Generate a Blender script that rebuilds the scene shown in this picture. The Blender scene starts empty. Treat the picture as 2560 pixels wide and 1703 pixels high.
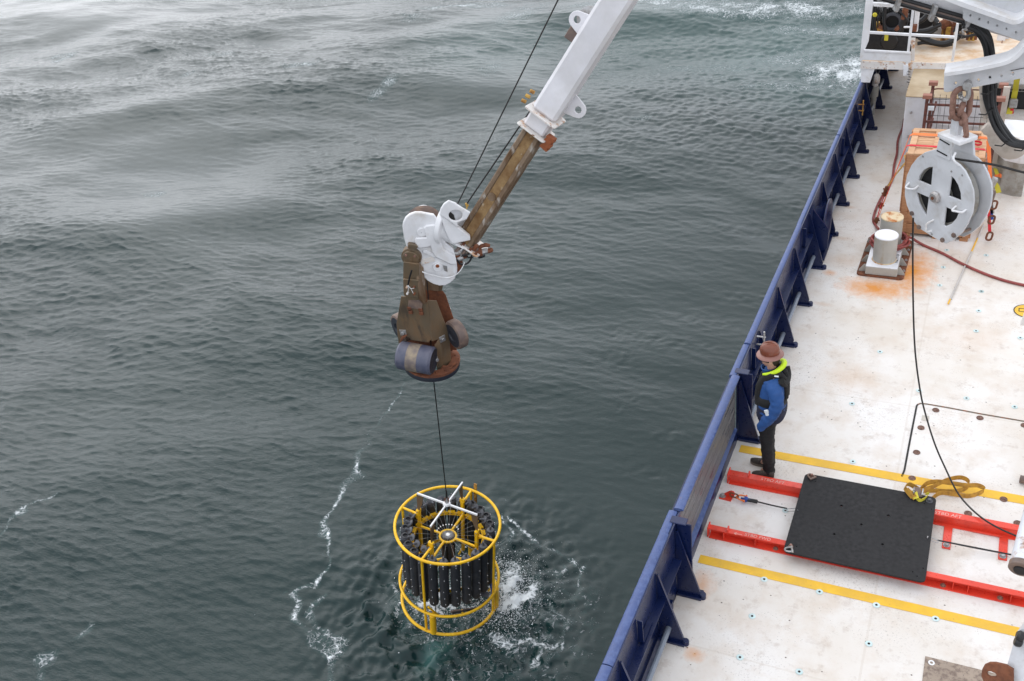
import bpy, bmesh, math, random
import numpy as np
from mathutils import Vector, Matrix, noise
random.seed(7); np.random.seed(7)
S = bpy.context.scene
COL = S.collection
V = Vector
rad = math.radians
PI = math.pi

# ------------------------------------------------------------ camera
CAM = V((0, 0, 8.25942))
FW = V((-0.39828404, 0.72606595, -0.56053373)); RT = V((0.90680046, 0.40370035, -0.12140407)); UP = V((-0.1381403, 0.55664554, 0.81918435))
FPX = 2462.97
cam = bpy.data.cameras.new('camera'); cam.sensor_width = 36; cam.lens = FPX / 2560 * 36
cam.clip_start = 0.1; cam.clip_end = 20000
camo = bpy.data.objects.new('camera', cam); COL.objects.link(camo)
camo.matrix_world = Matrix(((RT.x, UP.x, -FW.x, CAM.x), (RT.y, UP.y, -FW.y, CAM.y), (RT.z, UP.z, -FW.z, CAM.z), (0, 0, 0, 1)))
S.camera = camo
# ------------------------------------------------------------ overcast daylight
SUN_EL, SUN_AZ = rad(42), rad(308)          # azimuth measured clockwise from +y
W = bpy.data.worlds.new('World'); S.world = W; W.use_nodes = True
wn = W.node_tree; wn.nodes.clear()
sky = wn.nodes.new('ShaderNodeTexSky'); sky.sky_type = 'NISHITA'; sky.sun_disc = False
sky.sun_elevation = SUN_EL; sky.sun_rotation = SUN_AZ; sky.dust_density = 4.0; sky.air_density = 1.2; sky.ozone_density = 1.5
hs = wn.nodes.new('ShaderNodeHueSaturation'); hs.inputs['Saturation'].default_value = 0.22
mixw = wn.nodes.new('ShaderNodeMix'); mixw.data_type = 'RGBA'; mixw.inputs['Factor'].default_value = 0.78
mixw.inputs['B'].default_value = (10.3, 10.75, 11.7, 1)      # the cloud layer
bg = wn.nodes.new('ShaderNodeBackground'); bg.inputs['Strength'].default_value = 0.1
wo = wn.nodes.new('ShaderNodeOutputWorld')
wn.links.new(sky.outputs[0], hs.inputs['Color']); wn.links.new(hs.outputs[0], mixw.inputs['A'])
wn.links.new(mixw.outputs['Result'], bg.inputs[0]); wn.links.new(bg.outputs[0], wo.inputs[0])
sl = bpy.data.lights.new('sun', 'SUN'); sl.energy = 0.5; sl.angle = rad(85); sl.color = (1, .985, .975)
so = bpy.data.objects.new('sun', sl); COL.objects.link(so)
sd = V((math.sin(SUN_AZ) * math.cos(SUN_EL), math.cos(SUN_AZ) * math.cos(SUN_EL), math.sin(SUN_EL)))
so.rotation_euler = sd.to_track_quat('Z', 'Y').to_euler()
S.view_settings.view_transform = 'Standard'; S.view_settings.look = 'None'
S.view_settings.exposure = 0.55; S.view_settings.gamma = 1; S.view_settings.use_curve_mapping = False

# ------------------------------------------------------------ helpers
def P(u, v, z=None, y=None, x=None, d=None):
    """point of the place that the photograph shows at (u,v), on the plane z= / y= / x= or at depth d"""
    D = FW * FPX + RT * (u - 1280) - UP * (v - 851.5)
    t = (z - CAM.z) / D.z if z is not None else y / D.y if y is not None else x / D.x if x is not None else d / FPX
    return CAM + D * t
class Pl:
    """a plane given by a point and a normal; .p(u,v) is the place of a pixel on it"""
    def __init__(s, o, n): s.o = V(o); s.n = V(n).normalized()
    def p(s, u, v, off=0):
        D = FW * FPX + RT * (u - 1280) - UP * (v - 851.5); o = s.o + s.n * off
        return CAM + D * ((o - CAM).dot(s.n) / D.dot(s.n))
    def basis(s):
        x = V((0, 0, 1)).cross(s.n); x = x.normalized() if x.length > .05 else V((1, 0, 0)); y = s.n.cross(x); return x, y
    def mat(s):
        x, y = s.basis(); n, o = s.n, s.o
        return Matrix(((x.x, y.x, n.x, o.x), (x.y, y.y, n.y, o.y), (x.z, y.z, n.z, o.z), (0, 0, 0, 1)))
    def l2(s, pts):
        x, y = s.basis(); r = []
        for q in pts:
            w = s.p(*q) - s.o; r.append((w.dot(x), w.dot(y)))
        return r
def ZM(ox, oy, k):                              # pixel of an enlarged crop -> pixel of the photograph
    return lambda a, b: (ox + a / k, oy + b / k)

class MB:
    """collects shapes into one mesh"""
    def __init__(s): s.bm = bmesh.new()
    def add(s, verts, faces):
        vs = [s.bm.verts.new(v) for v in verts]
        for f in faces:
            try: s.bm.faces.new([vs[i] for i in f])
            except ValueError: pass
        return s
    def box(s, c, size, m=None, bev=0.0):
        b = bmesh.new(); bmesh.ops.create_cube(b, size=1)
        for v in b.verts: v.co = V((v.co.x * size[0], v.co.y * size[1], v.co.z * size[2]))
        if bev: bmesh.ops.bevel(b, geom=b.edges[:], offset=bev, segments=1, affect='EDGES')
        M = Matrix.Translation(V(c)); M = (m @ M) if m is not None else M
        b.verts.index_update()
        s.add([M @ v.co for v in b.verts], [[v.index for v in f.verts] for f in b.faces]); b.free(); return s
    def beam(s, a, b, w, h, up=(0, 0, 1), bev=0.0):
        a, b = V(a), V(b); d = (b - a); L = d.length; d.normalize(); x = d.cross(V(up))
        if x.length < 1e-4: x = d.cross(V((1, 0, 0)))
        x.normalize(); y = x.cross(d)
        c = (a + b) / 2
        m = Matrix(((x.x, d.x, y.x, c.x), (x.y, d.y, y.y, c.y), (x.z, d.z, y.z, c.z), (0, 0, 0, 1)))
        return s.box((0, 0, 0), (w, L, h), m, bev)
    def tube(s, pts, r, n=8, closed=False, cap=True):
        pts = [V(p) for p in pts]; N = len(pts)
        rr = r if isinstance(r, (list, tuple)) else [r] * N
        T = []
        for i in range(N):
            a = pts[(i - 1) % N] if (closed or i) else pts[0]; b = pts[(i + 1) % N] if (closed or i < N - 1) else pts[-1]
            T.append((b - a).normalized())
        x = T[0].orthogonal().normalized(); rings = []
        for i in range(N):
            x = (x - T[i] * x.dot(T[i])).normalized(); y = T[i].cross(x)
            rings.append([pts[i] + (x * math.cos(2 * PI * k / n) + y * math.sin(2 * PI * k / n)) * rr[i] for k in range(n)])
        vs = [v for R_ in rings for v in R_]; fs = []
        for i in range(N if closed else N - 1):
            j = (i + 1) % N
            for k in range(n): fs.append([i * n + k, i * n + (k + 1) % n, j * n + (k + 1) % n, j * n + k])
        if closed: # align seam
            pass
        if cap and not closed: fs += [list(range(n))[::-1], [(N - 1) * n + k for k in range(n)]]
        return s.add(vs, fs)
    def lathe(s, prof, m=None, n=24, cap=True):
        m = m or Matrix(); vs = []; fs = []
        for r, z in prof:
            for k in range(n): vs.append(m @ V((r * math.cos(2 * PI * k / n), r * math.sin(2 * PI * k / n), z)))
        for i in range(len(prof) - 1):
            for k in range(n): fs.append([i * n + k, i * n + (k + 1) % n, (i + 1) * n + (k + 1) % n, (i + 1) * n + k])
        if cap:
            fs.append(list(range(n))[::-1]); fs.append([(len(prof) - 1) * n + k for k in range(n)])
        return s.add(vs, fs)
    def cyl(s, a, b, r, n=16, bev=0.0):
        a, b = V(a), V(b); d = b - a; L = d.length
        q = d.to_track_quat('Z', 'Y').to_matrix().to_4x4(); M = Matrix.Translation(a) @ q
        if bev: return s.lathe([(r - bev, 0), (r, bev), (r, L - bev), (r - bev, L)], M, n)
        return s.lathe([(r, 0), (r, L)], M, n)
    def prism(s, pts, off):
        """polygon of 3-D points extruded by the vector off"""
        off = V(off); n = len(pts); a = [V(p) for p in pts]
        vs = a + [p + off for p in a]
        fs = [list(range(n))[::-1], [n + i for i in range(n)]] + [[i, (i + 1) % n, n + (i + 1) % n, n + i] for i in range(n)]
        return s.add(vs, fs)
    def ribbon(s, pts, w, th=.003, side=None):
        pts = [V(p) for p in pts]; N = len(pts); vs = []; fs = []
        for i in range(N):
            t = (pts[min(i + 1, N - 1)] - pts[max(i - 1, 0)]).normalized()
            sd_ = V(side[i]) if isinstance(side, list) else V(side or (0, 0, 1)); sd_ = (sd_ - t * sd_.dot(t)).normalized(); nn = t.cross(sd_)
            for a, b in ((-1, -1), (1, -1), (1, 1), (-1, 1)): vs.append(pts[i] + sd_ * w / 2 * a + nn * th / 2 * b)
        for i in range(N - 1):
            for k in range(4): fs.append([i * 4 + k, i * 4 + (k + 1) % 4, i * 4 + 4 + (k + 1) % 4, i * 4 + 4 + k])
        fs += [[3, 2, 1, 0], [(N - 1) * 4 + k for k in range(4)]]
        return s.add(vs, fs)
    def link(s, c, a, b, L, w, r, n=8):
        """an oval chain link centred on c: long axis a, wide axis b"""
        a, b = V(a).normalized(), V(b).normalized(); b = (b - a * b.dot(a)).normalized(); pts = []
        h = L / 2 - w / 2
        for k in range(20):
            t = 2 * PI * k / 20; sgn = 1 if math.cos(t) >= 0 else -1
            pts.append(V(c) + a * (math.cos(t) * w / 2 + sgn * h) + b * math.sin(t) * w / 2)
        return s.tube(pts, r, n, closed=True)
    def mesh(s, name, smooth=35):
        bm = s.bm; bmesh.ops.recalc_face_normals(bm, faces=bm.faces[:])
        me = bpy.data.meshes.new(name); bm.to_mesh(me); bm.free()
        fin(me, smooth); return me
    def build(s, name, mt, parent=None, smooth=35, **k):
        return obj(name, s.mesh(name, smooth), mt, parent, **k)
def fin(me, smooth=35):
    if smooth:
        me.polygons.foreach_set('use_smooth', [True] * len(me.polygons)); me.set_sharp_from_angle(angle=rad(smooth))
def tag(o, label=None, cat=None, group=None, kind=None):
    if label: o['label'] = label
    if cat: o['category'] = cat
    if group: o['group'] = group
    if kind: o['kind'] = kind
    return o
def setparent(o, p):
    o.parent = p
    if p is not None: o.matrix_parent_inverse = wm(p).inverted()
def wm(o):
    m = o.matrix_basis.copy()
    return m if o.parent is None else wm(o.parent) @ o.matrix_parent_inverse @ m
def obj(name, me, mt=None, parent=None, label=None, cat=None, group=None, kind=None, mw=None):
    o = bpy.data.objects.new(name, me); COL.objects.link(o)
    if mt is not None and len(me.materials) == 0: me.materials.append(mt)
    if mw is not None: o.matrix_basis = mw
    if parent is not None: setparent(o, parent)
    return tag(o, label, cat, group, kind)
def thing(name, loc, label, cat, group=None, kind=None):
    o = bpy.data.objects.new(name, None); COL.objects.link(o); o.location = V(loc); o.empty_display_size = .1
    o.matrix_basis = Matrix.Translation(V(loc))
    return tag(o, label, cat, group, kind)
def copytree(o, delta, parent=None):
    c = o.copy(); COL.objects.link(c)
    if parent is None: c.matrix_basis = delta @ o.matrix_basis
    else: c.parent = parent
    for ch in o.children: copytree(ch, delta, c)
    return c
def smooth_path(pts, n=6):
    """Catmull-Rom"""
    pts = [V(p) for p in pts]; o = []
    for i in range(len(pts) - 1):
        p0 = pts[max(i - 1, 0)]; p1 = pts[i]; p2 = pts[i + 1]; p3 = pts[min(i + 2, len(pts) - 1)]
        for k in range(n):
            t = k / n
            o.append(.5 * ((2 * p1) + (p2 - p0) * t + (2 * p0 - 5 * p1 + 4 * p2 - p3) * t * t + (3 * p1 - p0 - 3 * p2 + p3) * t ** 3))
    o.append(pts[-1]); return o
def plate(name, loops, th, m, mt, parent=None, bev=0.0, **k):
    """flat plate with holes: loops of 2-D points, thickness th, centred on the plane of matrix m"""
    cu = bpy.data.curves.new(name, 'CURVE'); cu.dimensions = '2D'; cu.fill_mode = 'BOTH'
    cu.extrude = max(th / 2 - bev, 0); cu.bevel_depth = bev; cu.bevel_resolution = 0
    for L in loops:
        sp = cu.splines.new('POLY'); sp.points.add(len(L) - 1); sp.use_cyclic_u = True
        for i, q in enumerate(L): sp.points[i].co = (q[0], q[1], 0, 1)
    t = bpy.data.objects.new('tmp', cu); COL.objects.link(t)
    dg = bpy.context.evaluated_depsgraph_get(); me = bpy.data.meshes.new_from_object(t.evaluated_get(dg))
    bpy.data.objects.remove(t); bpy.data.curves.remove(cu); me.name = name
    me.transform(m); fin(me, 35); me.materials.clear()
    return obj(name, me, mt, parent, **k)
def circ(cx, cy, r, n=20, ry=None): return [(cx + r * math.cos(2 * PI * k / n), cy + (ry or r) * math.sin(2 * PI * k / n)) for k in range(n)]
def rrect(x0, y0, x1, y1, r, n=5):
    o = []
    for cx, cy, a in ((x1 - r, y1 - r, 0), (x0 + r, y1 - r, 90), (x0 + r, y0 + r, 180), (x1 - r, y0 + r, 270)):
        for k in range(n + 1): o.append((cx + r * math.cos(rad(a + 90 * k / n)), cy + r * math.sin(rad(a + 90 * k / n))))
    return o
def text(name, body, size, m, mt, parent=None, th=.0008, shear=0, **k):
    cu = bpy.data.curves.new(name, 'FONT'); cu.body = body; cu.size = size; cu.extrude = th; cu.align_x = 'LEFT'; cu.shear = shear
    t = bpy.data.objects.new('tmp', cu); COL.objects.link(t)
    dg = bpy.context.evaluated_depsgraph_get(); me = bpy.data.meshes.new_from_object(t.evaluated_get(dg))
    bpy.data.objects.remove(t); bpy.data.curves.remove(cu); me.transform(m); me.materials.clear()
    return obj(name, me, mt, parent, **k)
def skin(verts, edges, radii, sub=2, root=0):
    me = bpy.data.meshes.new('sk'); me.from_pydata([V(v) for v in verts], edges, [])
    o = bpy.data.objects.new('sk', me); COL.objects.link(o)
    o.modifiers.new('s', 'SKIN').use_smooth_shade = True
    sv = me.skin_vertices[0].data
    for i, r in enumerate(radii):
        sv[i].radius = r if isinstance(r, tuple) else (r, r); sv[i].use_root = (i == root)
    sb = o.modifiers.new('u', 'SUBSURF'); sb.levels = sub; sb.render_levels = sub
    dg = bpy.context.evaluated_depsgraph_get(); m2 = bpy.data.meshes.new_from_object(o.evaluated_get(dg))
    bpy.data.objects.remove(o); fin(m2, 180 - 1); return m2
def frame(o, x, z):
    """matrix with origin o, x axis x and z axis z"""
    z = V(z).normalized(); x = V(x); x = (x - z * x.dot(z)).normalized(); y = z.cross(x)
    return Matrix(((x.x, y.x, z.x, o[0]), (x.y, y.y, z.y, o[1]), (x.z, y.z, z.z, o[2]), (0, 0, 0, 1)))

# ------------------------------------------------------------ materials
def nt(name):
    m = bpy.data.materials.new(name); m.use_nodes = True; t = m.node_tree; t.nodes.clear()
    o = t.nodes.new('ShaderNodeOutputMaterial'); b = t.nodes.new('ShaderNodeBsdfPrincipled'); t.links.new(b.outputs[0], o.inputs[0])
    return m, t, b
def N(t, ty, **k):
    n = t.nodes.new(ty)
    for a, b in k.items():
        if a in n.inputs: n.inputs[a].default_value = b
        else: setattr(n, a, b)
    return n
def ramp(t, src, a, b, ca=(0, 0, 0, 1), cb=(1, 1, 1, 1)):
    r = t.nodes.new('ShaderNodeValToRGB'); r.color_ramp.elements[0].position = a; r.color_ramp.elements[1].position = b
    r.color_ramp.elements[0].color = ca; r.color_ramp.elements[1].color = cb; t.links.new(src, r.inputs[0]); return r.outputs[0]
def mix(t, fac, a, b, mode='MIX'):
    m = t.nodes.new('ShaderNodeMix'); m.data_type = 'RGBA'; m.blend_type = mode
    for s_, q in (('Factor', fac), ('A', a), ('B', b)):
        i = [x for x in m.inputs if x.name == s_ and (x.type == 'RGBA' or s_ == 'Factor' and x.type == 'VALUE')][0]
        if isinstance(q, bpy.types.NodeSocket): t.links.new(q, i)
        else: i.default_value = q if not isinstance(q, tuple) or len(q) == 4 else (*q, 1)
    return [x for x in m.outputs if x.type == 'RGBA'][0]
def math_(t, op, a, b=0.0, clamp=False):
    m = t.nodes.new('ShaderNodeMath'); m.operation = op; m.use_clamp = clamp
    for i, q in enumerate((a, b)):
        if isinstance(q, bpy.types.NodeSocket): t.links.new(q, m.inputs[i])
        else: m.inputs[i].default_value = q
    return m.outputs[0]
def pos(t, scale=(1, 1, 1), rot=(0, 0, 0)):
    g = t.nodes.new('ShaderNodeNewGeometry'); mp = t.nodes.new('ShaderNodeMapping')
    mp.inputs['Scale'].default_value = scale; mp.inputs['Rotation'].default_value = rot
    t.links.new(g.outputs['Position'], mp.inputs[0]); return mp.outputs[0]
def noi(t, vec, scale, detail=4, rough=.55, dist=0):
    n = t.nodes.new('ShaderNodeTexNoise'); n.inputs['Scale'].default_value = scale; n.inputs['Detail'].default_value = detail
    n.inputs['Roughness'].default_value = rough; n.inputs['Distortion'].default_value = dist; t.links.new(vec, n.inputs['Vector']); return n.outputs[0]
def c4(c): return (c[0], c[1], c[2], 1)
def paint(name, col, rough=.45, metal=0, dirt=None, damt=.5, dscale=6, dw=.12, bump=.15, bscale=60, var=.12, stretch=(1, 1, 1), dirt2=None, d2amt=.5, d2scale=15):
    m, t, b = nt(name); pv = pos(t)
    n1 = noi(t, pv, 3.1, 5); base = mix(t, ramp(t, n1, .3, .7), c4([c * (1 - var) for c in col]), c4([min(c * (1 + var), 1) for c in col]))
    r_ = ramp(t, noi(t, pv, 22, 4), .25, .75, (rough * .8,) * 3 + (1,), (min(rough * 1.2, 1),) * 3 + (1,))
    if dirt:
        nn = noi(t, pos(t, stretch), dscale, 8, .62); f = ramp(t, nn, 1 - damt - dw * .5, 1 - damt + dw * .5)
        base = mix(t, f, base, c4(dirt)); r_ = mix(t, f, r_, (.85, .85, .85, 1))
    if dirt2:
        nn = noi(t, pos(t, stretch), d2scale, 6, .6); f = ramp(t, nn, 1 - d2amt - .04, 1 - d2amt + .04); base = mix(t, f, base, c4(dirt2))
    t.links.new(base, b.inputs['Base Color']); t.links.new(r_, b.inputs['Roughness']); b.inputs['Metallic'].default_value = metal
    bp = t.nodes.new('ShaderNodeBump'); bp.inputs['Strength'].default_value = bump; bp.inputs['Distance'].default_value = .004
    t.links.new(noi(t, pv, bscale, 5), bp.inputs['Height']); t.links.new(bp.outputs[0], b.inputs['Normal'])
    return m
RUST = (.20, .065, .022)
M = {}
M['white'] = paint('white_paint', (.76, .76, .77), .38, dirt=(.50, .44, .36), damt=.30, dscale=4, dw=.35)
M['boomwhite'] = paint('boom_white_paint', (.70, .69, .71), .38, dirt=(.56, .54, .52), damt=.35, dscale=2.5, dw=.4, bump=.05)
M['whiterust'] = paint('white_paint_rust_stained', (.74, .70, .66), .5, dirt=(.50, .25, .10), damt=.40, dscale=9, dw=.12, dirt2=RUST, d2amt=.36, d2scale=14)
M['ramwhite'] = paint('weathered_ram_paint', (.62, .63, .66), .45, dirt=(.36, .17, .07), damt=.40, dscale=7, dw=.12, dirt2=(.10, .05, .03), d2amt=.36, d2scale=11)
M['creamrust'] = paint('stained_cream_deck', (.72, .62, .50), .6, dirt=(.55, .33, .16), damt=.46, dscale=3.4, dw=.3, dirt2=(.34, .17, .07), d2amt=.31, d2scale=24)
M['beige'] = paint('beige_hood', (.60, .50, .36), .5, dirt=(.24, .15, .06), damt=.60, dscale=.8, dw=.5)  # broad brown patches colour in both stain and the platform's shade
M['lightgrey'] = paint('light_grey_paint', (.60, .61, .63), .4, dirt=(.42, .40, .37), damt=.34, dscale=5, dw=.3, bump=.08)
M['cabinet'] = paint('cabinet_grey_white', (.66, .66, .68), .45, dirt=(.5, .46, .4), damt=.3, dscale=2, dw=.3, bump=.05)
M['greybox'] = paint('weathered_grey', (.36, .35, .32), .6, dirt=(.22, .19, .15), damt=.45, dscale=7, dw=.25)
M['barsteel'] = paint('grey_steel_bar', (.20, .23, .28), .3)
M['navy'] = paint('navy_paint', (.004, .011, .056), .30, dirt=(.005, .012, .045), damt=.3, dscale=3, dw=.3, bump=.04, bscale=12)
M['capblue'] = paint('worn_blue_cap', (.050, .082, .215), .36, dirt=(.10, .14, .29), damt=.42, dscale=22, dw=.25, dirt2=(.30, .12, .08), d2amt=.27, d2scale=9)
M['board'] = paint('glossy_dark_board', (.10, .10, .11), .13, dirt=(.17, .165, .165), damt=.5, dscale=4, dw=.4, stretch=(4, .6, 4), bump=.12, bscale=14)
M['red'] = paint('red_orange_paint', (.72, .055, .028), .3, dirt=(.42, .03, .02), damt=.32, dscale=7, dw=.3, dirt2=(.16, .05, .04), d2amt=.29, d2scale=22)
M['yellow'] = paint('yellow_frame_paint', (.90, .53, .010), .38, dirt=(.80, .42, .01), damt=.4, dscale=9, dw=.3)
M['black'] = paint('black_plastic', (.009, .009, .010), .5, bump=.1)
M['plate'] = paint('black_rubbered_plate', (.012, .0115, .0125), .78, dirt=(.018, .0175, .018), damt=.42, dscale=3, dw=.35, bump=.12, bscale=140)
M['bottle'] = paint('dark_grey_pvc', (.030, .031, .036), .5, dirt=(.045, .047, .052), damt=.4, dscale=9, dw=.3, bump=.05)
M['capgrey'] = paint('mid_grey_pvc', (.085, .088, .10), .5, bump=.05)
M['plug'] = paint('white_nylon', (.8, .8, .8), .4)
M['steel'] = paint('galvanised_steel', (.42, .42, .42), .42, .6, dirt=(.25, .2, .16), damt=.4, dscale=20, dw=.3)
M['stain'] = paint('bare_alloy_bar', (.55, .53, .52), .35, .7, dirt=(.3, .24, .2), damt=.42, dscale=16, dw=.3)
M['brownplate'] = paint('weathered_bronze_plate', (.16, .122, .080), .40, .3, dirt=(.21, .115, .05), damt=.40, dscale=6, dw=.35, stretch=(1, 1, .35), dirt2=(.095, .07, .048), d2amt=.36, d2scale=5)
M['rust'] = paint('rust', (.19, .065, .028), .8, dirt=(.10, .035, .018), damt=.45, dscale=14, dw=.25, bump=.6, bscale=50)
M['rustorange'] = paint('bright_rust', (.30, .085, .028), .8, dirt=(.2, .06, .02), damt=.45, dscale=12, dw=.2, bump=.5)
M['arm'] = paint('greasy_telescopic_arm', (.25, .18, .12), .45, .2, dirt=(.12, .065, .03), damt=.50, dscale=7, dw=.3, stretch=(.8, .8, .3), dirt2=(.42, .38, .33), d2amt=.38, d2scale=9, bump=.35)
M['roller'] = paint('blue_grey_urethane_roller', (.075, .082, .125), .35, dirt=(.16, .155, .19), damt=.42, dscale=5, dw=.4)
M['rollerband'] = paint('scuffed_roller_band', (.16, .13, .12), .5, dirt=(.36, .29, .2), damt=.46, dscale=16, dw=.25, stretch=(.4, .4, .4))
M['darkroller'] = paint('dark_roller_end', (.025, .028, .038), .45, bump=.1)
M['rim'] = paint('brown_roller_rim', (.14, .10, .085), .5, dirt=(.3, .2, .14), damt=.4, dscale=8, dw=.3)
M['wire'] = paint('greased_wire', (.012, .010, .009), .45)
M['hose'] = paint('red_rubber_hose', (.28, .052, .045), .4, dirt=(.18, .045, .04), damt=.4, dscale=10, dw=.3)
M['blackhose'] = paint('black_hose', (.010, .010, .011), .4, bump=.4, bscale=80)
M['chain'] = paint('pinkish_rusty_chain', (.30, .17, .13), .7, dirt=(.16, .08, .055), damt=.45, dscale=20, dw=.3, bump=.5)
M['wood'] = paint('crate_wood', (.47, .235, .11), .65, dirt=(.32, .145, .07), damt=.5, dscale=12, dw=.3, stretch=(.3, 1.5, 3), dirt2=(.16, .09, .05), d2amt=.30, d2scale=30)
M['woodpale'] = paint('pale_crate_wood', (.60, .37, .21), .65, dirt=(.46, .25, .13), damt=.48, dscale=10, dw=.3, stretch=(.5, 2, 1), dirt2=(.24, .14, .08), d2amt=.30, d2scale=24)
M['orange'] = paint('orange_webbing', (.85, .20, .05), .7)
M['redweb'] = paint('red_webbing', (.62, .02, .035), .6)
M['yelweb'] = paint('yellow_webbing', (.58, .50, .04), .7)
M['strap'] = paint('mustard_webbing', (.50, .265, .035), .75, dirt=(.3, .15, .03), damt=.42, dscale=20, dw=.25)
M['tan'] = paint('tan_canvas', (.50, .44, .38), .85, dirt=(.3, .25, .2), damt=.35, dscale=8, dw=.3)
M['bollard'] = paint('grey_bollard_paint', (.40, .39, .355), .5, dirt=(.33, .26, .16), damt=.34, dscale=8, dw=.22, stretch=(1, 1, .3), dirt2=(.22, .10, .03), d2amt=.29, d2scale=12)
M['bollardtop'] = paint('worn_white_bollard_top', (.72, .72, .74), .5, dirt=(.45, .28, .12), damt=.30, dscale=12, dw=.1)
M['bollardrust'] = paint('rusty_bollard_top', (.62, .50, .32), .6, dirt=(.42, .14, .03), damt=.44, dscale=9, dw=.15)
M['yelline'] = paint('yellow_deck_line', (.80, .47, .03), .6, dirt=(.66, .40, .07), damt=.42, dscale=5, dw=.4, dirt2=(.20, .14, .08), d2amt=.27, d2scale=40)
M['seal'] = paint('dark_groove_sealant', (.012, .011, .010), .7)
M['sealrust'] = paint('rusty_groove', (.12, .10, .07), .75, dirt=(.28, .10, .04), damt=.46, dscale=20, dw=.12)
M['teal'] = paint('teal_ring_paint', (.55, .70, .69), .6, dirt=(.66, .70, .69), damt=.42, dscale=40, dw=.2)
M['hole'] = paint('dark_socket', (.015, .012, .012), .8)
M['plugrust'] = paint('rusty_deck_plug', (.20, .11, .08), .7, dirt=(.08, .04, .03), damt=.45, dscale=50, dw=.2)
M['patch'] = paint('bare_steel_patch', (.34, .27, .21), .7, dirt=(.20, .15, .12), damt=.47, dscale=16, dw=.15, dirt2=(.12, .09, .08), d2amt=.36, d2scale=50)
M['tape'] = paint('old_tape', (.5, .46, .40), .6)
M['poly'] = paint('striped_pole_grey', (.5, .47, .44), .5)
M['poleyel'] = paint('pole_yellow_tape', (.75, .42, .03), .5)
M['bluedark'] = paint('blue_plastic', (.01, .05, .26), .4)
M['text'] = paint('pale_marker', (.80, .42, .36), .7)
M['texty'] = paint('black_marker', (.02, .02, .02), .7)
M['armcore'] = paint('rusty_arm_face', (.30, .19, .08), .5, .1, dirt=(.17, .085, .03), damt=.5, dscale=9, dw=.3, dirt2=(.42, .33, .22), d2amt=.33, d2scale=14, bump=.4)
M['gold'] = paint('ochre_painted_steel', (.55, .33, .06), .5, dirt=(.25, .1, .03), damt=.45, dscale=10, dw=.2)
M['hat'] = paint('brown_fibre_hat', (.18, .052, .028), .24, var=.2)
M['hatbrim'] = paint('brown_hat_brim', (.27, .125, .10), .38)
M['skin'] = paint('skin', (.50, .28, .20), .5, bump=.03)
M['hair'] = paint('dark_hair', (.03, .018, .012), .6)
M['glass'] = paint('dark_goggles', (.03, .025, .022), .2)
M['jacket'] = paint('blue_jacket', (.014, .070, .235), .7, bump=.3, bscale=30)
M['jacketdark'] = paint('navy_jacket_hem', (.010, .013, .035), .75, bump=.3, bscale=30)
M['vest'] = paint('black_life_vest', (.010, .010, .010), .8, bump=.4, bscale=40)
M['hivis'] = paint('hi_vis_collar', (.58, .80, .015), .6, var=.05)
M['trouser'] = paint('black_trousers', (.008, .008, .009), .8, bump=.3, bscale=25)
M['shoe'] = paint('taupe_shoe', (.055, .045, .038), .8, bump=.4, bscale=80)
M['sole'] = paint('shoe_sole', (.17, .14, .11), .7)
M['reflect'] = paint('reflective_patch', (.62, .66, .68), .5)
M['foamsolid'] = paint('sea_foam', (.80, .83, .84), .8, var=.05, bump=.6, bscale=90)

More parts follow.
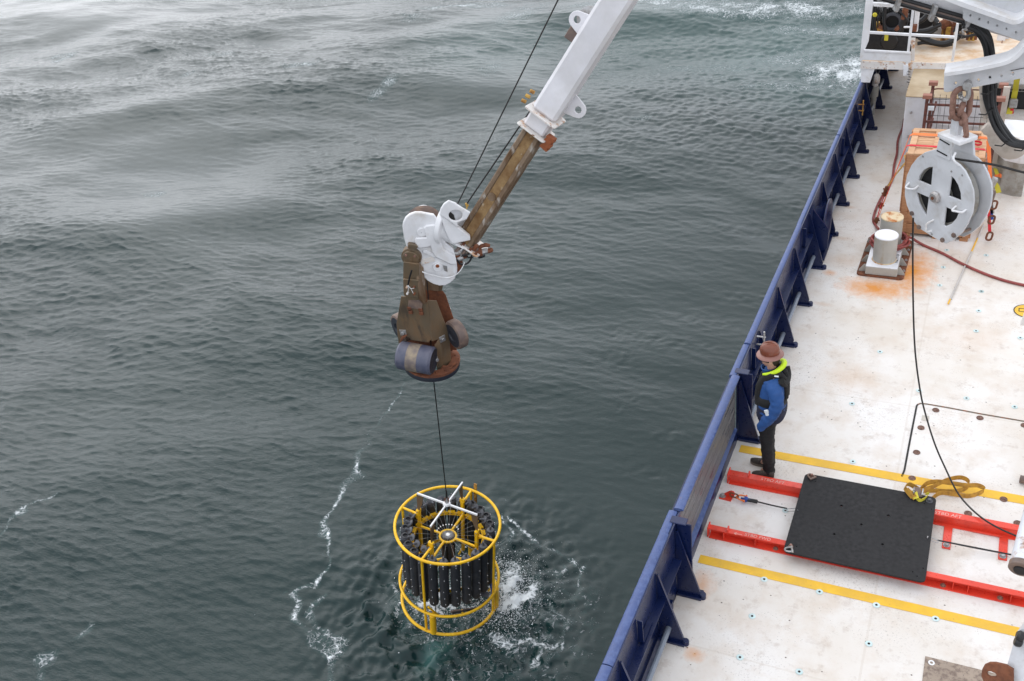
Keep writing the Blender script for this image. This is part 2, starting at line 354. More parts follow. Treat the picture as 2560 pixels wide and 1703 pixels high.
# ------------------------------------------------------------ deck material
def deck_mat():
    m, t, b = nt('white_deck_paint'); pv = pos(t)
    base = mix(t, ramp(t, noi(t, pv, .55, 6, .6), .35, .68), (.785, .76, .73, 1), (.66, .60, .525, 1))
    base = mix(t, math_(t, 'MULTIPLY', ramp(t, noi(t, pv, 1.7, 9, .66), .47, .78), .85), base, (.58, .47, .365, 1))
    base = mix(t, math_(t, 'MULTIPLY', ramp(t, noi(t, pos(t, (1, 1, 1)), 5.2, 10, .72), .54, .72), .62), base, (.42, .33, .26, 1))
    grime = mix(t, ramp(t, noi(t, pv, .9, 4), .47, .66), (0, 0, 0, 1), (1, 1, 1, 1))
    sp = ramp(t, noi(t, pv, 42, 6, .75), .55, .64); base = mix(t, math_(t, 'MULTIPLY', sp, math_(t, 'MULTIPLY', grime, .65)), base, (.20, .16, .13, 1))
    # small chips and specks
    vo = N(t, 'ShaderNodeTexVoronoi', Scale=9.0); t.links.new(pos(t, (1, 1.3, 1)), vo.inputs['Vector'])
    keep = ramp(t, noi(t, vo.outputs['Position'], 3.7, 2), .54, .56)
    dot = math_(t, 'LESS_THAN', vo.outputs['Distance'], .085); base = mix(t, math_(t, 'MULTIPLY', dot, keep), base, (.10, .07, .055, 1))
    vo = N(t, 'ShaderNodeTexVoronoi', Scale=31.0); t.links.new(pos(t, (1, 2.0, 1)), vo.inputs['Vector'])
    keep = ramp(t, noi(t, vo.outputs['Position'], 2.3, 3), .56, .60)
    dot = math_(t, 'LESS_THAN', vo.outputs['Distance'], .12); base = mix(t, math_(t, 'MULTIPLY', dot, keep), base, (.16, .12, .10, 1))
    # rust weeping out from steel fittings: (x, y, rx, ry, strength)
    for x, y, rx, ry, st in ((-.58, 13.9, .48, .95, 1.0), (-1.05, 13.30, .75, .45, 1.0), (-1.6, 14.0, .5, .3, .35), (-1.78, 15.8, .18, .09, .45), (-1.72, 14.7, .22, .09, .4), (-1.75, 13.6, .18, .12, .6),
                             (-1.72, 12.7, .22, .09, .35), (-1.82, 6.1, .16, .14, .7), (-1.98, 7.0, .20, .3, .55), (.35, 12.3, .7, .5, .25), (-1.1, 11.0, .55, .5, .35), (.25, 15.5, .6, .5, .3), (-.2, 16.5, .5, .5, .3)):
        cx = N(t, 'ShaderNodeVectorMath', operation='SUBTRACT'); g = t.nodes.new('ShaderNodeNewGeometry'); t.links.new(g.outputs['Position'], cx.inputs[0]); cx.inputs[1].default_value = (x, y, 0)
        sc = N(t, 'ShaderNodeVectorMath', operation='MULTIPLY'); t.links.new(cx.outputs[0], sc.inputs[0]); sc.inputs[1].default_value = (1 / rx, 1 / ry, 0)
        ln = N(t, 'ShaderNodeVectorMath', operation='LENGTH'); t.links.new(sc.outputs[0], ln.inputs[0])
        f = ramp(t, math_(t, 'SUBTRACT', 1.45, math_(t, 'ADD', ln.outputs['Value'], math_(t, 'MULTIPLY', noi(t, pv, 7, 9, .75), 1.25))), .0, .75)
        base = mix(t, math_(t, 'MULTIPLY', f, st), base, (.68, .27, .05, 1) if st > .5 else (.54, .32, .16, 1))
    # faint lap and weld lines along the ship
    for a, sc_ in ((0, (1, 0, 0)), (1, (0, 1, 0))):
        sx = N(t, 'ShaderNodeSeparateXYZ'); g = t.nodes.new('ShaderNodeNewGeometry'); t.links.new(g.outputs['Position'], sx.inputs[0])
        c = sx.outputs[a]; per = 1.9 if a == 0 else 4.4
        fr = math_(t, 'ABSOLUTE', math_(t, 'SUBTRACT', math_(t, 'FRACT', math_(t, 'DIVIDE', math_(t, 'ADD', c, 100.04 if a == 0 else 101.6), per)), .5))
        ln_ = math_(t, 'LESS_THAN', fr, .006 if a == 0 else .0022); base = mix(t, math_(t, 'MULTIPLY', ln_, .22), base, (.50, .42, .33, 1))
    t.links.new(base, b.inputs['Base Color'])
    t.links.new(ramp(t, noi(t, pv, 6, 4), .3, .7, (.35, .35, .35, 1), (.6, .6, .6, 1)), b.inputs['Roughness'])
    bp = t.nodes.new('ShaderNodeBump'); bp.inputs['Strength'].default_value = .5; bp.inputs['Distance'].default_value = .003
    t.links.new(noi(t, pv, 90, 4), bp.inputs['Height'])
    b2 = t.nodes.new('ShaderNodeBump'); b2.inputs['Strength'].default_value = .35; b2.inputs['Distance'].default_value = .02
    t.links.new(noi(t, pv, 2.0, 3), b2.inputs['Height']); t.links.new(bp.outputs[0], b2.inputs['Normal']); t.links.new(b2.outputs[0], b.inputs['Normal'])
    return m
M['deck'] = deck_mat()

# ------------------------------------------------------------ the sea
SEA = -3.295
SHIFT = P(1090, 1590, z=SEA)
def spectrum(L, n, lmin, lmax, ang, spread, power, seed):
    rs = np.random.RandomState(seed); k = np.fft.fftfreq(n, L / n) * 2 * PI
    kx, ky = np.meshgrid(k, k, indexing='ij'); kk = np.hypot(kx, ky) + 1e-9
    lam = 2 * PI / kk; c = np.cos(np.arctan2(ky, kx) - ang)
    A = kk ** (-power) * (np.abs(c) ** spread * np.where(c > 0, 1, .35) + .02) * np.exp(-(lam / lmax) ** 4) * np.exp(-(lmin / lam) ** 4)
    H = (rs.randn(n, n) + 1j * rs.randn(n, n)) * A; H[0, 0] = 0
    h = np.real(np.fft.ifft2(H)); s_ = h.std()
    dx = np.real(np.fft.ifft2(1j * kx / kk * H)) / s_; dy = np.real(np.fft.ifft2(1j * ky / kk * H)) / s_
    return h / s_, dx, dy
def samp(g, L, X, Y, rot=0.0):
    n = g.shape[0]; c, s_ = math.cos(rot), math.sin(rot)
    u = ((c * X + s_ * Y) / L * n); v = ((-s_ * X + c * Y) / L * n)
    i = np.floor(u).astype(int); j = np.floor(v).astype(int); fu = u - i; fv = v - j
    fu = fu * fu * (3 - 2 * fu); fv = fv * fv * (3 - 2 * fv); i0 = i % n; j0 = j % n; i1 = (i + 1) % n; j1 = (j + 1) % n
    return (g[i0, j0] * (1 - fu) + g[i1, j0] * fu) * (1 - fv) + (g[i0, j1] * (1 - fu) + g[i1, j1] * fu) * fv
WD = math.atan2(.95, .12)                     # the waves run away from the ship
SPA = spectrum(61, 512, 2.2, 18, WD + .30, 2.0, 2.35, 11)
SPB = spectrum(23, 768, .45, 4.0, WD - .02, 2.2, 2.15, 5)
SPC = spectrum(9.7, 768, .10, .48, WD + .0, 2.8, 1.6, 8)
SPN = spectrum(90, 256, 5, 30, 0, 0, 1.5, 3)[0]       # envelope of the gusts
SPM = spectrum(19, 256, .6, 5, 0, 0, 1.3, 4)[0]
SPE = spectrum(5.1, 256, .12, .7, 0, 0, 1.2, 14)[0]
def sst(a, b, x):
    t = np.clip((x - a) / (b - a), 0, 1); return t * t * (3 - 2 * t)
def polyd(X, Y, pts):
    D = np.full(X.shape, 1e9); 
    for (x0, y0, w0), (x1, y1, w1) in zip(pts[:-1], pts[1:]):
        dx, dy = x1 - x0, y1 - y0; t = np.clip(((X - x0) * dx + (Y - y0) * dy) / (dx * dx + dy * dy), 0, 1)
        D = np.minimum(D, np.hypot(X - x0 - t * dx, Y - y0 - t * dy) / (w0 + (w1 - w0) * t))
    return D
def seapt(L):
    return [(*P(u, v, z=SEA).xy, w) for u, v, w in L]
STREAK = seapt([(1020, 955, .07), (950, 1035, .10), (905, 1110, .12), (870, 1200, .16), (838, 1255, .16), (812, 1310, .13), (800, 1400, .10), (775, 1455, .12), (765, 1490, .16), (780, 1520, .12), (762, 1570, .16), (790, 1615, .2), (820, 1650, .16), (815, 1720, .2)])
STREAK2 = seapt([(820, 1500, .08), (812, 1540, .12), (790, 1570, .10), (815, 1615, .14)])
STREAK3 = seapt([(190, 1200, .05), (120, 1260, .08), (60, 1310, .09), (0, 1360, .12)])
STREAK4 = seapt([(230, 1560, .15), (150, 1630, .15), (80, 1700, .2)])
SPLASH = [seapt(L) for L in ([(1262, 1300, .05), (1285, 1330, .07), (1318, 1365, .08), (1365, 1375, .09), (1430, 1385, .10), (1445, 1405, .07)], [(1318, 1395, .06), (1345, 1430, .10), (1380, 1440, .10), (1400, 1425, .08), (1392, 1400, .06)],
    [(1340, 1440, .07), (1322, 1490, .09), (1370, 1510, .07), (1400, 1560, .06), (1395, 1600, .06)], [(1225, 1590, .09), (1250, 1610, .12), (1290, 1630, .08), (1320, 1655, .06)], [(1275, 1645, .06), (1340, 1610, .07), (1400, 1575, .05)],
    [(1470, 1430, .05), (1485, 1418, .08), (1465, 1465, .05)], [(970, 1465, .05), (1000, 1500, .09), (1012, 1535, .06)], [(1270, 1420, .10), (1300, 1470, .12), (1290, 1530, .10), (1262, 1560, .08)], [(1240, 1300, .04), (1262, 1380, .07), (1275, 1440, .12)])]
STREAK5 = seapt([(738, 1480, .05), (700, 1515, .06), (640, 1560, .05)])
RC = (-6.27, 8.33)
def sea_fields(X, Y):
    R = np.hypot(X, Y); dh = np.clip(-2.33 - X, 0, None)
    env = .85 + .30 * samp(SPN, 90, X, Y); env = np.clip(env, .3, 1.6)
    lee = .46 + .54 * sst(1.0, 11.0, dh)
    fade = np.exp(-(R / 900) ** 2)
    aA = .135 * (.45 + .55 * sst(1.5, 14, dh)) * fade; aB = .029 * env * (.5 + .5 * lee) * fade; nf = .62 + .38 * sst(13, 30, R); aB = aB * nf; aA = aA * (.7 + .3 * sst(13, 30, R)); aC = .0086 * nf * env * lee * (1 - sst(60, 130, R))
    dr = np.hypot(X - RC[0], Y - RC[1]); ch = np.exp(-((dr - 1.1) / 1.0) ** 2)
    wk = sst(21, 27, Y) * sst(-15, -7, X)
    z = aA * samp(SPA[0], 61, X, Y) + aB * samp(SPB[0], 23, X, Y, -.12) + aC * samp(SPC[0], 9.7, X, Y, .09)
    rag = np.zeros_like(X)
    for (u, v, rx, ry) in ((1560, 1010, .16, .5), (1568, 1165, .12, .35), (1905, 745, .5, .35), (1960, 640, .5, .2), (1880, 575, 1.1, .35), (2030, 520, 1.3, .5), (1640, 850, 1.0, .35), (1510, 890, .6, .4), (1780, 800, .6, .3), (1700, 1090, .25, .4), (1550, 590 + 240, .7, .3), (940, 1620, .5, .7), (985, 1500, .3, .6), (1230, 1650, .8, .5)):
        q = P(u, v, z=SEA); rag = np.maximum(rag, 1 - sst(.3, 1.4, np.hypot((X - q.x + .3 * samp(SPM, 19, X, Y)) / rx, (Y - q.y) / ry)))
    calm = 1 - .65 * np.exp(-(dr / 1.8) ** 4)
    z = z * calm + (ch * .026 + wk * .005) * samp(SPM, 19, X * 3, Y * 3) * .8 + (ch * .017 + wk * .010 + rag * .004) * samp(SPE, 5.1, X, Y)
    ddx = (aA * samp(SPA[1], 61, X, Y) * .9 + aB * samp(SPB[1], 23, X, Y, -.12) * .8) * calm
    ddx = ddx + 0.0
    ddy = (aA * samp(SPA[2], 61, X, Y) * .9 + aB * samp(SPB[2], 23, X, Y, -.12) * .8) * calm
    ddx = ddx + aC * samp(SPC[1], 9.7, X, Y, .09) * 1.25; ddy = ddy + aC * samp(SPC[2], 9.7, X, Y, .09) * 1.25
    # foam cover 0..1
    f = np.zeros_like(X); brk = np.clip(.62 + .38 * samp(SPM, 19, X * 2.2 + 5, Y * 2.2), 0, 1.0)
    wob = .22 * samp(SPM, 19, X * 1.5 + 3, Y * 1.5)
    wx = X + wob * .5; wy = Y + .11 * samp(SPM, 19, X * 2 + 8, Y * 2 + 2)
    for L_, s_ in ((STREAK, .57), (STREAK2, .55), (STREAK3, .52), (STREAK4, .52), (STREAK5, .50)):
        f = np.maximum(f, (1 - sst(.0, 1.15, polyd(wx, wy, L_))) * s_ * (.52 + .58 * brk))
    for L_ in SPLASH: f = np.maximum(f, (1 - sst(.0, 1.9, polyd(wx, wy, L_))) * .62 * (.45 + .6 * brk))
    rag2 = np.clip(.80 + .26 * samp(SPE, 5.1, X * 1.3, Y * 1.3) + .16 * samp(SPM, 19, X * 3, Y * 3), .2, 1.15)
    # splash round the frame, heavier on the right
    ax = X - (RC[0] + .86); ay = Y - (RC[1] + .42); f = np.maximum(f, .98 * rag2 * (1 - sst(.05, .80, np.hypot(ax / .85, ay / 1.0))))
    ax = X - (RC[0] + 1.55); ay = Y - (RC[1] - .1); f = np.maximum(f, .40 * rag2 * (1 - sst(.15, 1.7, np.hypot(ax / 1.0, ay / 1.6))))
    ax = X - (RC[0] - .15); ay = Y - (RC[1] - .05); f = np.maximum(f, .84 * rag2 * (1 - sst(.15, .75, np.hypot(ax, ay))))
    f = np.maximum(f, .40 * (1 - sst(.7, 1.35, dr)))
    ax = X - (RC[0] + .9); ay = Y - (RC[1] - 1.2); f = np.maximum(f, .38 * (1 - sst(.2, 1.3, np.hypot(ax, ay))))
    # wake astern along the ship and scattered caps
    for (u, v, rx, ry, s_) in ((2110, 175, 1.9, 2.6, .74), (2060, 70, 3.2, 1.3, .50), (1900, 30, 7.0, 1.6, .62), (1700, 20, 6, 1.4, .46), (1780, 155, 3.2, .8, .42), (2010, 130, 2.6, 1.6, .50), (1960, 220, 2.6, .6, .48), (1620, 12, 6, 1.2, .55),
                              (1310, 30, 1.2, 3.0, .50), (1160, 8, 3.5, 1.2, .60), (745, 170, 1.4, .7, .55), (960, 225, .5, 1.7, .52), (150, 140, 1.2, 1.0, .52), (470, 190, .5, .9, .42), (385, 470, .7, .45, .60), (2055, 545, .5, .35, .5), (1040, 50, 2, 1, .42), (1230, 180, .7, 1.2, .45), (2140, 240, 1.6, 1.4, .42), (550, 130, 1.5, .8, .4), (1600, 300, .9, .5, .36)):
        q = P(u, v, z=SEA); f = np.maximum(f, 1.06 * s_ * (1 - sst(.2, 1.25, np.hypot((X - q.x) / rx, (Y - q.y) / ry))) * (.6 + .4 * brk))
    aer = .62 * (1 - sst(.1, .75, np.hypot((X - P(1088, 1625, z=SEA).x) / .42, (Y - P(1088, 1625, z=SEA).y) / .9)))
    aer = np.maximum(aer, .22 * (1 - sst(.3, 1.2, dr)))
    for (u, v, r_, s_) in ((2000, 110, 6, .40), (1750, 60, 8, .28), (1260, 110, 5, .22), (2100, 200, 4, .35)):
        q = P(u, v, z=SEA); aer = np.maximum(aer, s_ * (1 - sst(.1, 1.2, np.hypot(X - q.x, Y - q.y) / r_)))
    return z, ddx, ddy, np.clip(f, 0, 1), np.clip(aer, 0, 1), np.clip(lee * env, 0, 1.3)
def make_sea():
    th = np.concatenate([np.linspace(-2, 75, 760), np.linspace(78, 357 - 2, 60)]); th = np.radians(th)
    r = [3.0]
    while r[-1] < 8: r.append(r[-1] * 1.012)
    while r[-1] < 95: r.append(r[-1] * 1.0023)
    while r[-1] < 9000: r.append(r[-1] * 1.16)
    r = np.array(r); A, B = np.meshgrid(r, th, indexing='ij')
    X = -A * np.sin(B); Y = A * np.cos(B)
    z, dx, dy, f, aer, cal = sea_fields(X, Y)
    edge = (A > 3.05)
    co = np.stack([X + dx * edge, Y + dy * edge, SEA + z], -1).reshape(-1, 3)
    nr, nth = A.shape; i = np.arange(nr - 1)[:, None] * nth; j = np.arange(nth)[None, :]; jn = (j + 1) % nth
    q = np.stack([i + j, i + nth + j, i + nth + jn, i + jn], -1).reshape(-1, 4)
    me = bpy.data.meshes.new('sea'); me.vertices.add(len(co)); me.vertices.foreach_set('co', co.astype(np.float32).ravel())
    me.loops.add(q.size); me.loops.foreach_set('vertex_index', q.astype(np.int32).ravel())
    me.polygons.add(len(q)); me.polygons.foreach_set('loop_start', np.arange(0, q.size, 4, dtype=np.int32)); me.polygons.foreach_set('loop_total', np.full(len(q), 4, dtype=np.int32))
    me.polygons.foreach_set('use_smooth', [True] * len(q)); me.update(calc_edges=True)
    for nm, arr in (('foam', f), ('aerated', aer), ('ripple', cal)):
        at = me.attributes.new(nm, 'FLOAT', 'POINT'); at.data.foreach_set('value', arr.astype(np.float32).ravel())
    m, t, b = nt('sea_water')
    def att(n_):
        a = t.nodes.new('ShaderNodeAttribute'); a.attribute_name = n_; return a.outputs['Fac']
    foam = att('foam'); aerv = att('aerated'); rip = att('ripple')
    pv = pos(t)
    # crawling lace of foam: cell borders of a warped cell pattern plus ragged clots
    dn = N(t, 'ShaderNodeTexNoise', Scale=4.5, Detail=5.0); t.links.new(pv, dn.inputs['Vector'])
    off = N(t, 'ShaderNodeVectorMath', operation='MULTIPLY_ADD'); t.links.new(dn.outputs['Color'], off.inputs[0]); off.inputs[1].default_value = (.28, .28, .0); t.links.new(pv, off.inputs[2])
    vo = N(t, 'ShaderNodeTexVoronoi', feature='DISTANCE_TO_EDGE', Scale=7.0); t.links.new(off.outputs[0], vo.inputs['Vector'])
    vo2 = N(t, 'ShaderNodeTexVoronoi', feature='DISTANCE_TO_EDGE', Scale=19.0); t.links.new(off.outputs[0], vo2.inputs['Vector'])
    lace = math_(t, 'MAXIMUM', ramp(t, vo.outputs['Distance'], .0, .16, (1, 1, 1, 1), (0, 0, 0, 1)), math_(t, 'MULTIPLY', ramp(t, vo2.outputs['Distance'], .0, .25, (1, 1, 1, 1), (0, 0, 0, 1)), .8))
    clot = noi(t, off.outputs[0], 18, 10, .74)
    pat = math_(t, 'ADD', math_(t, 'MULTIPLY', math_(t, 'MULTIPLY', lace, clot), .75), math_(t, 'MULTIPLY', clot, .78))
    ff = math_(t, 'SUBTRACT', math_(t, 'ADD', foam, pat), 1.07)
    ff = math_(t, 'MULTIPLY', ramp(t, ff, .0, .26), math_(t, 'GREATER_THAN', foam, .04))
    body = mix(t, aerv, (.0065, .0230, .0225, 1), (.045, .125, .115, 1))
    body = mix(t, ramp(t, foam, .25, 1.0, (0, 0, 0, 1), (.5, .5, .5, 1)), body, (.10, .20, .19, 1))
    t.links.new(mix(t, ff, body, (.74, .78, .79, 1)), b.inputs['Base Color'])
    t.links.new(mix(t, ff, (.07, .07, .07, 1), (.7, .7, .7, 1)), b.inputs['Roughness'])
    b.inputs['IOR'].default_value = 1.333
    # capillary ripples, long across the wind
    rot = (0, 0, -(WD - PI / 2))
    h1 = noi(t, pos(t, (1.6, 5.0, 1)), 1.9, 5, .62, .6)
    h2 = noi(t, pos(t, (2.0, 5.5, 1), (0, 0, .2)), 4.5, 4, .6, .5)
    h3 = noi(t, pos(t, (1, 1.9, 1)), 26, 3, .6)
    hs_ = math_(t, 'ADD', math_(t, 'MULTIPLY', h1, .45), math_(t, 'ADD', math_(t, 'MULTIPLY', h2, .40), math_(t, 'MULTIPLY', h3, .07)))
    bp = t.nodes.new('ShaderNodeBump'); bp.inputs['Distance'].default_value = .030; t.links.new(math_(t, 'MULTIPLY', rip, .85), bp.inputs['Strength'])
    t.links.new(hs_, bp.inputs['Height'])
    b2 = t.nodes.new('ShaderNodeBump'); b2.inputs['Distance'].default_value = .02; b2.inputs['Strength'].default_value = .9
    t.links.new(ff, b2.inputs['Height']); t.links.new(bp.outputs[0], b2.inputs['Normal']); t.links.new(b2.outputs[0], b.inputs['Normal'])
    obj('sea', me, m, kind='structure')
make_sea()

# ------------------------------------------------------------ ship: hull, deck, bulwark
def footx(y):
    k = (y - 11.5266) / 1.0786; kk = max(min(k, 16), -12)
    return -1.88622 + .0131579 * kk + .00022219 * kk * kk - 3.16496e-5 * kk ** 3 + (k - kk) * .004
def wallx(y): return footx(y) - .262
def capin(y): return footx(y) - .283
YS = [-1 + .5 * i for i in range(72)]
dk = MB(); vs = []; fs = []
for y in YS: vs += [V((wallx(y), y, 0)), V((6.5, y, 0)), V((wallx(y), y, -.12)), V((6.5, y, -.12))]
for i in range(len(YS) - 1):
    a = i * 4; fs += [[a, a + 4, a + 5, a + 1], [a + 2, a + 3, a + 7, a + 6]]
fs += [[0, 1, 3, 2], [len(vs) - 4, len(vs) - 2, len(vs) - 1, len(vs) - 3]]
deck = dk.add(vs, fs).build('deck', M['deck'], smooth=0, kind='structure')
hl = MB(); vs = []; fs = []
for y in YS:
    w = wallx(y) - .022; vs += [V((w, y, -.005)), V((w - .02, y, -1.6)), V((w + .1, y, -4.6)), V((6.5, y, -4.6)), V((6.5, y, -.125)), V((w + .005, y, -.125))]
for i in range(len(YS) - 1):
    a = i * 6
    for k in range(6): fs.append([a + k, a + (k + 1) % 6, a + 6 + (k + 1) % 6, a + 6 + k])
hl.add(vs, fs).build('hull', M['navy'], kind='structure')

# painted lines and small fittings of the deck are parts of the deck
for y0, y1 in ((7.275, 7.395), (9.165, 9.30)):
    MB().box((1.95, (y0 + y1) / 2, .003), (8.12, y1 - y0, .002)).build('painted_line', M['yelline'], deck, smooth=0)
z7 = ZM(1740, 1140, 2.874); z3 = ZM(2260, 960, 5.227); z5 = ZM(2130, 280, 3.267); zc = ZM(2440, 700, 9.8); zd = ZM(2260, 1500, 7.723)
rg = MB().lathe([(.013, .0045), (.013, .006), (.033, .006), (.036, .0045)], n=20, cap=False).mesh('socket_ring'); rg.materials.append(M['teal'])
hm = MB().lathe([(.001, .0075), (.012, .0075), (.012, .004)], n=12, cap=False).mesh('socket_hole'); hm.materials.append(M['hole'])
for q in (z7(1127, 42), z7(490, 888), z7(887, 978), z7(1296, 1073), z7(1721, 1171), z7(403, 1153), z7(642, 395), z3(815, 190), z3(1445, 303), z3(195, 90), z5(775, 1130), z5(1095, 1172), z5(745, 1270), z5(717, 1417), z5(1055, 1467),
          zc(130, 285), zc(65, 760), zc(0, 1255), zc(1085, 1425), (1850, 1644), (2172, 1610), (1998, 1680), (2262, 1410), (2200, 880), (2130, 1010)):
    p_ = P(*q, z=0); r_ = obj('socket_ring', rg, None, deck, mw=Matrix.Translation((p_.x, p_.y, 0))); obj('socket_hole', hm, None, r_, mw=Matrix.Translation((p_.x, p_.y, 0)))
pm = MB().lathe([(.001, .006), (.012, .008), (.014, .004), (.030, .004), (.034, .009), (.040, .008), (.042, .001)], n=18, cap=False).mesh('deck_plug'); pm.materials.append(M['plugrust'])
for q in (z3(415, 345), z3(992, 447), z3(222, 575), z3(165, 897), z3(105, 1235), z3(1572, 545), z7(1955, 415), z7(2310, 485), z7(2210, 313)):
    p_ = P(*q, z=0); obj('deck_plug', pm, None, deck, mw=Matrix.Translation((p_.x, p_.y, .001)))
# hatch outline: a sunk seam
hp = [P(*z3(*q), z=0) for q in ((-30, 1215), (5, 1130), (85, 700), (165, 290))] + [P(*z3(*q), z=0) for q in ((180, 270), (215, 258), (300, 265), (600, 317), (1000, 393), (1568, 490), (1900, 548))]
MB().ribbon([V((p_.x, p_.y, .003)) for p_ in hp[:5]], .022, .002, side=(1, 0, 0)).build('hatch_seam', M['seal'], deck, smooth=0)
MB().ribbon([V((p_.x, p_.y, .004)) for p_ in hp[4:]], .020, .002, side=(0, 1, 0)).build('hatch_seam', M['sealrust'], deck, smooth=0, label='rusty fore edge of the hatch seam')
q0, q1 = P(*zd(410, 1090), z=0), P(*zd(1500, 1330), z=0)
MB().box(((q0.x + 1.6) / 2, q0.y - .45, .0035), (1.6 - q0.x, .9, .003)).build('steel_patch', M['patch'], deck, smooth=0)
MB().lathe([(.014, .0055), (.015, .008), (.028, .008), (.03, .0055)], Matrix.Translation((q0.x + .06, q0.y - .06, 0)), n=16, cap=False).build('patch_hole_ring', M['plug'], deck)
p_ = P(*z3(280, 450), z=0); MB().box((p_.x, p_.y, .003), (.085, .10, .002)).build('tape_patch', M['tape'], deck, smooth=0)
ec = V((.985, 13.13, 0)); em = MB().lathe([(.001, .006), (.155, .006), (.158, .002)], Matrix.Translation(ec), n=36, cap=False).build('round_sign', M['yelweb'] if 0 else M['yelline'], deck)
MB().lathe([(.158, .0065), (.17, .0065)], Matrix.Translation(ec), n=36, cap=False).build('sign_border', M['seal'], em)
for a in ((-.10, -.03, -.10, .05), (-.10, .05, -.02, .05), (-.02, .05, -.02, -.03), (-.10, -.03, -.02, -.03), (0, .02, .05, .04)):
    MB().beam(ec + V((a[0], a[1], .008)), ec + V((a[2], a[3], .008)), .010, .002).build('sign_mark', M['seal'], em, smooth=0)

# ---- bulwark
bw = thing('bulwark', (wallx(9), 9, 0), 'long navy blue ship bulwark with pale blue cap rail along the white deck edge', 'bulwark')
def wallstrip(y0, y1, z0, z1, x0f, x1f, name, mt, parent, n=None):
    n = n or max(2, int((y1 - y0) / .5)); m_ = MB(); vs = []; fs = []
    for i in range(n + 1):
        y = y0 + (y1 - y0) * i / n; a, b = x0f(y), x1f(y); vs += [V((a, y, z0)), V((b, y, z0)), V((b, y, z1)), V((a, y, z1))]
    for i in range(n):
        for k in range(4): fs.append([i * 4 + k, i * 4 + (k + 1) % 4, i * 4 + 4 + (k + 1) % 4, i * 4 + 4 + k])
    fs += [[3, 2, 1, 0], [n * 4 + k for k in range(4)]]
    return m_.add(vs, fs).build(name, mt, parent, smooth=0)
W0, W1 = (lambda y: wallx(y) - .020), (lambda y: wallx(y) - .004)
GY0, GY1 = 7.02, 9.36
wallstrip(-1, GY0 - .01, -.01, 1.0, W0, W1, 'wall_plate', M['navy'], bw)
wallstrip(GY1 + .01, 34, -.01, 1.0, W0, W1, 'wall_plate', M['navy'], bw)
def caprail(y0, y1, dz=0, dx=0, w=None, mt=None, parent=None, name='cap_rail'):
    n = max(2, int((y1 - y0) / .4)); vs = []; fs = []
    k_ = 7
    for i in range(n + 1):
        y = y0 + (y1 - y0) * i / n; w_ = w or float(np.interp(y, [4, 7, 10, 13, 18, 25], [.104, .095, .080, .068, .062, .060]))
        prof = [(0, -.022), (0, -.010), (.010, 0), (w_ * .5, .005), (w_ - .012, 0), (w_, -.012), (w_, -.05)]
        for a, b in prof: vs.append(V((capin(y) + dx - a, y, 1.012 + dz + b)))
    for i in range(n):
        for k in range(k_): fs.append([i * k_ + k, i * k_ + (k + 1) % k_, (i + 1) * k_ + (k + 1) % k_, (i + 1) * k_ + k])
    fs += [list(range(k_))[::-1], [n * k_ + k for k in range(k_)]]
    return MB().add(vs, fs).build(name, mt or M['capblue'], parent or bw, smooth=50)
cuts = [(-1, 5.0, .0), (5.01, 6.66, .004), (6.67, 7.0, -.012), (9.38, 10.04, -.008), (10.05, 13.2, .008), (13.215, 16.47, -.012), (16.48, 20.6, .0), (20.61, 26, -.01), (26.01, 34, 0)]
for a, b, dz in cuts: caprail(a, b, dz, dx=dz * .6)
# stanchions
def stanchion(y, top=1.0, foot=True, th=.014):
    w = wallx(y); f = footx(y)
    m_ = MB().prism([V((w, y, .03)), V((f - .02, y, .03)), V((f - .02, y, .10)), V((w + .012, y, top - .06)), V((w, y, top - .06))], (0, th, 0))
    st = m_.build('stanchion', M['navy'], bw, smooth=0)
    MB().beam((f - .018, y + th / 2, .10), (w + .014, y + th / 2, top - .06), .026, .006, up=(1, 0, .3)).build('face_bar', M['navy'], st, smooth=0)
    MB().box(((w + f) / 2, y + .015, .016), (f - w, .10, .030), bev=.004).build('foot_plate', M['navy'], st, smooth=0)
    MB().lathe([(.034, .0), (.036, .05), (.028, .062)], Matrix.Translation((f + .004, y + .015, 0)), n=12).build('foot_boss', M['navy'], st)
    return st
for y in [-.3, .8, 1.88, 2.96, 4.04, 5.12, 6.18] + [10.45 + 1.0786 * i - 0.0 for i in range(21)]: stanchion(y)
# longitudinal shelf and pipe between the stanchions
wallstrip(-1, GY0 - .3, .60, .612, lambda y: wallx(y) - .004, lambda y: wallx(y) + .085, 'shelf_stiffener', M['navy'], bw)
wallstrip(GY1 + .3, 34, .60, .612, lambda y: wallx(y) - .004, lambda y: wallx(y) + .085, 'shelf_stiffener', M['navy'], bw)
for a, b in ((-1, 6.6), (9.6, 34)):
    MB().tube([(wallx(y) + .10, y, .20) for y in np.arange(a, b, .4)], .030, 10).build('lower_pipe', M['barsteel'], bw)
    wallstrip(a, b, .0, .12, lambda y: wallx(y) - .004, lambda y: wallx(y) + .018, 'waterway_bar', M['navy'], bw)
# joint brackets (narrow doublers) under cap joints
for y in (10.05, 13.2, 16.48, 20.6, 5.6):
    MB().box((wallx(y) + .028, y, .80), (.05, .012, .30)).build('joint_bracket', M['navy'], bw, smooth=0)
    MB().box((wallx(y) + .028, y + .14, .64), (.05, .26, .010)).build('joint_bracket', M['navy'], bw, smooth=0)
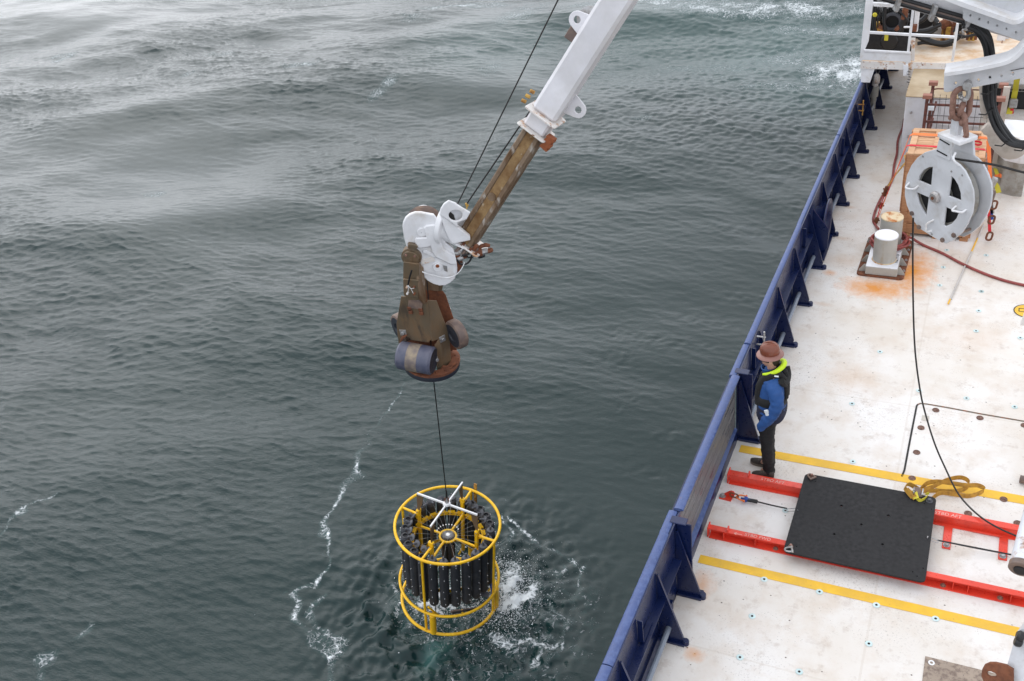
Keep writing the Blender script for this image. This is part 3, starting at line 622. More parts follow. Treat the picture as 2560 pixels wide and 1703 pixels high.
# gate section
gt = thing('bulwark_gate', (wallx(8.2), 8.2, 0), 'blue bulwark gate lined with four glossy dark boards, in front of the red rails', 'gate')
wallstrip(GY0, GY1, .0, .98, lambda y: wallx(y) - .10, lambda y: wallx(y) - .06, 'gate_plate', M['navy'], gt)
n = 4; z0, z1 = .24, .945
for i in range(n):
    a = z0 + (z1 - z0) * i / n; b = z0 + (z1 - z0) * (i + 1) / n - .010
    wallstrip(GY0 + .03, GY1 - .03, a, b, lambda y: wallx(y) - .058, lambda y: wallx(y) - .026, 'board', M['board'], gt)
vs = []; 
kerb = [(wallx(8.2) - .058, .0), (wallx(8.2) + .012, .0), (wallx(8.2) + .014, .13), (wallx(8.2) - .004, .185), (wallx(8.2) - .058, .22)]
MB().prism([V((x, GY0 - .0, z)) for x, z in kerb], (0, GY1 - GY0, 0)).build('sill_pipe', M['navy'], gt, smooth=50)
MB().beam((wallx(8.2) - .022, GY0, .205), (wallx(8.2) - .022, GY1, .205), .075, .012, up=(.45, 0, 1)).build('sill_sheen', M['capblue'], gt, smooth=0, label='pale blue strip along the gate sill with its light reflection painted in')  # paler strip colours in the light reflected off the rounded sill
caprail(GY0, GY1, .01, .045, .100, parent=gt, name='gate_cap')
wallstrip(GY0, GY1, .93, .985, lambda y: wallx(y) - .058, lambda y: wallx(y) - .012, 'gate_inner_lip', M['navy'], gt)
for y, s_ in ((6.80, 1), (9.40, 1)):
    pt = MB().box((wallx(y) + .075, y + .06, .60), (.16, .016, .80), bev=.006)
    pt.prism([V((wallx(y) - .0, y, .03)), V((footx(y) - .02, y, .03)), V((footx(y) - .02, y, .09)), V((wallx(y) + .02, y, .92)), V((wallx(y), y, .92))], (0, .014, 0))
    g_ = pt.build('gate_post', M['navy'], gt, smooth=0)
    MB().beam((footx(y) - .018, y + .007, .09), (wallx(y) + .022, y + .007, .92), .026, .006, up=(1, 0, .3)).build('face_bar', M['navy'], g_, smooth=0)
    MB().box(((wallx(y) + footx(y)) / 2, y + .03, .018), (footx(y) - wallx(y), .13, .034), bev=.005).build('foot_plate', M['navy'], g_, smooth=0)
    MB().lathe([(.036, .0), (.038, .055), (.03, .066)], Matrix.Translation((footx(y) + .004, y + .02, 0)), n=12).build('foot_boss', M['navy'], g_)
    MB().box((wallx(y) + .02, y + .08, 1.0), (.17, .10, .018), bev=.006).build('post_head', M['navy'], g_, smooth=0)
    MB().cyl((wallx(y) + .035, y + .1, .93), (wallx(y) + .035, y + .1, .99), .026).build('hinge_pin', M['seal'], g_)
# fairlead
fy = 14.28; fx = wallx(fy); fl = thing('fairlead', (fx, fy, .45), 'big oval navy blue fairlead bell mouth set in the bulwark opposite the bollard', 'fairlead')
vs = []; fs = []; nn = 28
for i, (x, rx, rz) in enumerate(((-.01, .26, .23), (.06, .27, .24), (.13, .30, .27), (.18, .35, .32), (.20, .40, .38), (.19, .42, .40), (.17, .42, .40), (.15, .36, .33), (.10, .30, .27), (-.01, .30, .27))):
    for k in range(nn): vs.append(V((fx + x, fy + rx * math.cos(2 * PI * k / nn), .47 + rz * math.sin(2 * PI * k / nn))))
for i in range(9):
    for k in range(nn): fs.append([i * nn + k, i * nn + (k + 1) % nn, (i + 1) * nn + (k + 1) % nn, (i + 1) * nn + k])
MB().add(vs, fs).build('bell_mouth', M['navy'], fl, smooth=60)
MB().prism([V((fx + .02, fy - .44, .06)), V((fx + .27, fy - .44, .30)), V((fx + .27, fy - .44, .62)), V((fx + .02, fy - .44, .94))], (0, .016, 0)).build('side_plate', M['navy'], fl, smooth=0)
MB().box((fx + .12, fy, .045), (.22, .8, .03), bev=.006).build('base_shelf', M['navy'], fl, smooth=0)
# cleat levers on two stanchions
for q, lab in (((1900, 850), 'steel pin lever clamped to the bulwark stanchion behind the hard hat'), ((2150, 268), 'small brass coloured pin lever on the bulwark near the white vent')):
    k = (q[1] - 851.5); y = 10.62 if q[1] > 800 else 18.15
    b_ = P(*q, x=wallx(y) + .05); y = b_.y; lv = thing('pin_lever', b_, lab, 'lever', 'pin levers on the bulwark')
    mt = M['steel'] if q[1] > 800 else M['gold']
    MB().cyl(b_ + V((.05, 0, -.16)), b_ + V((.05, 0, .13)), .012, 10).build('pin', mt, lv)
    for dz in (-.07, .05): MB().cyl(b_ + V((-.04, 0, dz)), b_ + V((.07, 0, dz)), .012, 8).build('bracket_arm', mt, lv)
# gooseneck vent
b_ = P(2180, 286, z=0); vx, vy = b_.x, b_.y
vt = thing('vent_pipe', (vx, vy, 0), 'white gooseneck vent pipe with rust stain beside the far bulwark', 'vent')
pz0 = P(2180, 222, y=vy).z
MB().tube([(vx, vy, 0), (vx, vy, pz0 * .55), (vx, vy, pz0 - .1)], .050, 12).build('stem', M['bollard'], vt)
MB().cyl((vx, vy, pz0 - .16), (vx, vy, pz0 + .06), .085, 16, .01).build('collar', M['bollard'], vt)
MB().tube(smooth_path([(vx, vy, pz0), (vx + .005, vy, pz0 + .12), (vx + .02, vy - .02, pz0 + .24), (vx + .04, vy - .10, pz0 + .27), (vx + .05, vy - .17, pz0 + .18)], 5), .062, 12).build('gooseneck', M['whiterust'], vt)

# ------------------------------------------------------------ gear on the deck
def boltm(r=.022, h=.024):
    b = MB().lathe([(r * 1.5, 0), (r * 1.5, .005), (r, .005), (r, h), (r * .8, h + .003)], n=6); return b
def bolt(p_, parent, r=.022, h=.024, mt=None, name='bolt'):
    m_ = MB(); m_.lathe([(r * 1.6, 0), (r * 1.6, .006)], Matrix.Translation(p_), 14); m_.lathe([(r, .006), (r, h), (r * .8, h + .003)], Matrix.Translation(p_), 6)
    return m_.build(name, mt or M['steel'], parent)
# red rails
r1 = thing('red_rail', (-.5, 8.68, 0), 'red steel rail behind the black plate, lettered STBD AFT', 'rail', 'red rails across the deck')
def bar(name, x0, x1, y0, y1, z0, z1, parent, mt=None, bev=.003): return MB().box(((x0 + x1) / 2, (y0 + y1) / 2, (z0 + z1) / 2), (x1 - x0, y1 - y0, z1 - z0), bev=bev).build(name, mt or M['red'], parent, smooth=0)
XR = 5.6
bar('web', -2.09, XR, 8.615, 8.627, .012, .108, r1); bar('top_flange', -2.10, XR, 8.612, 8.70, .108, .120, r1); bar('bottom_flange', -2.09, XR, 8.575, 8.69, .0, .012, r1)
bar('end_plate', -2.112, -2.098, 8.585, 8.72, .0, .145, r1); bar('stop_lug', -1.88, -1.862, 8.625, 8.705, .12, .155, r1)
bar('splice_bar', .55, .85, 8.566, 8.576, .015, .03, r1)
for x in (-1.40, 1.9): bar('rear_foot', x - .055, x + .055, 8.69, 8.80, .0, .014, r1); bolt(V((x, 8.755, .014)), r1)
for u, v in ((2366, 1363), (2507, 1391)):
    p_ = P(u, v, z=.015); bar('foot_bar', p_.x - .042, p_.x + .042, p_.y - .045, 8.58, .0, .015, r1); bolt(V((p_.x, p_.y, .015)), r1)
r2 = thing('red_rail', (-.5, 7.73, 0), 'open sided red steel rail in front of the black plate, lettered STBD FWD', 'rail', 'red rails across the deck')
bar('web', -2.09, XR, 7.755, 7.767, .012, .100, r2); bar('top_flange', -2.10, XR, 7.700, 7.772, .100, .112, r2); bar('bottom_flange', -2.09, XR, 7.665, 7.77, .0, .012, r2)
bar('end_plate', -2.112, -2.098, 7.675, 7.785, .0, .14, r2); bar('stop_lug', -1.90, -1.882, 7.70, 7.775, .112, .15, r2)
for x in (-1.93, -1.58, -1.2, .0, .42, .56, .95, 1.6): bar('rib', x - .004, x + .004, 7.675, 7.755, .012, .100, r2)
for x in (-1.36, .33, .86, 1.5): bolt(V((x, 7.71, .012)), r2, .018, .022, M['chain']); bar('pad', x - .05, x + .05, 7.672, 7.75, .012, .016, r2, bev=0)
for body, q0, q1, z_, sz, par in (('STBD AFT', (1902, 1197), (1962, 1209), .121, .062, r1), ('STBD AFT', (2335, 1288), (2395, 1300), .121, .062, r1), ('STBD FWD', (1860, 1340), (1915, 1352), .113, .058, r2), ('\u2190', (1835, 1333), (1853, 1337), .113, .07, r2)):
    a = P(*q0, z=z_)
    if body == '\u2190':
        MB().beam(a, a + V((.09, 0, 0)), .006, .001).beam(a, a + V((.03, .018, 0)), .006, .001).beam(a, a + V((.03, -.018, 0)), .006, .001).build('marker_arrow', M['text'], par, smooth=0)
    else:
        a.y = (8.625 if par is r1 else 7.712); text('lettering', body, sz, Matrix.Translation(a + V((0, 0, .0012))), M['text'], par, shear=.1)
# black plate
bp = thing('black_plate', (-.55, 8.22, .12), 'large square black plate with five holes lying across the red rails', 'plate')
def zz(a, b, z=.146): q = P(*z7(a, b), z=z); return (q.x + .55, q.y - 8.22)
hs_ = [circ(*zz(*q), .017, 14) for q in ((1045, 355), (1382, 426), (1188, 491), (993, 559), (1340, 633))] + [circ(*zz(*q), .010, 10) for q in ((857, 181), (722, 649), (1640, 340), (1692, 381), (1557, 832), (1589, 863), (1632, 806))]
plate('plate', [rrect(-.705, -.640, .705, .635, .05)] + hs_, .022, Matrix.Translation((-.55, 8.22, .133)), M['plate'], bp, bev=.004)
def shackle(c, dirv, parent=None, r=.009, L=.085, mt=None):
    """bow shackle lying on a surface, opening towards dirv"""
    d = V(dirv).normalized(); n_ = V((0, 0, 1)); s_ = d.cross(n_); pts = []
    for k in range(15):
        a = -.25 * PI + 1.5 * PI * k / 14 + PI / 4; a = PI * k / 14
        pts.append(V(c) + d * (-L * .45 + L * .75 * math.sin(a) ** .8) + s_ * math.cos(a) * L * .36)
    m_ = MB().tube([V(c) - d * L * .6 + s_ * L * .28] + pts + [V(c) - d * L * .6 - s_ * L * .28], r, 8)
    m_.cyl(V(c) - d * L * .6 + s_ * L * .5, V(c) - d * L * .6 - s_ * L * .5, r * 1.25, 8); return m_
for (a, b), dv, mt in (((820, 140), (-.8, .7, 0), M['rust']), ((655, 672), (-1, -.35, 0), M['steel'])):
    q = P(*z7(a, b), z=.165); shackle(q, dv).build('shackle', M['rim'] if mt is M['rust'] else mt, bp)
    q2 = P(*z7(a + (12 if b < 300 else 26), b + (5 if b < 300 else -22)), z=.146); bolt(V((q2.x, q2.y, .144)), bp, .016, .03, M['chain'])
q = P(*z7(1677, 322), z=.15); bolt(V((q.x, q.y, .144)), bp, .022, .03, M['capgrey'])
# anchor bracket and tie-down left
zr = ZM(1720, 1170, 12.06)
ab = thing('anchor_bracket', P(*zr(1150, 870), z=0), 'small red deck bracket with lug, bolted down between the red rails', 'bracket')
pts = [P(*zr(*q), z=.012) for q in ((930, 905), (1020, 745), (1390, 810), (1290, 1000))]
MB().prism(pts, (0, 0, -.012)).build('base', M['red'], ab, smooth=0)
lc = P(*zr(1300, 870), z=.012); lw = V((.085, .0, 0))
MB().prism([lc - lw * 1.3, lc + lw * .3, lc + lw * .55 + V((0, 0, .05)), lc + lw * .35 + V((0, 0, .085)), lc + V((0, 0, .09)), lc - lw * .3 + V((0, 0, .075))], (0, .012, 0)).build('lug', M['red'], ab, smooth=0)
q = P(*zr(1045, 845), z=.012); bolt(V((q.x, q.y, .012)), ab, .024, .03)
td = thing('tie_down', P(*zr(1600, 900), z=.05), 'black rope tie down with blue swivel and orange shackle left of the plate', 'rope')
c1 = P(*zr(1390, 830), z=.07); MB().link(c1, (1, -.1, 0), (0, .2, 1), .10, .05, .009).build('chain_link', M['rust'], td)
c2 = P(*zr(1555, 880), z=.055); shackle(c2, (-1, .1, 0), r=.009, L=.11).build('orange_shackle', M['orange'], td)
c3 = P(*zr(1740, 945), z=.05); MB().lathe([(.012, -.055), (.014, -.02), (.034, -.015), (.034, .012), (.018, .03), (.018, .05)], frame(c3, (0, 1, 0), (1, -.04, 0)), 14).build('swivel', M['bluedark'], td)
c4_ = P(*zr(1900, 985), z=.05); c5 = P(*zr(2100, 1020), z=.045); MB().beam(c4_ - V((.05, 0, 0)), c5, .04, .035, bev=.006).build('clamp', M['black'], td)
e = P(*z7(655, 378), z=.06)
MB().tube(smooth_path([c5, (c5 + e) / 2 + V((0, .004, -.008)), e], 6), .0085, 8).build('rope', M['black'], td)
c6 = P(*z7(690, 388), z=.09); MB().link(c6, (1, -.05, .35), (0, 1, 0), .13, .045, .005).build('carabiner', M['steel'], td)
MB().cyl(c6 + V((.05, 0, .02)), P(*z7(733, 390), z=.158), .006, 8).build('pin', M['capgrey'], td)
td = thing('tie_down_rope', P(*z7(1900, 650), z=.06), 'thin black rope hooked to the right edge of the black plate', 'rope')
c6 = P(*z7(1700, 600), z=.12); MB().link(c6, (1, -.05, -.3), (0, 1, 0), .12, .045, .005).build('carabiner', M['steel'], td)
MB().cyl(c6 + V((-.05, 0, .03)), P(*z7(1662, 590), z=.155), .006, 8).build('pin', M['steel'], td)
a = P(*z7(1730, 603), z=.10); b_ = P(*z7(2270, 708), z=.035); b2 = V((2.4, b_.y + .03, .03))
MB().tube([a, a.lerp(b_, .5), b_, b2], .005, 6).tube([a + V((0, -.012, .004)), a.lerp(b_, .5) + V((0, -.014, 0)), b_ + V((0, -.01, 0)), b2 + V((0, -.01, 0))], .005, 6).build('rope', M['black'], td)
# mustard strap heap: one webbing run in wide loops
sp = thing('webbing_strap', P(*z3(700, 1350), z=.02), 'loose mustard webbing strap looped on the deck by the black plate corner', 'strap')
def zp(a, b, h): return P(*z3(a, b), z=h)
run = [zp(370, 1495, .02), zp(480, 1425, .05), zp(640, 1440, .05), zp(840, 1465, .045), zp(1000, 1420, .06), zp(1038, 1365, .09), zp(960, 1325, .12), zp(820, 1325, .11), zp(640, 1300, .10), zp(430, 1275, .12), zp(300, 1300, .10), zp(215, 1380, .05)]
MB().ribbon(smooth_path(run, 6), .052, .004, side=(0, .35, 1)).build('webbing', M['strap'], sp)
run = [zp(220, 1400, .06), zp(380, 1340, .09), zp(560, 1255, .10), zp(720, 1222, .08), zp(820, 1250, .09), zp(850, 1310, .08), zp(780, 1375, .05), zp(640, 1405, .04), zp(420, 1395, .045), zp(240, 1400, .05)]
MB().ribbon(smooth_path(run, 6), .050, .004, side=(0, .5, 1)).build('webbing', M['strap'], sp)
run = [zp(205, 1390, .10), zp(130, 1340, .17), zp(60, 1310, .20), zp(10, 1350, .22), zp(40, 1400, .22), zp(110, 1480, .20)]
MB().ribbon(smooth_path(run, 6), .055, .005, side=(.3, .2, 1)).build('webbing', M['strap'], sp)
run = [zp(30, 1375, .20), zp(100, 1440, .19), zp(150, 1500, .165)]
MB().ribbon(smooth_path(run, 6), .055, .005, side=(1, .2, .3)).build('webbing', M['strap'], sp)
bk = thing('ratchet_buckle', zp(180, 1430, .18), 'ratchet buckle and bright yellow strap tail resting on the black plate corner', 'buckle')
c = zp(185, 1420, .18); MB().box((0, 0, 0), (.07, .12, .03), frame(c, (1, .3, .1), (.2, -.4, 1)), .006).build('ratchet_body', M['rim'], bk)
for d in (-.045, .045): MB().cyl(c + V((d, -.05, .02)), c + V((d, .05, .02)), .009, 8).build('spindle', M['steel'], bk)
tl = [zp(130, 1390, .19), zp(145, 1450, .185), zp(160, 1500, .175)]
yt = MB().ribbon(smooth_path(tl, 5), .06, .004, side=(1, 0, .3)).build('label_strap', M['yelweb'], bk)
text('lettering', 'EST', .04, frame(zp(128, 1455, .20) , (0.1, .9, .1), (.25, -.55, .8)), M['texty'], yt)
run = [zp(165, 1490, .165), zp(210, 1525, .16), zp(270, 1500, .165), zp(310, 1450, .18), zp(290, 1425, .20)]
MB().ribbon(smooth_path(run, 6), .045, .004, side=(.2, .2, 1)).build('strap_tail', M['yelweb'], bk)
# double bollard
bl = thing('double_bollard', (-1.0, 14.2, 0), 'rusty double mooring bollard on a welded base beside the bulwark', 'bollard')
A = [V((-1.36, 13.62, 0)), V((-.69, 13.56, 0)), V((-.675, 14.78, 0)), V((-1.345, 14.82, 0))]
plate('base_plate', [rrect(-.335, -.60, .335, .60, .06)], .030, Matrix.Translation((-1.015, 14.20, .016)) @ Matrix.Rotation(rad(-1.2), 4, 'Z'), M['rust'], bl, bev=.004)
x0, x1, y0, y1, zt = -1.245, -.785, 13.62, 14.62, .165
MB().box(((x0 + x1) / 2, (y0 + y1) / 2, .031 + (zt - .031) / 2), (x1 - x0, y1 - y0, zt - .031), bev=.008).build('pedestal', M['bollard'], bl, smooth=0)
MB().box(((x0 + x1) / 2, (y0 + y1) / 2, zt + .002), (x1 - x0 - .01, y1 - y0 - .01, .003)).build('pedestal_top', M['bollardtop'], bl, smooth=0)
for y in (13.70, 13.98, 14.3, 14.6):
    for s_, xa in ((-1, x0), (1, x1)):
        MB().prism([V((xa, y, .031)), V((xa + s_ * .10, y, .031)), V((xa + s_ * .10, y, .05)), V((xa + s_ * .03, y, zt - .01)), V((xa, y, zt - .01))], (0, .012, 0)).build('gusset', M['bollard'], bl, smooth=0)
for y in (13.82, 14.15, 14.47): bolt(V((x1 + .075, y, .032)), bl, .014, .02)
for (px, py), r_, h, mt in (((-1.009, 13.885), .168, .595, M['bollardtop']), ((-.99, 14.40), .163, .635, M['bollardrust'])):
    po = MB().lathe([(r_, zt), (r_, h - .004), (r_ - .004, h)], Matrix.Translation((px, py, 0)), 36).build('post', M['bollard'], bl)
    MB().lathe([(.001, h + .003), (r_ - .006, h + .003), (r_ + .003, h - .004), (r_ + .003, h - .016), (r_, h - .016)], Matrix.Translation((px, py, 0)), 36, cap=False).build('post_top', mt, po)
    MB().lathe([(r_ + .012, zt + .003), (r_ + .008, zt + .014), (r_, zt + .018)], Matrix.Translation((px, py, 0)), 36, cap=False).build('weld_ring', M['bollardrust'], po)
text('lettering', 'REV/0', .11, Matrix.Translation((-.808, 13.80, zt + .006)) @ Matrix.Rotation(rad(90), 4, 'Z'), M['texty'], bl, th=.0006)
# red hose: along the deck, coiled on the rear bollard, off to the right
hz = thing('red_hose', (-.6, 14, .03), 'dark red rubber hose coiled round the rear bollard and running across the deck', 'hose')
p1 = [P(*z5(*q), z=.025) for q in ((425, 60), (412, 130), (375, 230), (368, 330), (345, 430), (330, 540), (285, 625), (240, 700), (205, 770), (180, 840), (175, 890), (195, 930))]
p1 += [P(*z5(215, 955), z=.12)]
MB().tube(smooth_path(p1, 5), .021, 10).build('hose_run', M['hose'], hz)
loops = []
for k in range(86):
    a = rad(150 + k * 12.2); rr = .245 + .018 * math.sin(k * .31); loops.append(V((-.99 + rr * 1.08 * math.cos(a), 14.36 + rr * math.sin(a), .195 + .040 * (k // 29) + .012 * math.sin(k * .5))))
MB().tube(loops, .020, 10).build('hose_coil', M['hose'], hz)
p2 = [loops[-1] if 0 else V((-.78, 14.22, .30)), P(*z5(470, 1025), z=.16), P(*z5(530, 1058), z=.05)] + [P(*z5(*q), z=.022) for q in ((600, 1095), (740, 1155), (900, 1240), (1080, 1320), (1250, 1378), (1405, 1415), (1560, 1445), (1800, 1480))]
MB().tube(smooth_path(p2, 5), .021, 10).build('hose_run', M['hose'], hz)
# striped pole lying on deck
ps = thing('boat_pole', P(2400, 690, z=.02), 'slim grey pole with two yellow bands lying on deck under the white pulley block', 'pole')
a, b_ = P(*z5(785, 1566), z=.02), P(*z5(1075, 920), z=.02)
def seg(t0, t1, mt): MB().cyl(a.lerp(b_, t0), a.lerp(b_, t1), .012, 10).build('pole_section', mt, ps)
seg(0, .05, M['poleyel']); seg(.05, .63, M['poly']); seg(.63, .81, M['poleyel']); seg(.81, 1, M['poly'])
# items at the lower right frame edge
rm = thing('hydraulic_ram', P(2540, 1380, z=1.5), 'weathered white cylinder end with black cap, jutting in at the right edge', 'ram')
e0 = P(2551, 1422, z=1.5); e1 = P(2662, 1003, z=1.9); ax = (e1 - e0).normalized(); RR = .093
e1 = e0 + (e1 - e0) * 1.75
MB().cyl(e0, e1, RR, 32, .006).build('barrel', M['ramwhite'], rm)
MB().cyl(e0 - ax * .012, e0 + ax * .05, RR + .003, 32, .006).build('end_cap', M['rim'], rm)
MB().cyl(e0 - ax * .03, e0 - ax * .006, RR * .55, 20, .004).build('end_boss', M['black'], rm)
hd = e0 - (FW * .10) + RT * .05
MB().tube(smooth_path([hd - ax * .02, hd + ax * .0 - RT * .015, hd + ax * .12 - RT * .01, hd + ax * .17 + RT * .02], 5), .013, 8).build('handle', M['stain'], rm)
MB().box((e1.x, e1.y, e1.z / 2 + .15), (.26, .26, e1.z + .3), bev=.02).build('support_column', M['whiterust'], rm, smooth=0)
p_ = P(2554, 1198, z=.05); sb = MB().cyl(p_ + V((-.02, 0, 0)), p_ + V((.6, -.05, 0)), .045, 18, .004).build('pipe_stub', M['rim'], None, label='short grey pipe end on the deck at the right edge above the yellow line', cat='pipe')
pc = thing('grey_post', P(2560, 1660, z=1.2), 'grey steel post with a rusty lifting eye at the bottom right corner', 'post')
pp = Pl(P(2540, 1640, z=1.25), V((-.25, -.85, .45)))
def q2(L): return [pp.p(u, v) for u, v in L]
MB().prism(q2([(2542, 1580), (2556, 1572), (2600, 1566), (2600, 1760), (2500, 1760), (2519, 1660)]), pp.n * -.25).build('column', M['lightgrey'], pc, smooth=0)
fc = pp.p(2560, 1700) - pp.n * .13; MB().box((fc.x + .10, fc.y - .05, .45), (.24, .24, .90), bev=.02).build('foot_column', M['lightgrey'], pc, smooth=0)
ex = pp.basis()
lo = pp.l2([(2462, 1668), (2468, 1657), (2480, 1652), (2494, 1652), (2520, 1658), (2536, 1668), (2536, 1760), (2500, 1760), (2480, 1725), (2466, 1700), (2460, 1684)])
ho = pp.l2([(2470, 1676), (2474, 1671), (2482, 1671), (2494, 1676), (2499, 1683), (2492, 1688), (2480, 1687), (2472, 1682)])
plate('lifting_eye', [lo, ho], .03, Matrix.Translation(pp.n * .05) @ pp.mat(), M['rust'], pc, bev=.006)
kb = pp.p(2553, 1588); MB().lathe([(.02, -.03), (.04, -.02), (.045, .01), (.03, .03)], frame(kb + pp.n * .03, (1, 0, 0), (-1, 0, .2)), 14).build('rubber_stop', M['blackhose'], pc)
kb = pp.p(2548, 1603); MB().lathe([(.02, -.03), (.035, -.02), (.04, .01), (.03, .03)], frame(kb + pp.n * .03, (1, 0, 0), (-1, 0, .2)), 14).build('rubber_stop', M['blackhose'], pc)
sp_ = P(2556, 795, z=1.2); MB().cyl(P(2556, 812, z=1.0), P(2566, 765, z=1.24) + V((.05, 0, .2)), .028, 14, .004).beam(P(2556, 812, z=1.0) + V((.06, .02, .05)), P(2556, 812, z=1.0) + V((.20, .02, -.98)), .05, .05).build('post_tip', M['whiterust'], None, label='cream post tip in front of the round yellow deck sign', cat='post')

# ------------------------------------------------------------ water sampling frame (rosette)
RO = V((-6.06528693, 8.37135333, -1.64003984)); RN = V((0.13525404, 0.02877337, 0.99039307)).normalized()
RX = (RT - RN * RT.dot(RN)).normalized(); RF = frame(RO, RX, RN)
def rp(r, deg, z): return RF @ V((r * math.cos(rad(deg)), r * math.sin(rad(deg)), z))
def ringpts(r, z, n=72): return [rp(r, 360 * k / n, z) for k in range(n)]
ro = thing('sampling_rosette', rp(0, 0, -1.5), 'round yellow water sampling frame packed with dark grey bottles, dipping into the sea', 'sampler')
Y = M['yellow']
MB().tube(ringpts(.75, 0), .0215, 10, closed=True).build('top_ring', Y, ro, smooth=60)
MB().tube(ringpts(.735, -1.125), .0215, 10, closed=True).build('middle_ring', Y, ro, smooth=60)
MB().tube(ringpts(.725, -1.545), .024, 10, closed=True).build('bottom_ring', Y, ro, smooth=60)
PA = (-115.5, -25, 65, 155)
for a in PA:
    MB().cyl(rp(.74, a, 0), rp(.722, a, -1.54), .019, 12).build('post', Y, ro)
    sp_ = MB().cyl(rp(.74, a, -.005), rp(.50, a, -.02), .019, 12).build('spoke', Y, ro)
    MB().prism([rp(.60, a + 1.2, -.005), rp(.46, a + 4, .0), rp(.46, a + 4, -.10), rp(.49, a + 3, -.10)], RF.to_3x3() @ V((math.sin(rad(a)), -math.cos(rad(a)), 0)) * .012).build('gusset', Y, sp_, smooth=0)
    MB().beam(rp(.465, a, .03), rp(.455, a, -1.0), .045, .045, up=RF.to_3x3() @ V((math.cos(rad(a)), math.sin(rad(a)), 0)), bev=.004).build('inner_upright', Y, ro, smooth=0)
    MB().cyl(rp(.45, a, -.26), rp(.13, a, -.25), .019, 12).build('hub_spoke', Y, ro)
    MB().box((0, 0, 0), (.05, .08, .07), RF @ Matrix.Rotation(rad(a), 4, 'Z') @ Matrix.Translation((.47, 0, .05)), .006).build('clevis', Y, ro, smooth=0)
    MB().cyl(rp(.475, a + 6, .06), rp(.475, a - 6, .06), .009, 8).build('clevis_pin', M['steel'], ro)
    MB().cyl(rp(.722, a + (9 if a < 0 else 0), -1.14), rp(.722, a + (9 if a < 0 else 0), -1.545), .048, 20, .008).build('weight_tube', Y, ro)
    MB().cyl(rp(.72, a + 4, -1.0), rp(.60, a + 14, -1.30), .016, 10).build('diagonal_brace', Y, ro)
# two perforated inner hoops that carry the bottles
for z in (-.30, -.86):
    n = 64; vs = []; fs = []
    for k in range(n):
        for r_, dz in ((.500, -.032), (.500, .032), (.492, .032), (.492, -.032)): vs.append(rp(r_, 360 * k / n, z + dz))
    for k in range(n):
        j = (k + 1) % n
        for q in range(4): fs.append([k * 4 + q, k * 4 + (q + 1) % 4, j * 4 + (q + 1) % 4, j * 4 + q])
    hp_ = MB().add(vs, fs).build('bottle_hoop', Y, ro)
    if z > -.5:
        hm_ = MB()
        for k in range(48):
            a = 7.5 * k + 3 + (1 if k % 2 else -1)
            hm_.cyl(rp(.490, a, z), rp(.4885, a, z), .0095, 8)
        hm_.build('hoop_bolts', M['rim'], hp_)
for k in range(24):                      # bottle saddles
    a = -92.5 + 15 * k; MB().box((0, 0, 0), (.05, .10, .03), RF @ Matrix.Rotation(rad(a), 4, 'Z') @ Matrix.Translation((.525, 0, -.30)), .004).build('saddle', Y, ro, smooth=0)
# hub ring and trigger head
MB().tube(ringpts(.118, -.255, 40), .018, 8, closed=True).build('hub_ring', Y, ro, smooth=60)
cs = MB().lathe([(.084, -.36), (.084, -.235), (.080, -.225)], RF, 32).build('trigger_head', M['black'], ro)
MB().lathe([(.001, -.2165), (.028, -.2165), (.028, -.224)], RF, 20, cap=False).build('trigger_cap', M['plug'], cs)
for k in range(24):
    a = -92.5 + 15 * k
    MB().beam(rp(.030, a, -.220), rp(.082, a, -.220), .0045, .005, up=RN).beam(rp(.086, a, -.228), rp(.086, a, -.35), .0045, .006, up=rp(1, a, 0) - rp(0, a, 0)).build('trigger_latch', M['steel'], cs, smooth=0)
MB().lathe([(.055, -.9), (.062, -.88), (.062, -.40), (.07, -.37)], RF, 18).build('pressure_housing', M['capgrey'], ro)
for k in range(6):
    a = 60 * k + 20; MB().cyl(rp(.085, a, -.40), rp(.08, a, -.95), .018, 10).build('electronics_tube', M['rim'] if k % 2 else M['black'], ro)
# alloy lifting cross with hanging end plates
cr = MB()
for a in (-25, 65): cr.beam(rp(.478, a, .395), rp(.478, a + 180, .395), .022, .03, up=RN, bev=.002)
cr.lathe([(.050, .385), (.060, .395), (.052, .42), (.02, .425)], RF, 8)
cr = cr.build('lifting_cross', M['plug'], ro, smooth=0)
for a in PA:
    t_ = RF.to_3x3() @ V((-math.sin(rad(a)), math.cos(rad(a)), 0))
    MB().prism([rp(.482, a, .385) , rp(.482, a, .07), rp(.452, a, .07), rp(.40, a, .22), rp(.375, a, .385)], t_ * .012).build('end_plate', M['brownplate'], cr, smooth=0)
MB().lathe([(.02, .42), (.026, .44), (.015, .50), (.012, .56)], RF, 10).build('swivel', M['steel'], cr)
MB().link(rp(0, 0, .47), RN, RX, .10, .05, .008).build('shackle', M['rust'], cr)
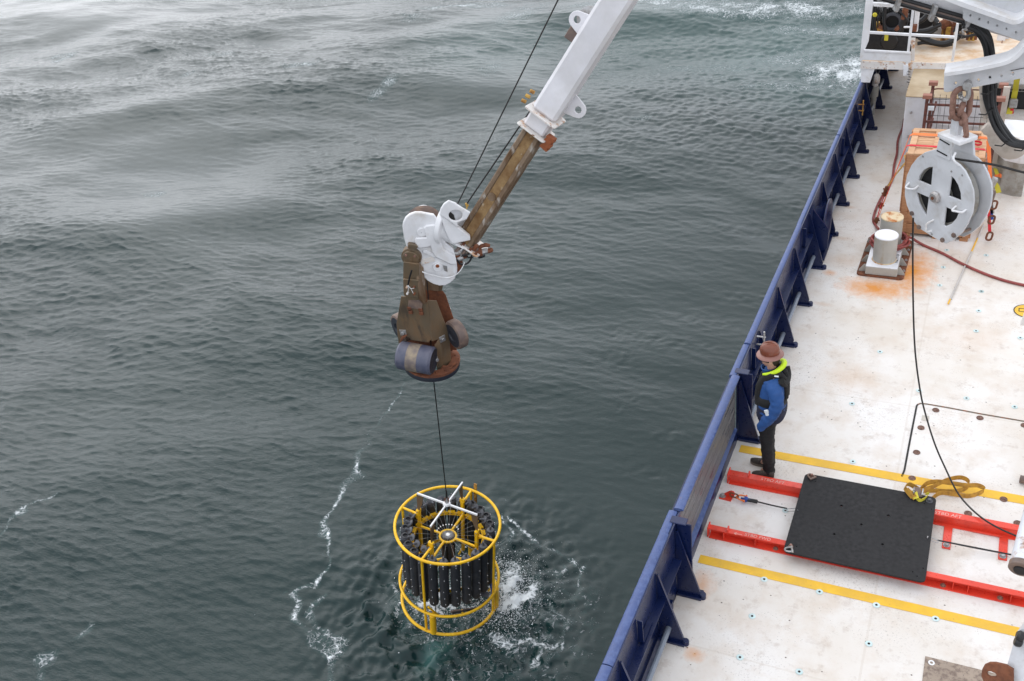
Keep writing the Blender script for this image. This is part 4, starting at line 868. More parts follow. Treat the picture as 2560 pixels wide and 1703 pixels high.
# the bottles
def bottle_parts():
    b = MB().lathe([(.012, -1.075), (.026, -1.06), (.030, -1.045), (.066, -1.00), (.0685, -.985), (.0685, -.16), (.066, -.158), (.066, -.118), (.060, -.112), (.058, -.10), (.035, -.098), (.034, -.125), (.001, -.13)], n=22, cap=False)
    b.lathe([(.069, -.40), (.070, -.398), (.070, -.392), (.069, -.39)], n=22, cap=False).lathe([(.069, -.70), (.070, -.698), (.070, -.692), (.069, -.69)], n=22, cap=False).lathe([(.069, -.96), (.070, -.958), (.070, -.952), (.069, -.95)], n=22, cap=False)
    body = b.mesh('bottle'); body.materials.append(M['bottle'])
    c = MB().lathe([(.048, -.018), (.052, -.012), (.052, .0), (.030, .008), (.0165, .012), (.015, .07), (.012, .075)], n=18).mesh('cap'); c.materials.append(M['capgrey'])
    rim = MB().lathe([(.0665, -.16), (.068, -.155), (.068, -.122), (.062, -.110), (.037, -.107)], n=22, cap=False).mesh('rim'); rim.materials.append(M['capgrey'])
    dot = MB().lathe([(.001, -.010), (.009, -.006), (.0105, 0), (.009, .006), (.001, .010)], n=10).mesh('vent_plug'); dot.materials.append(M['plug'])
    sp = MB().cyl((.004, 0, 0), (.020, .002, .002), .0042, 8).mesh('tap'); sp.materials.append(M['plug'])
    bc = MB().lathe([(.012, -.02), (.016, .0), (.045, .006), (.047, .016), (.03, .022)], n=14).mesh('lower_cap'); bc.materials.append(M['capgrey'])
    return body, c, rim, dot, sp, bc
BP = bottle_parts()
for k in range(24):
    a = -92.5 + 15 * k; an = (a + 360) % 360
    m_ = RF @ Matrix.Rotation(rad(a), 4, 'Z') @ Matrix.Translation((.612, 0, 0))
    b_ = obj('bottle', BP[0], None, ro, mw=m_)
    obj('rim', BP[2], None, b_, mw=m_)
    openl = 10 < an < 250
    if openl and not 84 < an < 100:
        if an > 128: cm = m_ @ Matrix.Translation((-.072, -.02, -.035)) @ Matrix.Rotation(rad(-128), 4, 'Y') @ Matrix.Rotation(rad(180), 4, 'X')
        else: cm = m_ @ Matrix.Translation((-.075, .01, -.045)) @ Matrix.Rotation(rad(-62), 4, 'Y')
        obj('cap', BP[1], None, b_, mw=cm)
    else: obj('cap', BP[1], None, b_, mw=m_ @ Matrix.Translation((0, 0, -.085)))
    obj('vent_plug', BP[3], None, b_, mw=m_ @ Matrix.Translation((.066, 0, -.128)))
    for z, da in ((-.172, 0), (-.42, 6), (-.66, -4), (-.80, 4), (-.93, 14)):
        obj('tap', BP[4], None, b_, mw=m_ @ Matrix.Rotation(rad(da), 4, 'Z') @ Matrix.Translation((.062, 0, z)))
    if 195 < an < 235 or 172 < an < 188: # bottom caps held open on the left
        obj('lower_cap', BP[5], None, b_, mw=m_ @ Matrix.Translation((.075, -.03, -1.10)) @ Matrix.Rotation(rad(-60), 4, 'Y'))
    ln = MB().tube([rp(.56, a, -.07), rp(.30, a, -.14), rp(.085, a, -.222)], .0013, 4).build('lanyard', M['steel'], ro)
lv = MB()
for k in range(24):
    if 20 < (-92.5 + 15 * k + 360) % 360 < 175: obj('lanyard_bead', BP[3], None, ro, mw=RF @ Matrix.Rotation(rad(-92.5 + 15 * k), 4, 'Z') @ Matrix.Translation((.165, 0, -.19)))
# side rail with yellow tag at the back, sensors low down
MB().beam(rp(.80, 62, -.28), rp(.80, 62, .10), .045, .02, up=rp(1, 62, 0) - rp(0, 62, 0)).build('sensor_rail', M['gold'], ro, smooth=0)
MB().cyl(rp(.36, -85, -1.49), rp(.58, -38, -1.40), .020, 12).build('acoustic_tube', M['rim'], ro)
MB().cyl(rp(.41, -82, -1.46), rp(.61, -38, -1.37), .018, 12).build('acoustic_tube', M['seal'], ro)
MB().lathe([(.03, -.012), (.036, -.01), (.036, .01), (.03, .012)], frame(rp(.44, -62, -1.45), (0, 0, 1), rp(.58, -38, -1.40) - rp(.36, -85, -1.49)), 14).build('tube_clamp', Y, ro)
MB().cyl(rp(.62, -14, -1.02), rp(.70, -22, -1.12), .022, 10).cyl(rp(.70, -22, -1.12), rp(.70, -22, -1.3), .022, 10).build('pump_hose', M['bluedark'], ro)
MB().beam(rp(.50, -36, -1.10), rp(.69, -30, -1.13), .09, .02, up=RN).build('sensor_bracket', M['capgrey'], ro, smooth=0)
for a0, a1, z0, z1 in ((-108, -100, -1.0, -1.22), (-62, -40, -1.0, -1.13), (-30, -28, -1.1, -1.3)):
    MB().tube(smooth_path([rp(.5, a0, z0), rp(.56, (a0 + a1) / 2 - 4, z1 - .05), rp(.62, a1, z1)], 6), .007, 6).build('cable', M['black'], ro)
for a, z in ((-100, -1.12), (-92, -1.15), (-84, -1.12), (-70, -1.1), (-60, -1.12)):
    MB().cyl(rp(.42, a, z - .1), rp(.44, a, z + .12), .022, 8).build('sensor', M['seal'] if a % 20 else M['rim'], ro)
# foam thrown up by the frame
def blobs(name, n, fn, label, seedv):
    rs = random.Random(seedv); bm_ = bmesh.new(); bmesh.ops.create_icosphere(bm_, subdivisions=1, radius=1); vb = [v.co.copy() for v in bm_.verts]; fb = [[v.index for v in f.verts] for f in bm_.faces]; bm_.free()
    vs = []; fs = []
    for _ in range(n):
        c, r_ = fn(rs); o_ = len(vs); q = Matrix.Rotation(rs.random() * 6.28, 3, 'Z'); sx, sy, sz = rs.uniform(.6, 1.6), rs.uniform(.6, 1.5), rs.uniform(.35, .9)
        for v in vb:
            w = q @ V((v.x * sx, v.y * sy, v.z * sz)); vs.append(c + w * r_ * (1 + .35 * noise.noise(v * 2 + c * 9)))
        fs += [[i + o_ for i in f] for f in fb]
    me = bpy.data.meshes.new(name); me.from_pydata(vs, [], fs); fin(me, 180 - 1)
    return obj(name, me, M['foamsolid'], None, label=label, cat='foam', kind='stuff')
def spl(rs):
    if rs.random() < .62:
        a = rs.gauss(25, 26); r_ = abs(rs.gauss(.92, .22)); 
        c = V((RC[0] + r_ * math.cos(rad(a)), RC[1] + r_ * math.sin(rad(a)), 0)); h = max(0, rs.gauss(.0, .09)) * max(0, 1.5 - abs(r_ - .85) * 2)
    else:
        c = V((RC[0] + rs.gauss(.0, .38), RC[1] + rs.gauss(.15, .36), 0)); h = abs(rs.gauss(0, .05))
    c.z = SEA + .02 + h; return c, rs.uniform(.0018, .0058) * (1.5 if h < .05 else .7)
blobs('splash_foam', 5200, spl, 'white churning foam and splash where the yellow frame meets the sea', 5)
def drp(rs):
    a = rs.gauss(22, 30); r_ = .8 + abs(rs.gauss(0, .5)); c = V((RC[0] + r_ * math.cos(rad(a)), RC[1] + r_ * math.sin(rad(a)), SEA + .02 + abs(rs.gauss(0, .13)) * math.exp(-(r_ - .8) * .8)))
    return c, rs.uniform(.0014, .0032)
blobs('spray_droplets', 1300, drp, 'fine white spray droplets scattered to the right of the sampling frame', 9)

# ------------------------------------------------------------ crane boom, head, docking head
zh = ZM(1000, 480, 7.129); zk = ZM(960, 680, 5.41); zb = ZM(1200, 0, 4.355)
DK = RO + RN * 2.87 - RX * .125                    # docking head base
HP = Pl(DK + V((0, 0, 1.0)), V((.50, -.86, 0)))    # vertical plane facing the camera through the heads
hx, hy = HP.basis(); hn = HP.n
def off(n_): return hn * n_
def tr(zf, L, o=0): return [HP.p(*zf(a, b), o) for a, b in L]
def l2(zf, L): return HP.l2([zf(a, b) for a, b in L])
def oplate(name, zf, L, d0, d1, mt, par, bev=.006, holes=(), pln=None, **k):
    """plate traced on the plane, between the distances d0 and d1 in front of it"""
    p_ = pln or HP; cm = Matrix.Translation(p_.n * (d0 + d1) / 2) @ p_.mat()
    pp_ = Pl(p_.o + p_.n * (d0 + d1) / 2, p_.n)
    lp = [pp_.l2([zf(a, b) for a, b in L])] + [pp_.l2([zf(a, b) for a, b in H_]) for H_ in holes]
    return plate(name, lp, abs(d1 - d0), pp_.mat(), mt, par, bev=bev, **k)
ch = thing('swivel_housing', HP.p(1060, 560), 'white rotating crane head with round bosses at the end of the rusty arm', 'crane head')
arc = lambda cx, cy, rx, ry, a0, a1, n=10: [(cx + rx * math.cos(rad(a0 + (a1 - a0) * k / n)), cy - ry * math.sin(rad(a0 + (a1 - a0) * k / n))) for k in range(n + 1)]
# rear sheave with its rim
shc = HP.p(*zh(430, 560), -.16)
MB().lathe([(.20, -.035), (.215, -.03), (.19, 0), (.215, .03), (.20, .035)], frame(shc, hx, hn), 40).build('sheave', M['rim'], ch)
oplate('rear_cheek', zh, arc(420, 560, 240, 318, 30, 190, 16) + [(300, 1000), (700, 1000), (700, 560)], -.27, -.245, M['white'], ch, bev=.004)
# front cheek: outline of the lower body
front = [(60, 610), (72, 540), (110, 460), (180, 400), (270, 368), (380, 368), (500, 392), (590, 408), (640, 470), (680, 640), (800, 900), (930, 1000), (980, 1130), (990, 1250), (1005, 1340), (1000, 1420), (960, 1530), (880, 1600), (800, 1640), (700, 1645), (600, 1615), (500, 1560), (420, 1480), (385, 1400), (330, 1200), (260, 1000), (130, 950), (85, 800)]
oplate('front_cheek', zh, front, .0, .05, M['white'], ch, bev=.010)
oplate('rear_body', zh, [(a * .97 + 40, b * .985 - 5) for a, b in front], -.245, -.20, M['white'], ch, bev=.006)
core = [(a * .90 + 62, b * .93 + 55) for a, b in front]
oplate('body_core', zh, core, -.20, .0, M['whiterust'], ch, bev=0)
# raised ribs
for i, L in enumerate(([(440, 640), (470, 610), (600, 590), (640, 600), (690, 830), (760, 1030), (960, 1140), (990, 1270), (900, 1270), (640, 1140), (590, 1060), (560, 960), (500, 820), (460, 720)],
          [(285, 850), (300, 830), (490, 822), (520, 850), (560, 930), (500, 960), (340, 985), (300, 930)])):
    oplate('raised_rib', zh, L, .05, .085, M['white'], ch, bev=.014)
oplate('cover_strip', zh, [(415, 1030), (460, 1030), (640, 1130), (610, 1165), (410, 1070)], .05, .07, M['white'], ch, bev=.004)
oplate('side_strap', zh, [(370, 1215), (600, 1150), (620, 1230), (380, 1295)], .05, .062, M['whiterust'], ch, bev=.003)
def boss(zf, a, b, r_, h, mt, par, name='boss', base=.05, n=28, **k):
    c = HP.p(*zf(a, b), base); return MB().lathe([(r_, 0), (r_, h * .7), (r_ - .006, h)], frame(c, hx, hn), n).build(name, mt, par, **k)
boss(zh, 388, 715, .056, .018, M['white'], ch); boss(zh, 380, 715, .006, .022, M['seal'], ch, 'grease_nipple')
boss(zh, 668, 1330, .056, .03, M['white'], ch); boss(zh, 666, 1300, .026, .034, M['rustorange'], ch, 'rust_spot')
oplate('dark_plate', zh, [(762, 1305), (840, 1320), (846, 1425), (790, 1405)], .05, .054, M['steel'], ch, bev=0)
# slewing disc and wedge housing towards the arm
bd0 = HP.p(1200, 555, -.05)
B0 = HP.p(*zh(1290, 690), -.08)                                 # end of the inner arm
B1 = P(1545, 0, d=(B0 - CAM).dot(FW) * .86)
BA = (B1 - B0).normalized(); BN = (CAM - (B0 + B1) / 2).normalized(); BN = (BN - BA * BN.dot(BA)).normalized(); BS = BA.cross(BN).normalized()
if BS.dot(RT) < 0: BS = -BS
q_ = Matrix.Rotation(rad(-10), 3, BA); BN = q_ @ BN; BS = q_ @ BS
def bp3(s_, n_, a_): return B0 + BS * s_ + BN * n_ + BA * a_
dc = HP.p(*zh(835, 570), -.10); dax = (-hx * .84 - hn * .50 + V((0, 0, .22))).normalized()
DM = frame(dc, V((0, 0, 1)), dax)
MB().lathe([(.20, -.03), (.262, -.028), (.268, -.02), (.268, .022), (.262, .030), (.235, .034), (.232, .050), (.20, .052), (.001, .052)], DM, 56).build('slewing_disc', M['white'], ch)
# wedge housing: lofted from the disc to the end flange
n_ = 40; cA = [DM @ V((.20 * math.cos(2 * PI * k / n_), .20 * math.sin(2 * PI * k / n_), -.026)) for k in range(n_)]
fo = bp3(0, -.02, -.17); best = None
def rectpt(a):
    c, s_ = math.cos(a), math.sin(a); k_ = min(.150 / max(abs(c), 1e-6), .140 / max(abs(s_), 1e-6)); return fo + BS * c * k_ + BN * s_ * k_
cB = None
for fl_ in (1, -1):
    for sh in range(0, 64):
        tryB = [rectpt(fl_ * 2 * PI * k / n_ + sh * 2 * PI / 64) for k in range(n_)]; e = sum((x - y).length_squared for x, y in zip(cA, tryB))
        if best is None or e < best: best = e; cB = tryB
m_ = MB(); vs = []; fs = []; R_ = 6
for i in range(R_ + 1):
    t = i / R_; vs += [x.lerp(y, t) for x, y in zip(cA, cB)]
for i in range(R_):
    for k in range(n_): fs.append([i * n_ + k, i * n_ + (k + 1) % n_, (i + 1) * n_ + (k + 1) % n_, (i + 1) * n_ + k])
fs += [list(range(n_))[::-1], [R_ * n_ + k for k in range(n_)]]
wg = m_.add(vs, fs).build('wedge_housing', M['white'], ch, smooth=25)
# traced side walls and top plate of the housing, with the round wire opening
oplate('wedge_top', zh, [(715, 385), (735, 300), (790, 215), (870, 160), (965, 200), (1100, 285), (1235, 365), (1180, 470), (1020, 530), (1010, 600), (870, 490)], .085, .12, M['white'], ch, bev=.008, holes=[arc(990, 412, 138, 110, 0, 342, 19)])
oplate('wire_guide', zh, arc(985, 415, 155, 128, 0, 342, 19), .03, .06, M['lightgrey'], ch, bev=0)
oplate('wire_throat', zh, [(852, 360), (900, 355), (960, 410), (990, 510), (960, 515), (900, 480), (862, 430)], .062, .068, M['seal'], ch, bev=0)
oplate('wedge_side', zh, [(728, 395), (865, 492), (1010, 602), (1235, 785), (1235, 828), (935, 888), (870, 800), (800, 640)], .02, .10, M['white'], ch, bev=.008)
oplate('wedge_rear_wall', zh, [(735, 395), (860, 190), (1235, 365), (1300, 560), (1235, 828), (935, 888), (870, 800), (790, 600)], -.16, -.13, M['white'], ch, bev=.006)
# end flange plate across the arm
fm = frame(bp3(.0, -.02, -.165), BS, BA)
plate('end_flange', [rrect(-.235, -.19, .235, .17, .03)], .022, Matrix(((BS.x, BN.x, BA.x, fm[0][3]), (BS.y, BN.y, BA.y, fm[1][3]), (BS.z, BN.z, BA.z, fm[2][3]), (0, 0, 0, 1))), M['whiterust'], ch, bev=.005)
for s_ in (-.2, -.1, .02, .12, .2):
    MB().cyl(bp3(s_, .13, -.155), bp3(s_, .13, -.125), .018, 6).build('flange_bolt', M['rust'], ch)
for s_ in (-.17, .15): MB().box((0, 0, 0), (.05, .05, .09), frame(bp3(s_, .08, -.11), BS, BA), .01).build('rusty_lug', M['rust'], ch)
# valve block and hydraulic hoses at the lower right
vb_ = thing('hydraulic_valve', HP.p(*zh(1400, 1060)), 'rusty hydraulic valves and hoses hanging under the crane head', 'valve')
for a0, a1, r_, mt in (((990, 1070), (1170, 850), .020, 'rim'), ((1060, 1080), (1215, 870), .018, 'steel'), ((1110, 1120), (1270, 900), .022, 'rim'), ((1180, 1130), (1300, 960), .014, 'arm')):
    MB().cyl(HP.p(*zh(*a0), .03), HP.p(*zh(*a1), -.02), r_, 12, .003).build('cylinder', M[mt], vb_)
for (a, b), r_, mt in (((1035, 1080), .034, 'steel'), ((1075, 1175), .036, 'steel'), ((1330, 1010), .045, 'rim'), ((1400, 1075), .055, 'rust'), ((1510, 1060), .036, 'steel'), ((1450, 1140), .026, 'black'), ((1590, 1045), .030, 'rust'), ((1000, 1130), .03, 'rust'), ((1140, 1150), .028, 'rust')):
    c = HP.p(*zh(a, b), .02); MB().lathe([(r_ * .7, -.04), (r_, -.03), (r_, .03), (r_ * .6, .045)], frame(c, hn, hx + V((0, 0, .15))), 10).build('fitting', M[mt], vb_)
MB().tube([HP.p(*zh(*q), .02) for q in ((1400, 1010), (1450, 965), (1530, 945), (1600, 960))], [.02, .024, .026, .02], 10).build('fitting', M['rust'], vb_)
for L, r_, mt in (([(1300, 1060), (1260, 1200), (1200, 1270), (1120, 1295), (1060, 1270), (1020, 1210)], .012, 'blackhose'), ([(1330, 1040), (1240, 1100), (1170, 1120), (1100, 1130)], .011, 'blackhose'), ([(1310, 1100), (1250, 1160), (1180, 1150), (1080, 1140)], .005, 'seal'), ([(1360, 1110), (1290, 1170), (1190, 1165)], .005, 'seal')):
    MB().tube(smooth_path(tr(zh, L, .05), 6), r_, 8).build('hose', M[mt], vb_)
oplate('rust_crescent', zh, [(980, 1060), (1020, 1180), (1110, 1230), (1110, 1290), (1060, 1380), (1010, 1450), (1000, 1330), (975, 1180)], -.05, -.0, M['rust'], vb_, bev=.004)
# brown pivot boss
bb = HP.p(*zh(215, 1130), .02); bo = MB().lathe([(.112, -.06), (.118, -.05), (.118, .05), (.098, .055), (.098, .085), (.092, .09)], frame(bb, hx, (hn - hx * .25)), 32).build('pivot_boss', M['brownplate'], ch)
for k in range(4):
    a = rad(35 + 90 * k); d_ = (hn - hx * .25).normalized(); f_ = frame(bb, hx, d_); c = f_ @ V((.072 * math.cos(a), .072 * math.sin(a), .09)); MB().cyl(c, c + d_ * .014, .014, 8).build('boss_bolt', M['chain'], bo)
c = frame(bb, hx, d_) @ V((0, 0, .09)); MB().cyl(c, c + d_ * .010, .026, 16).build('boss_pin', M['brownplate'], bo)
oplate('boss_bracket', zh, [(150, 930), (170, 915), (280, 935), (310, 960), (285, 1010), (150, 980)], .05, .11, M['brownplate'], ch, bev=.006)
# cable strung over the head
MB().tube(smooth_path([HP.p(*zh(*q), .10) for q in ((210, 1330), (260, 1325), (330, 1370), (420, 1430), (520, 1475), (640, 1505), (760, 1525), (880, 1520), (970, 1490), (1050, 1430), (1110, 1350), (1150, 1260))], 5), .0055, 6).tube(smooth_path([HP.p(*zh(*q), .105) for q in ((215, 1340), (270, 1345), (350, 1400), (450, 1450), (620, 1490), (800, 1530), (900, 1525))], 5), .0045, 6).build('signal_cable', M['plug'], ch)

# ---- boom
bm_ = thing('crane_boom', B1, 'long white telescopic crane boom with a rusty brown inner arm, slanting over the sea', 'crane boom')
L1 = (HP.p(1330, 300) - B0).length
def bpix(u, v):                                  # length along the boom whose centre shows at this height
    best = min(np.arange(-.5, 12, .01), key=lambda a: abs(project(B0 + BA * a)[1] - v)); return float(best)
def project(p_):
    d = p_ - CAM; z = d.dot(FW); return (1280 + FPX * d.dot(RT) / z, 851.5 - FPX * d.dot(UP) / z)
A1 = bpix(0, 312); A2 = bpix(0, 284)
mB = Matrix(((BS.x, BA.x, BN.x, B0.x), (BS.y, BA.y, BN.y, B0.y), (BS.z, BA.z, BN.z, B0.z), (0, 0, 0, 1)))
def bbox(name, s0, s1, a0, a1, n0, n1, mt, par, bev=.01, **k):
    return MB().box(((s0 + s1) / 2, (a0 + a1) / 2, (n0 + n1) / 2), (s1 - s0, a1 - a0, n1 - n0), mB, bev).build(name, mt, par, smooth=0, **k)
BW = .150
bbox('outer_boom', -BW, BW, A2, A2 + 9.5, -.19, .15, M['boomwhite'], bm_, .035)
bbox('boom_sleeve', -BW + .012, BW - .02, A1 - .06, A2, -.17, .135, M['boomwhite'], bm_, .025)
bbox('inner_arm', -.118, .118, -.16, A1 + .3, -.15, .10, M['arm'], bm_, .03)
for s_ in (-.105, .055): bbox('arm_track', s_, s_ + .05, -.14, A1, .10, .112, M['arm'], bm_, .006)
bbox('arm_wear_strip', -.05, .055, -.14, A1, .10, .106, M['armcore'], bm_, .002)
for a_, hw, th in ((A2 - .01, .195, .022), (A1 - .06, .178, .018)):
    cm = mB @ Matrix.Translation((0, a_, -.0)) @ Matrix.Rotation(rad(-90), 4, 'X')
    plate('collar_plate', [rrect(-hw, -.21, hw, .19, .03)], th, cm, M['whiterust'], bm_, bev=.004)
MB().lathe([(.045, 0), (.05, .004), (.05, .008)], frame(bp3(-.0, .108, .55), BS, BN), 20).build('arm_disc', M['arm'], bm_)
# bronze wiper block under the collar, pads and bolts
wb = MB()
for k in range(7): wb.box((0, 0, 0), (.10 - .006 * (k % 3), .028, .10), mB @ Matrix.Translation((.205 + .008 * math.sin(k * 2), A1 - .05 + .0 - .022 * k + .05, .10)) @ Matrix.Rotation(rad(8 * math.sin(k * 1.7)), 4, 'Z'), .004)
wb.build('wiper_block', M['rustorange'], bm_, smooth=0)
for s_, a_ in ((-.235, A2 + .05), (-.245, A2 - .02), (-.22, A2 + .12)): MB().cyl(bp3(s_, .05, a_), bp3(s_ - .05, .05, a_ - .01), .02, 8).build('collar_bolt', M['gold'], bm_)
def padeye(name, s_, a_, sg, mt=M['boomwhite']):
    cm = mB @ Matrix.Translation((s_, a_, -.06)); L = [(0, -.12), (0, .12)] + [(sg * (.12 + .085 * math.cos(rad(t))), .085 * math.sin(rad(t))) for t in range(80, -81, -16)]
    plate(name, [L, circ(sg * .12, 0, .043, 16)], .025, cm, mt, bm_, bev=.004)
a_r = bpix(0, 268); a_l = bpix(0, 150)
padeye('padeye', BW - .01, A2 + .22, 1); padeye('padeye', -BW + .01, A2 + .98, -1)
MB().lathe([(.13, -.03), (.14, -.025), (.11, 0), (.14, .025), (.13, .03)], mB @ Matrix.Translation((-.17, A2 + 1.02, -.20)), 28).build('guide_sheave', M['steel'], bm_)
bbox('sheave_bracket', -.31, -.20, A2 + .72, A2 + .86, -.25, -.18, M['rim'], bm_, .006)
# wires
def wire(name, pts, r_, label, cat='wire', n=6): return MB().tube(pts, r_, n).build(name, M['wire'], None, label=label, cat=cat)
dT = (B1 - CAM).dot(FW)
wire('hauling_wire', [HP.p(1126, 540, .03), P(1143, 512, d=(HP.p(1143, 512) - CAM).dot(FW)), P(1400, -10, d=dT * 1.0), P(1600, -420, d=dT * .86)], .0085, 'thin dark wire running beside the white boom down into the crane head')
e_ = bp3(-.17, -.26, A2 + .9)
wire('support_wire', [HP.p(1164, 514, -.05), e_], .010, 'short dark wire between the rusty arm and the hauling wire')
tp = HP.p(1166, 512, -.05); tl_ = MB().beam(HP.p(1166, 522, -.05), HP.p(1171, 512, -.05), .02, .01).cyl(tp - V((0, 0, .02)), tp + V((0, 0, .02)), .014, 8).build('wire_terminal', M['gold'], ch)

# ---- docking head
dh = thing('docking_head', DK, 'brown steel docking head with four blue grey rollers hanging below the crane head', 'docking head')
DX = (hx * 1 + hn * .40).normalized(); DF = frame(DK, DX, RN); dyv = (DF.to_3x3() @ V((0, 1, 0)))
MB().lathe([(.27, .062), (.345, .062), (.350, .056), (.350, .0), (.340, -.012), (.30, -.012), (.28, .0)], DF, 56, cap=False).build('base_ring', M['rust'], dh)
MB().lathe([(.24, .066), (.352, .066), (.356, .071), (.356, .076), (.24, .076)], DF, 56, cap=False).build('ring_flange', M['rust'], dh)
MB().lathe([(.349, -.02), (.352, .02), (.350, .04)], DF, 56, cap=False).build('rubber_skirt', M['darkroller'], dh)
def roller(c0, c1, r_, band=True):
    c0 = DF @ V(c0); c1 = DF @ V(c1); ax_ = (c1 - c0); L = ax_.length; f_ = frame(c0, V((0, 0, 1)) if abs(ax_.normalized().z) < .9 else V((1, 0, 0)), ax_)
    o_ = MB().lathe([(r_ - .02, 0), (r_, .025), (r_, L - .025), (r_ - .02, L)], f_, 44, cap=False).build('roller', M['roller'], dh)
    if band: MB().lathe([(r_ + .0015, L * .30), (r_ + .0015, L * .62)], f_, 44, cap=False).build('worn_band', M['rollerband'], o_)
    for z, s_ in ((0, -1), (L, 1)):
        MB().lathe([(.001, z - s_ * .006), (r_ * .45, z - s_ * .006), (r_ * .5, z), (r_ - .02, z + s_ * .001)], f_, 36, cap=False).build('roller_end', M['darkroller'], o_)
    return o_
rr_ = .175
roller((-.335, -.235, .235), (.115, -.235, .235), rr_)
def plate_on(name, zf, L, pl_, th, mt, holes=(), bev=.004, par=None, **k):
    lp = [pl_.l2([zf(a, b) for a, b in L])] + [pl_.l2([zf(a, b) for a, b in H_]) for H_ in holes]
    return plate(name, lp, th, pl_.mat(), mt, par or dh, bev=bev, **k)
# side rollers, seen at left and right behind the front plate
def vroll(zf, c_, back, r_, name='side_roller'):
    c = c_; d = back.normalized(); f_ = frame(c, V((0, 0, 1)), d); L = back.length
    o_ = MB().lathe([(r_ - .035, 0), (r_ - .008, .01), (r_, .03), (r_, L - .02), (r_ - .02, L)], f_, 44, cap=False).build(name, M['rim'], dh)
    MB().lathe([(.001, .012), (r_ * .35, .012), (r_ * .42, -.002), (r_ - .035, -.001)], f_, 40, cap=False).build('roller_end', M['darkroller'], o_)
bv = (dyv * .8 + hx * .15)
FP = Pl(DF @ V((0, -.10, .3)), (-dyv + DX * .0))
FP.n = V((FP.n.x, FP.n.y, 0)).normalized()
rv = (dyv * .62 + hx * .78).normalized(); cR = Pl(DF @ V((0, .0, .3)), FP.n).p(*zk(922, 868)); vroll(zk, cR, rv * .13, .188)
cL = Pl(DF @ V((0, .06, .3)), FP.n).p(*zk(185, 775)); vroll(zk, cL, rv * .13, .190)
# rear plates
RP = Pl(DF @ V((0, .22, .3)), FP.n)
plate_on('rear_plate', zk, [(540, 215), (790, 260), (830, 310), (900, 520), (940, 640), (980, 1050), (300, 1050), (330, 600), (520, 240)], RP, .016, M['rust'])
plate_on('cross_tube', zk, [(800, 610), (900, 500), (835, 345), (745, 460)], Pl(DF @ V((0, .03, .3)), (FP.n + hx * .5 + V((0, 0, .5)))), .02, M['whiterust'])
plate_on('rear_upright', zk, [(520, 70), (740, 110), (745, 240), (540, 220)], RP, .06, M['arm'])
plate_on('rear_upright_top', zh, [(370, 1300), (520, 1568), (760, 1650), (740, 1750), (520, 1720), (400, 1640)], RP, .04, M['brownplate'])
# front plate, bent: left face and right face
plate_on('front_plate', zk, [(238, 330), (310, 335), (325, 380), (340, 370), (480, 385), (530, 440), (600, 400), (645, 905), (600, 948), (365, 912), (355, 890), (300, 860), (235, 900), (205, 975), (175, 700)], FP, .018, M['brownplate'])
SPn = (FP.n * .72 + hx * .70).normalized(); cpt = FP.p(*zk(630, 700))
SP = Pl(cpt, SPn)
plate_on('side_plate', zk, [(590, 385), (705, 390), (800, 640), (872, 820), (910, 1280), (850, 1265), (800, 1280), (735, 1360), (690, 1000), (745, 905), (650, 930)], SP, .018, M['brownplate'])
plate_on('side_flange', zk, [(690, 985), (745, 925), (775, 1000), (790, 1280), (733, 1362), (700, 1180)], Pl(SP.p(*zk(740, 1100), .03), (FP.n + hx * .1)), .014, M['brownplate'])
plate_on('left_flange', zk, [(215, 960), (230, 900), (260, 860), (305, 850), (240, 920)], Pl(FP.p(*zk(240, 900), .03), (FP.n + hx * .2)), .05, M['rust'])
plate_on('rust_step', zk, [(735, 1365), (800, 1265), (850, 1270), (900, 1290), (1000, 1230), (1010, 1160), (930, 1160), (930, 1285), (830, 1345)], Pl(DF @ V((.2, -.1, .09)), (FP.n + V((0, 0, .8)))), .02, M['rust'])
# upright post channel
FU = Pl(FP.o + FP.n * .02, FP.n)
plate_on('upright_channel', zk, [(272, -140), (470, -110), (480, 100), (460, 150), (470, 370), (330, 370), (300, 320), (275, 300), (268, 100)], FU, .03, M['brownplate'])
plate_on('upper_bracket', zk, [(268, 95), (475, 110), (455, 150), (465, 330), (320, 325), (290, 320)], Pl(FU.o + FU.n * .04, FU.n), .03, M['brownplate'])
plate_on('upright_side', zk, [(468, -120), (520, -60), (562, 390), (535, 430), (490, 370), (450, 150)], Pl(FU.p(*zk(500, 150), -.02), (FP.n * .5 + hx * .86)), .03, M['arm'])
plate_on('label_plate', zk, [(340, 375), (480, 385), (520, 425), (510, 500), (330, 480)], Pl(FP.o + FP.n * .018, FP.n), .02, M['rim'])
for a, b in ((345, 490), (495, 510), (360, 545), (505, 560)): 
    c = FP.p(*zk(a, b), .02); MB().box((0, 0, 0), (.05, .045, .03), frame(c, hx, FP.n), .006).build('hinge_block', M['rust'], dh, smooth=0)
for a, b, r_ in ((310, 205, .016), (405, 210, .017), (318, 290, .017), (410, 298, .017)):
    c = FU.p(*zk(a, b), .075); MB().cyl(c - FP.n * .03, c + FP.n * .02, r_ * .75, 10, .003).build('sensor_stud', M['rust' if a > 350 else 'whiterust'], dh)
for a, b in ((258, 822), (790, 905), (705, 1185)):
    pl_ = FP if a < 300 else SP; c = pl_.p(*zk(a, b), .012); MB().cyl(c, c + pl_.n * .03, .024, 8, .004).box((0, 0, 0), (.085, .085, .012), frame(c, hx, pl_.n), .003).build('axle_bolt', M['steel'], dh)
MB().tube(smooth_path([FU.p(*zk(*q), .10) for q in ((375, -20), (350, 60), (335, 130), (325, 180))], 5), .011, 6).build('cable', M['blackhose'], dh)
for L in ([(325, 180), (330, 230), (318, 285)], [(325, 180), (360, 225), (405, 220)], [(325, 180), (370, 240), (395, 290)]):
    MB().tube(smooth_path([FU.p(*zk(*q), .11) for q in L], 4), .0028, 5).build('cable_branch', M['plug'], dh)
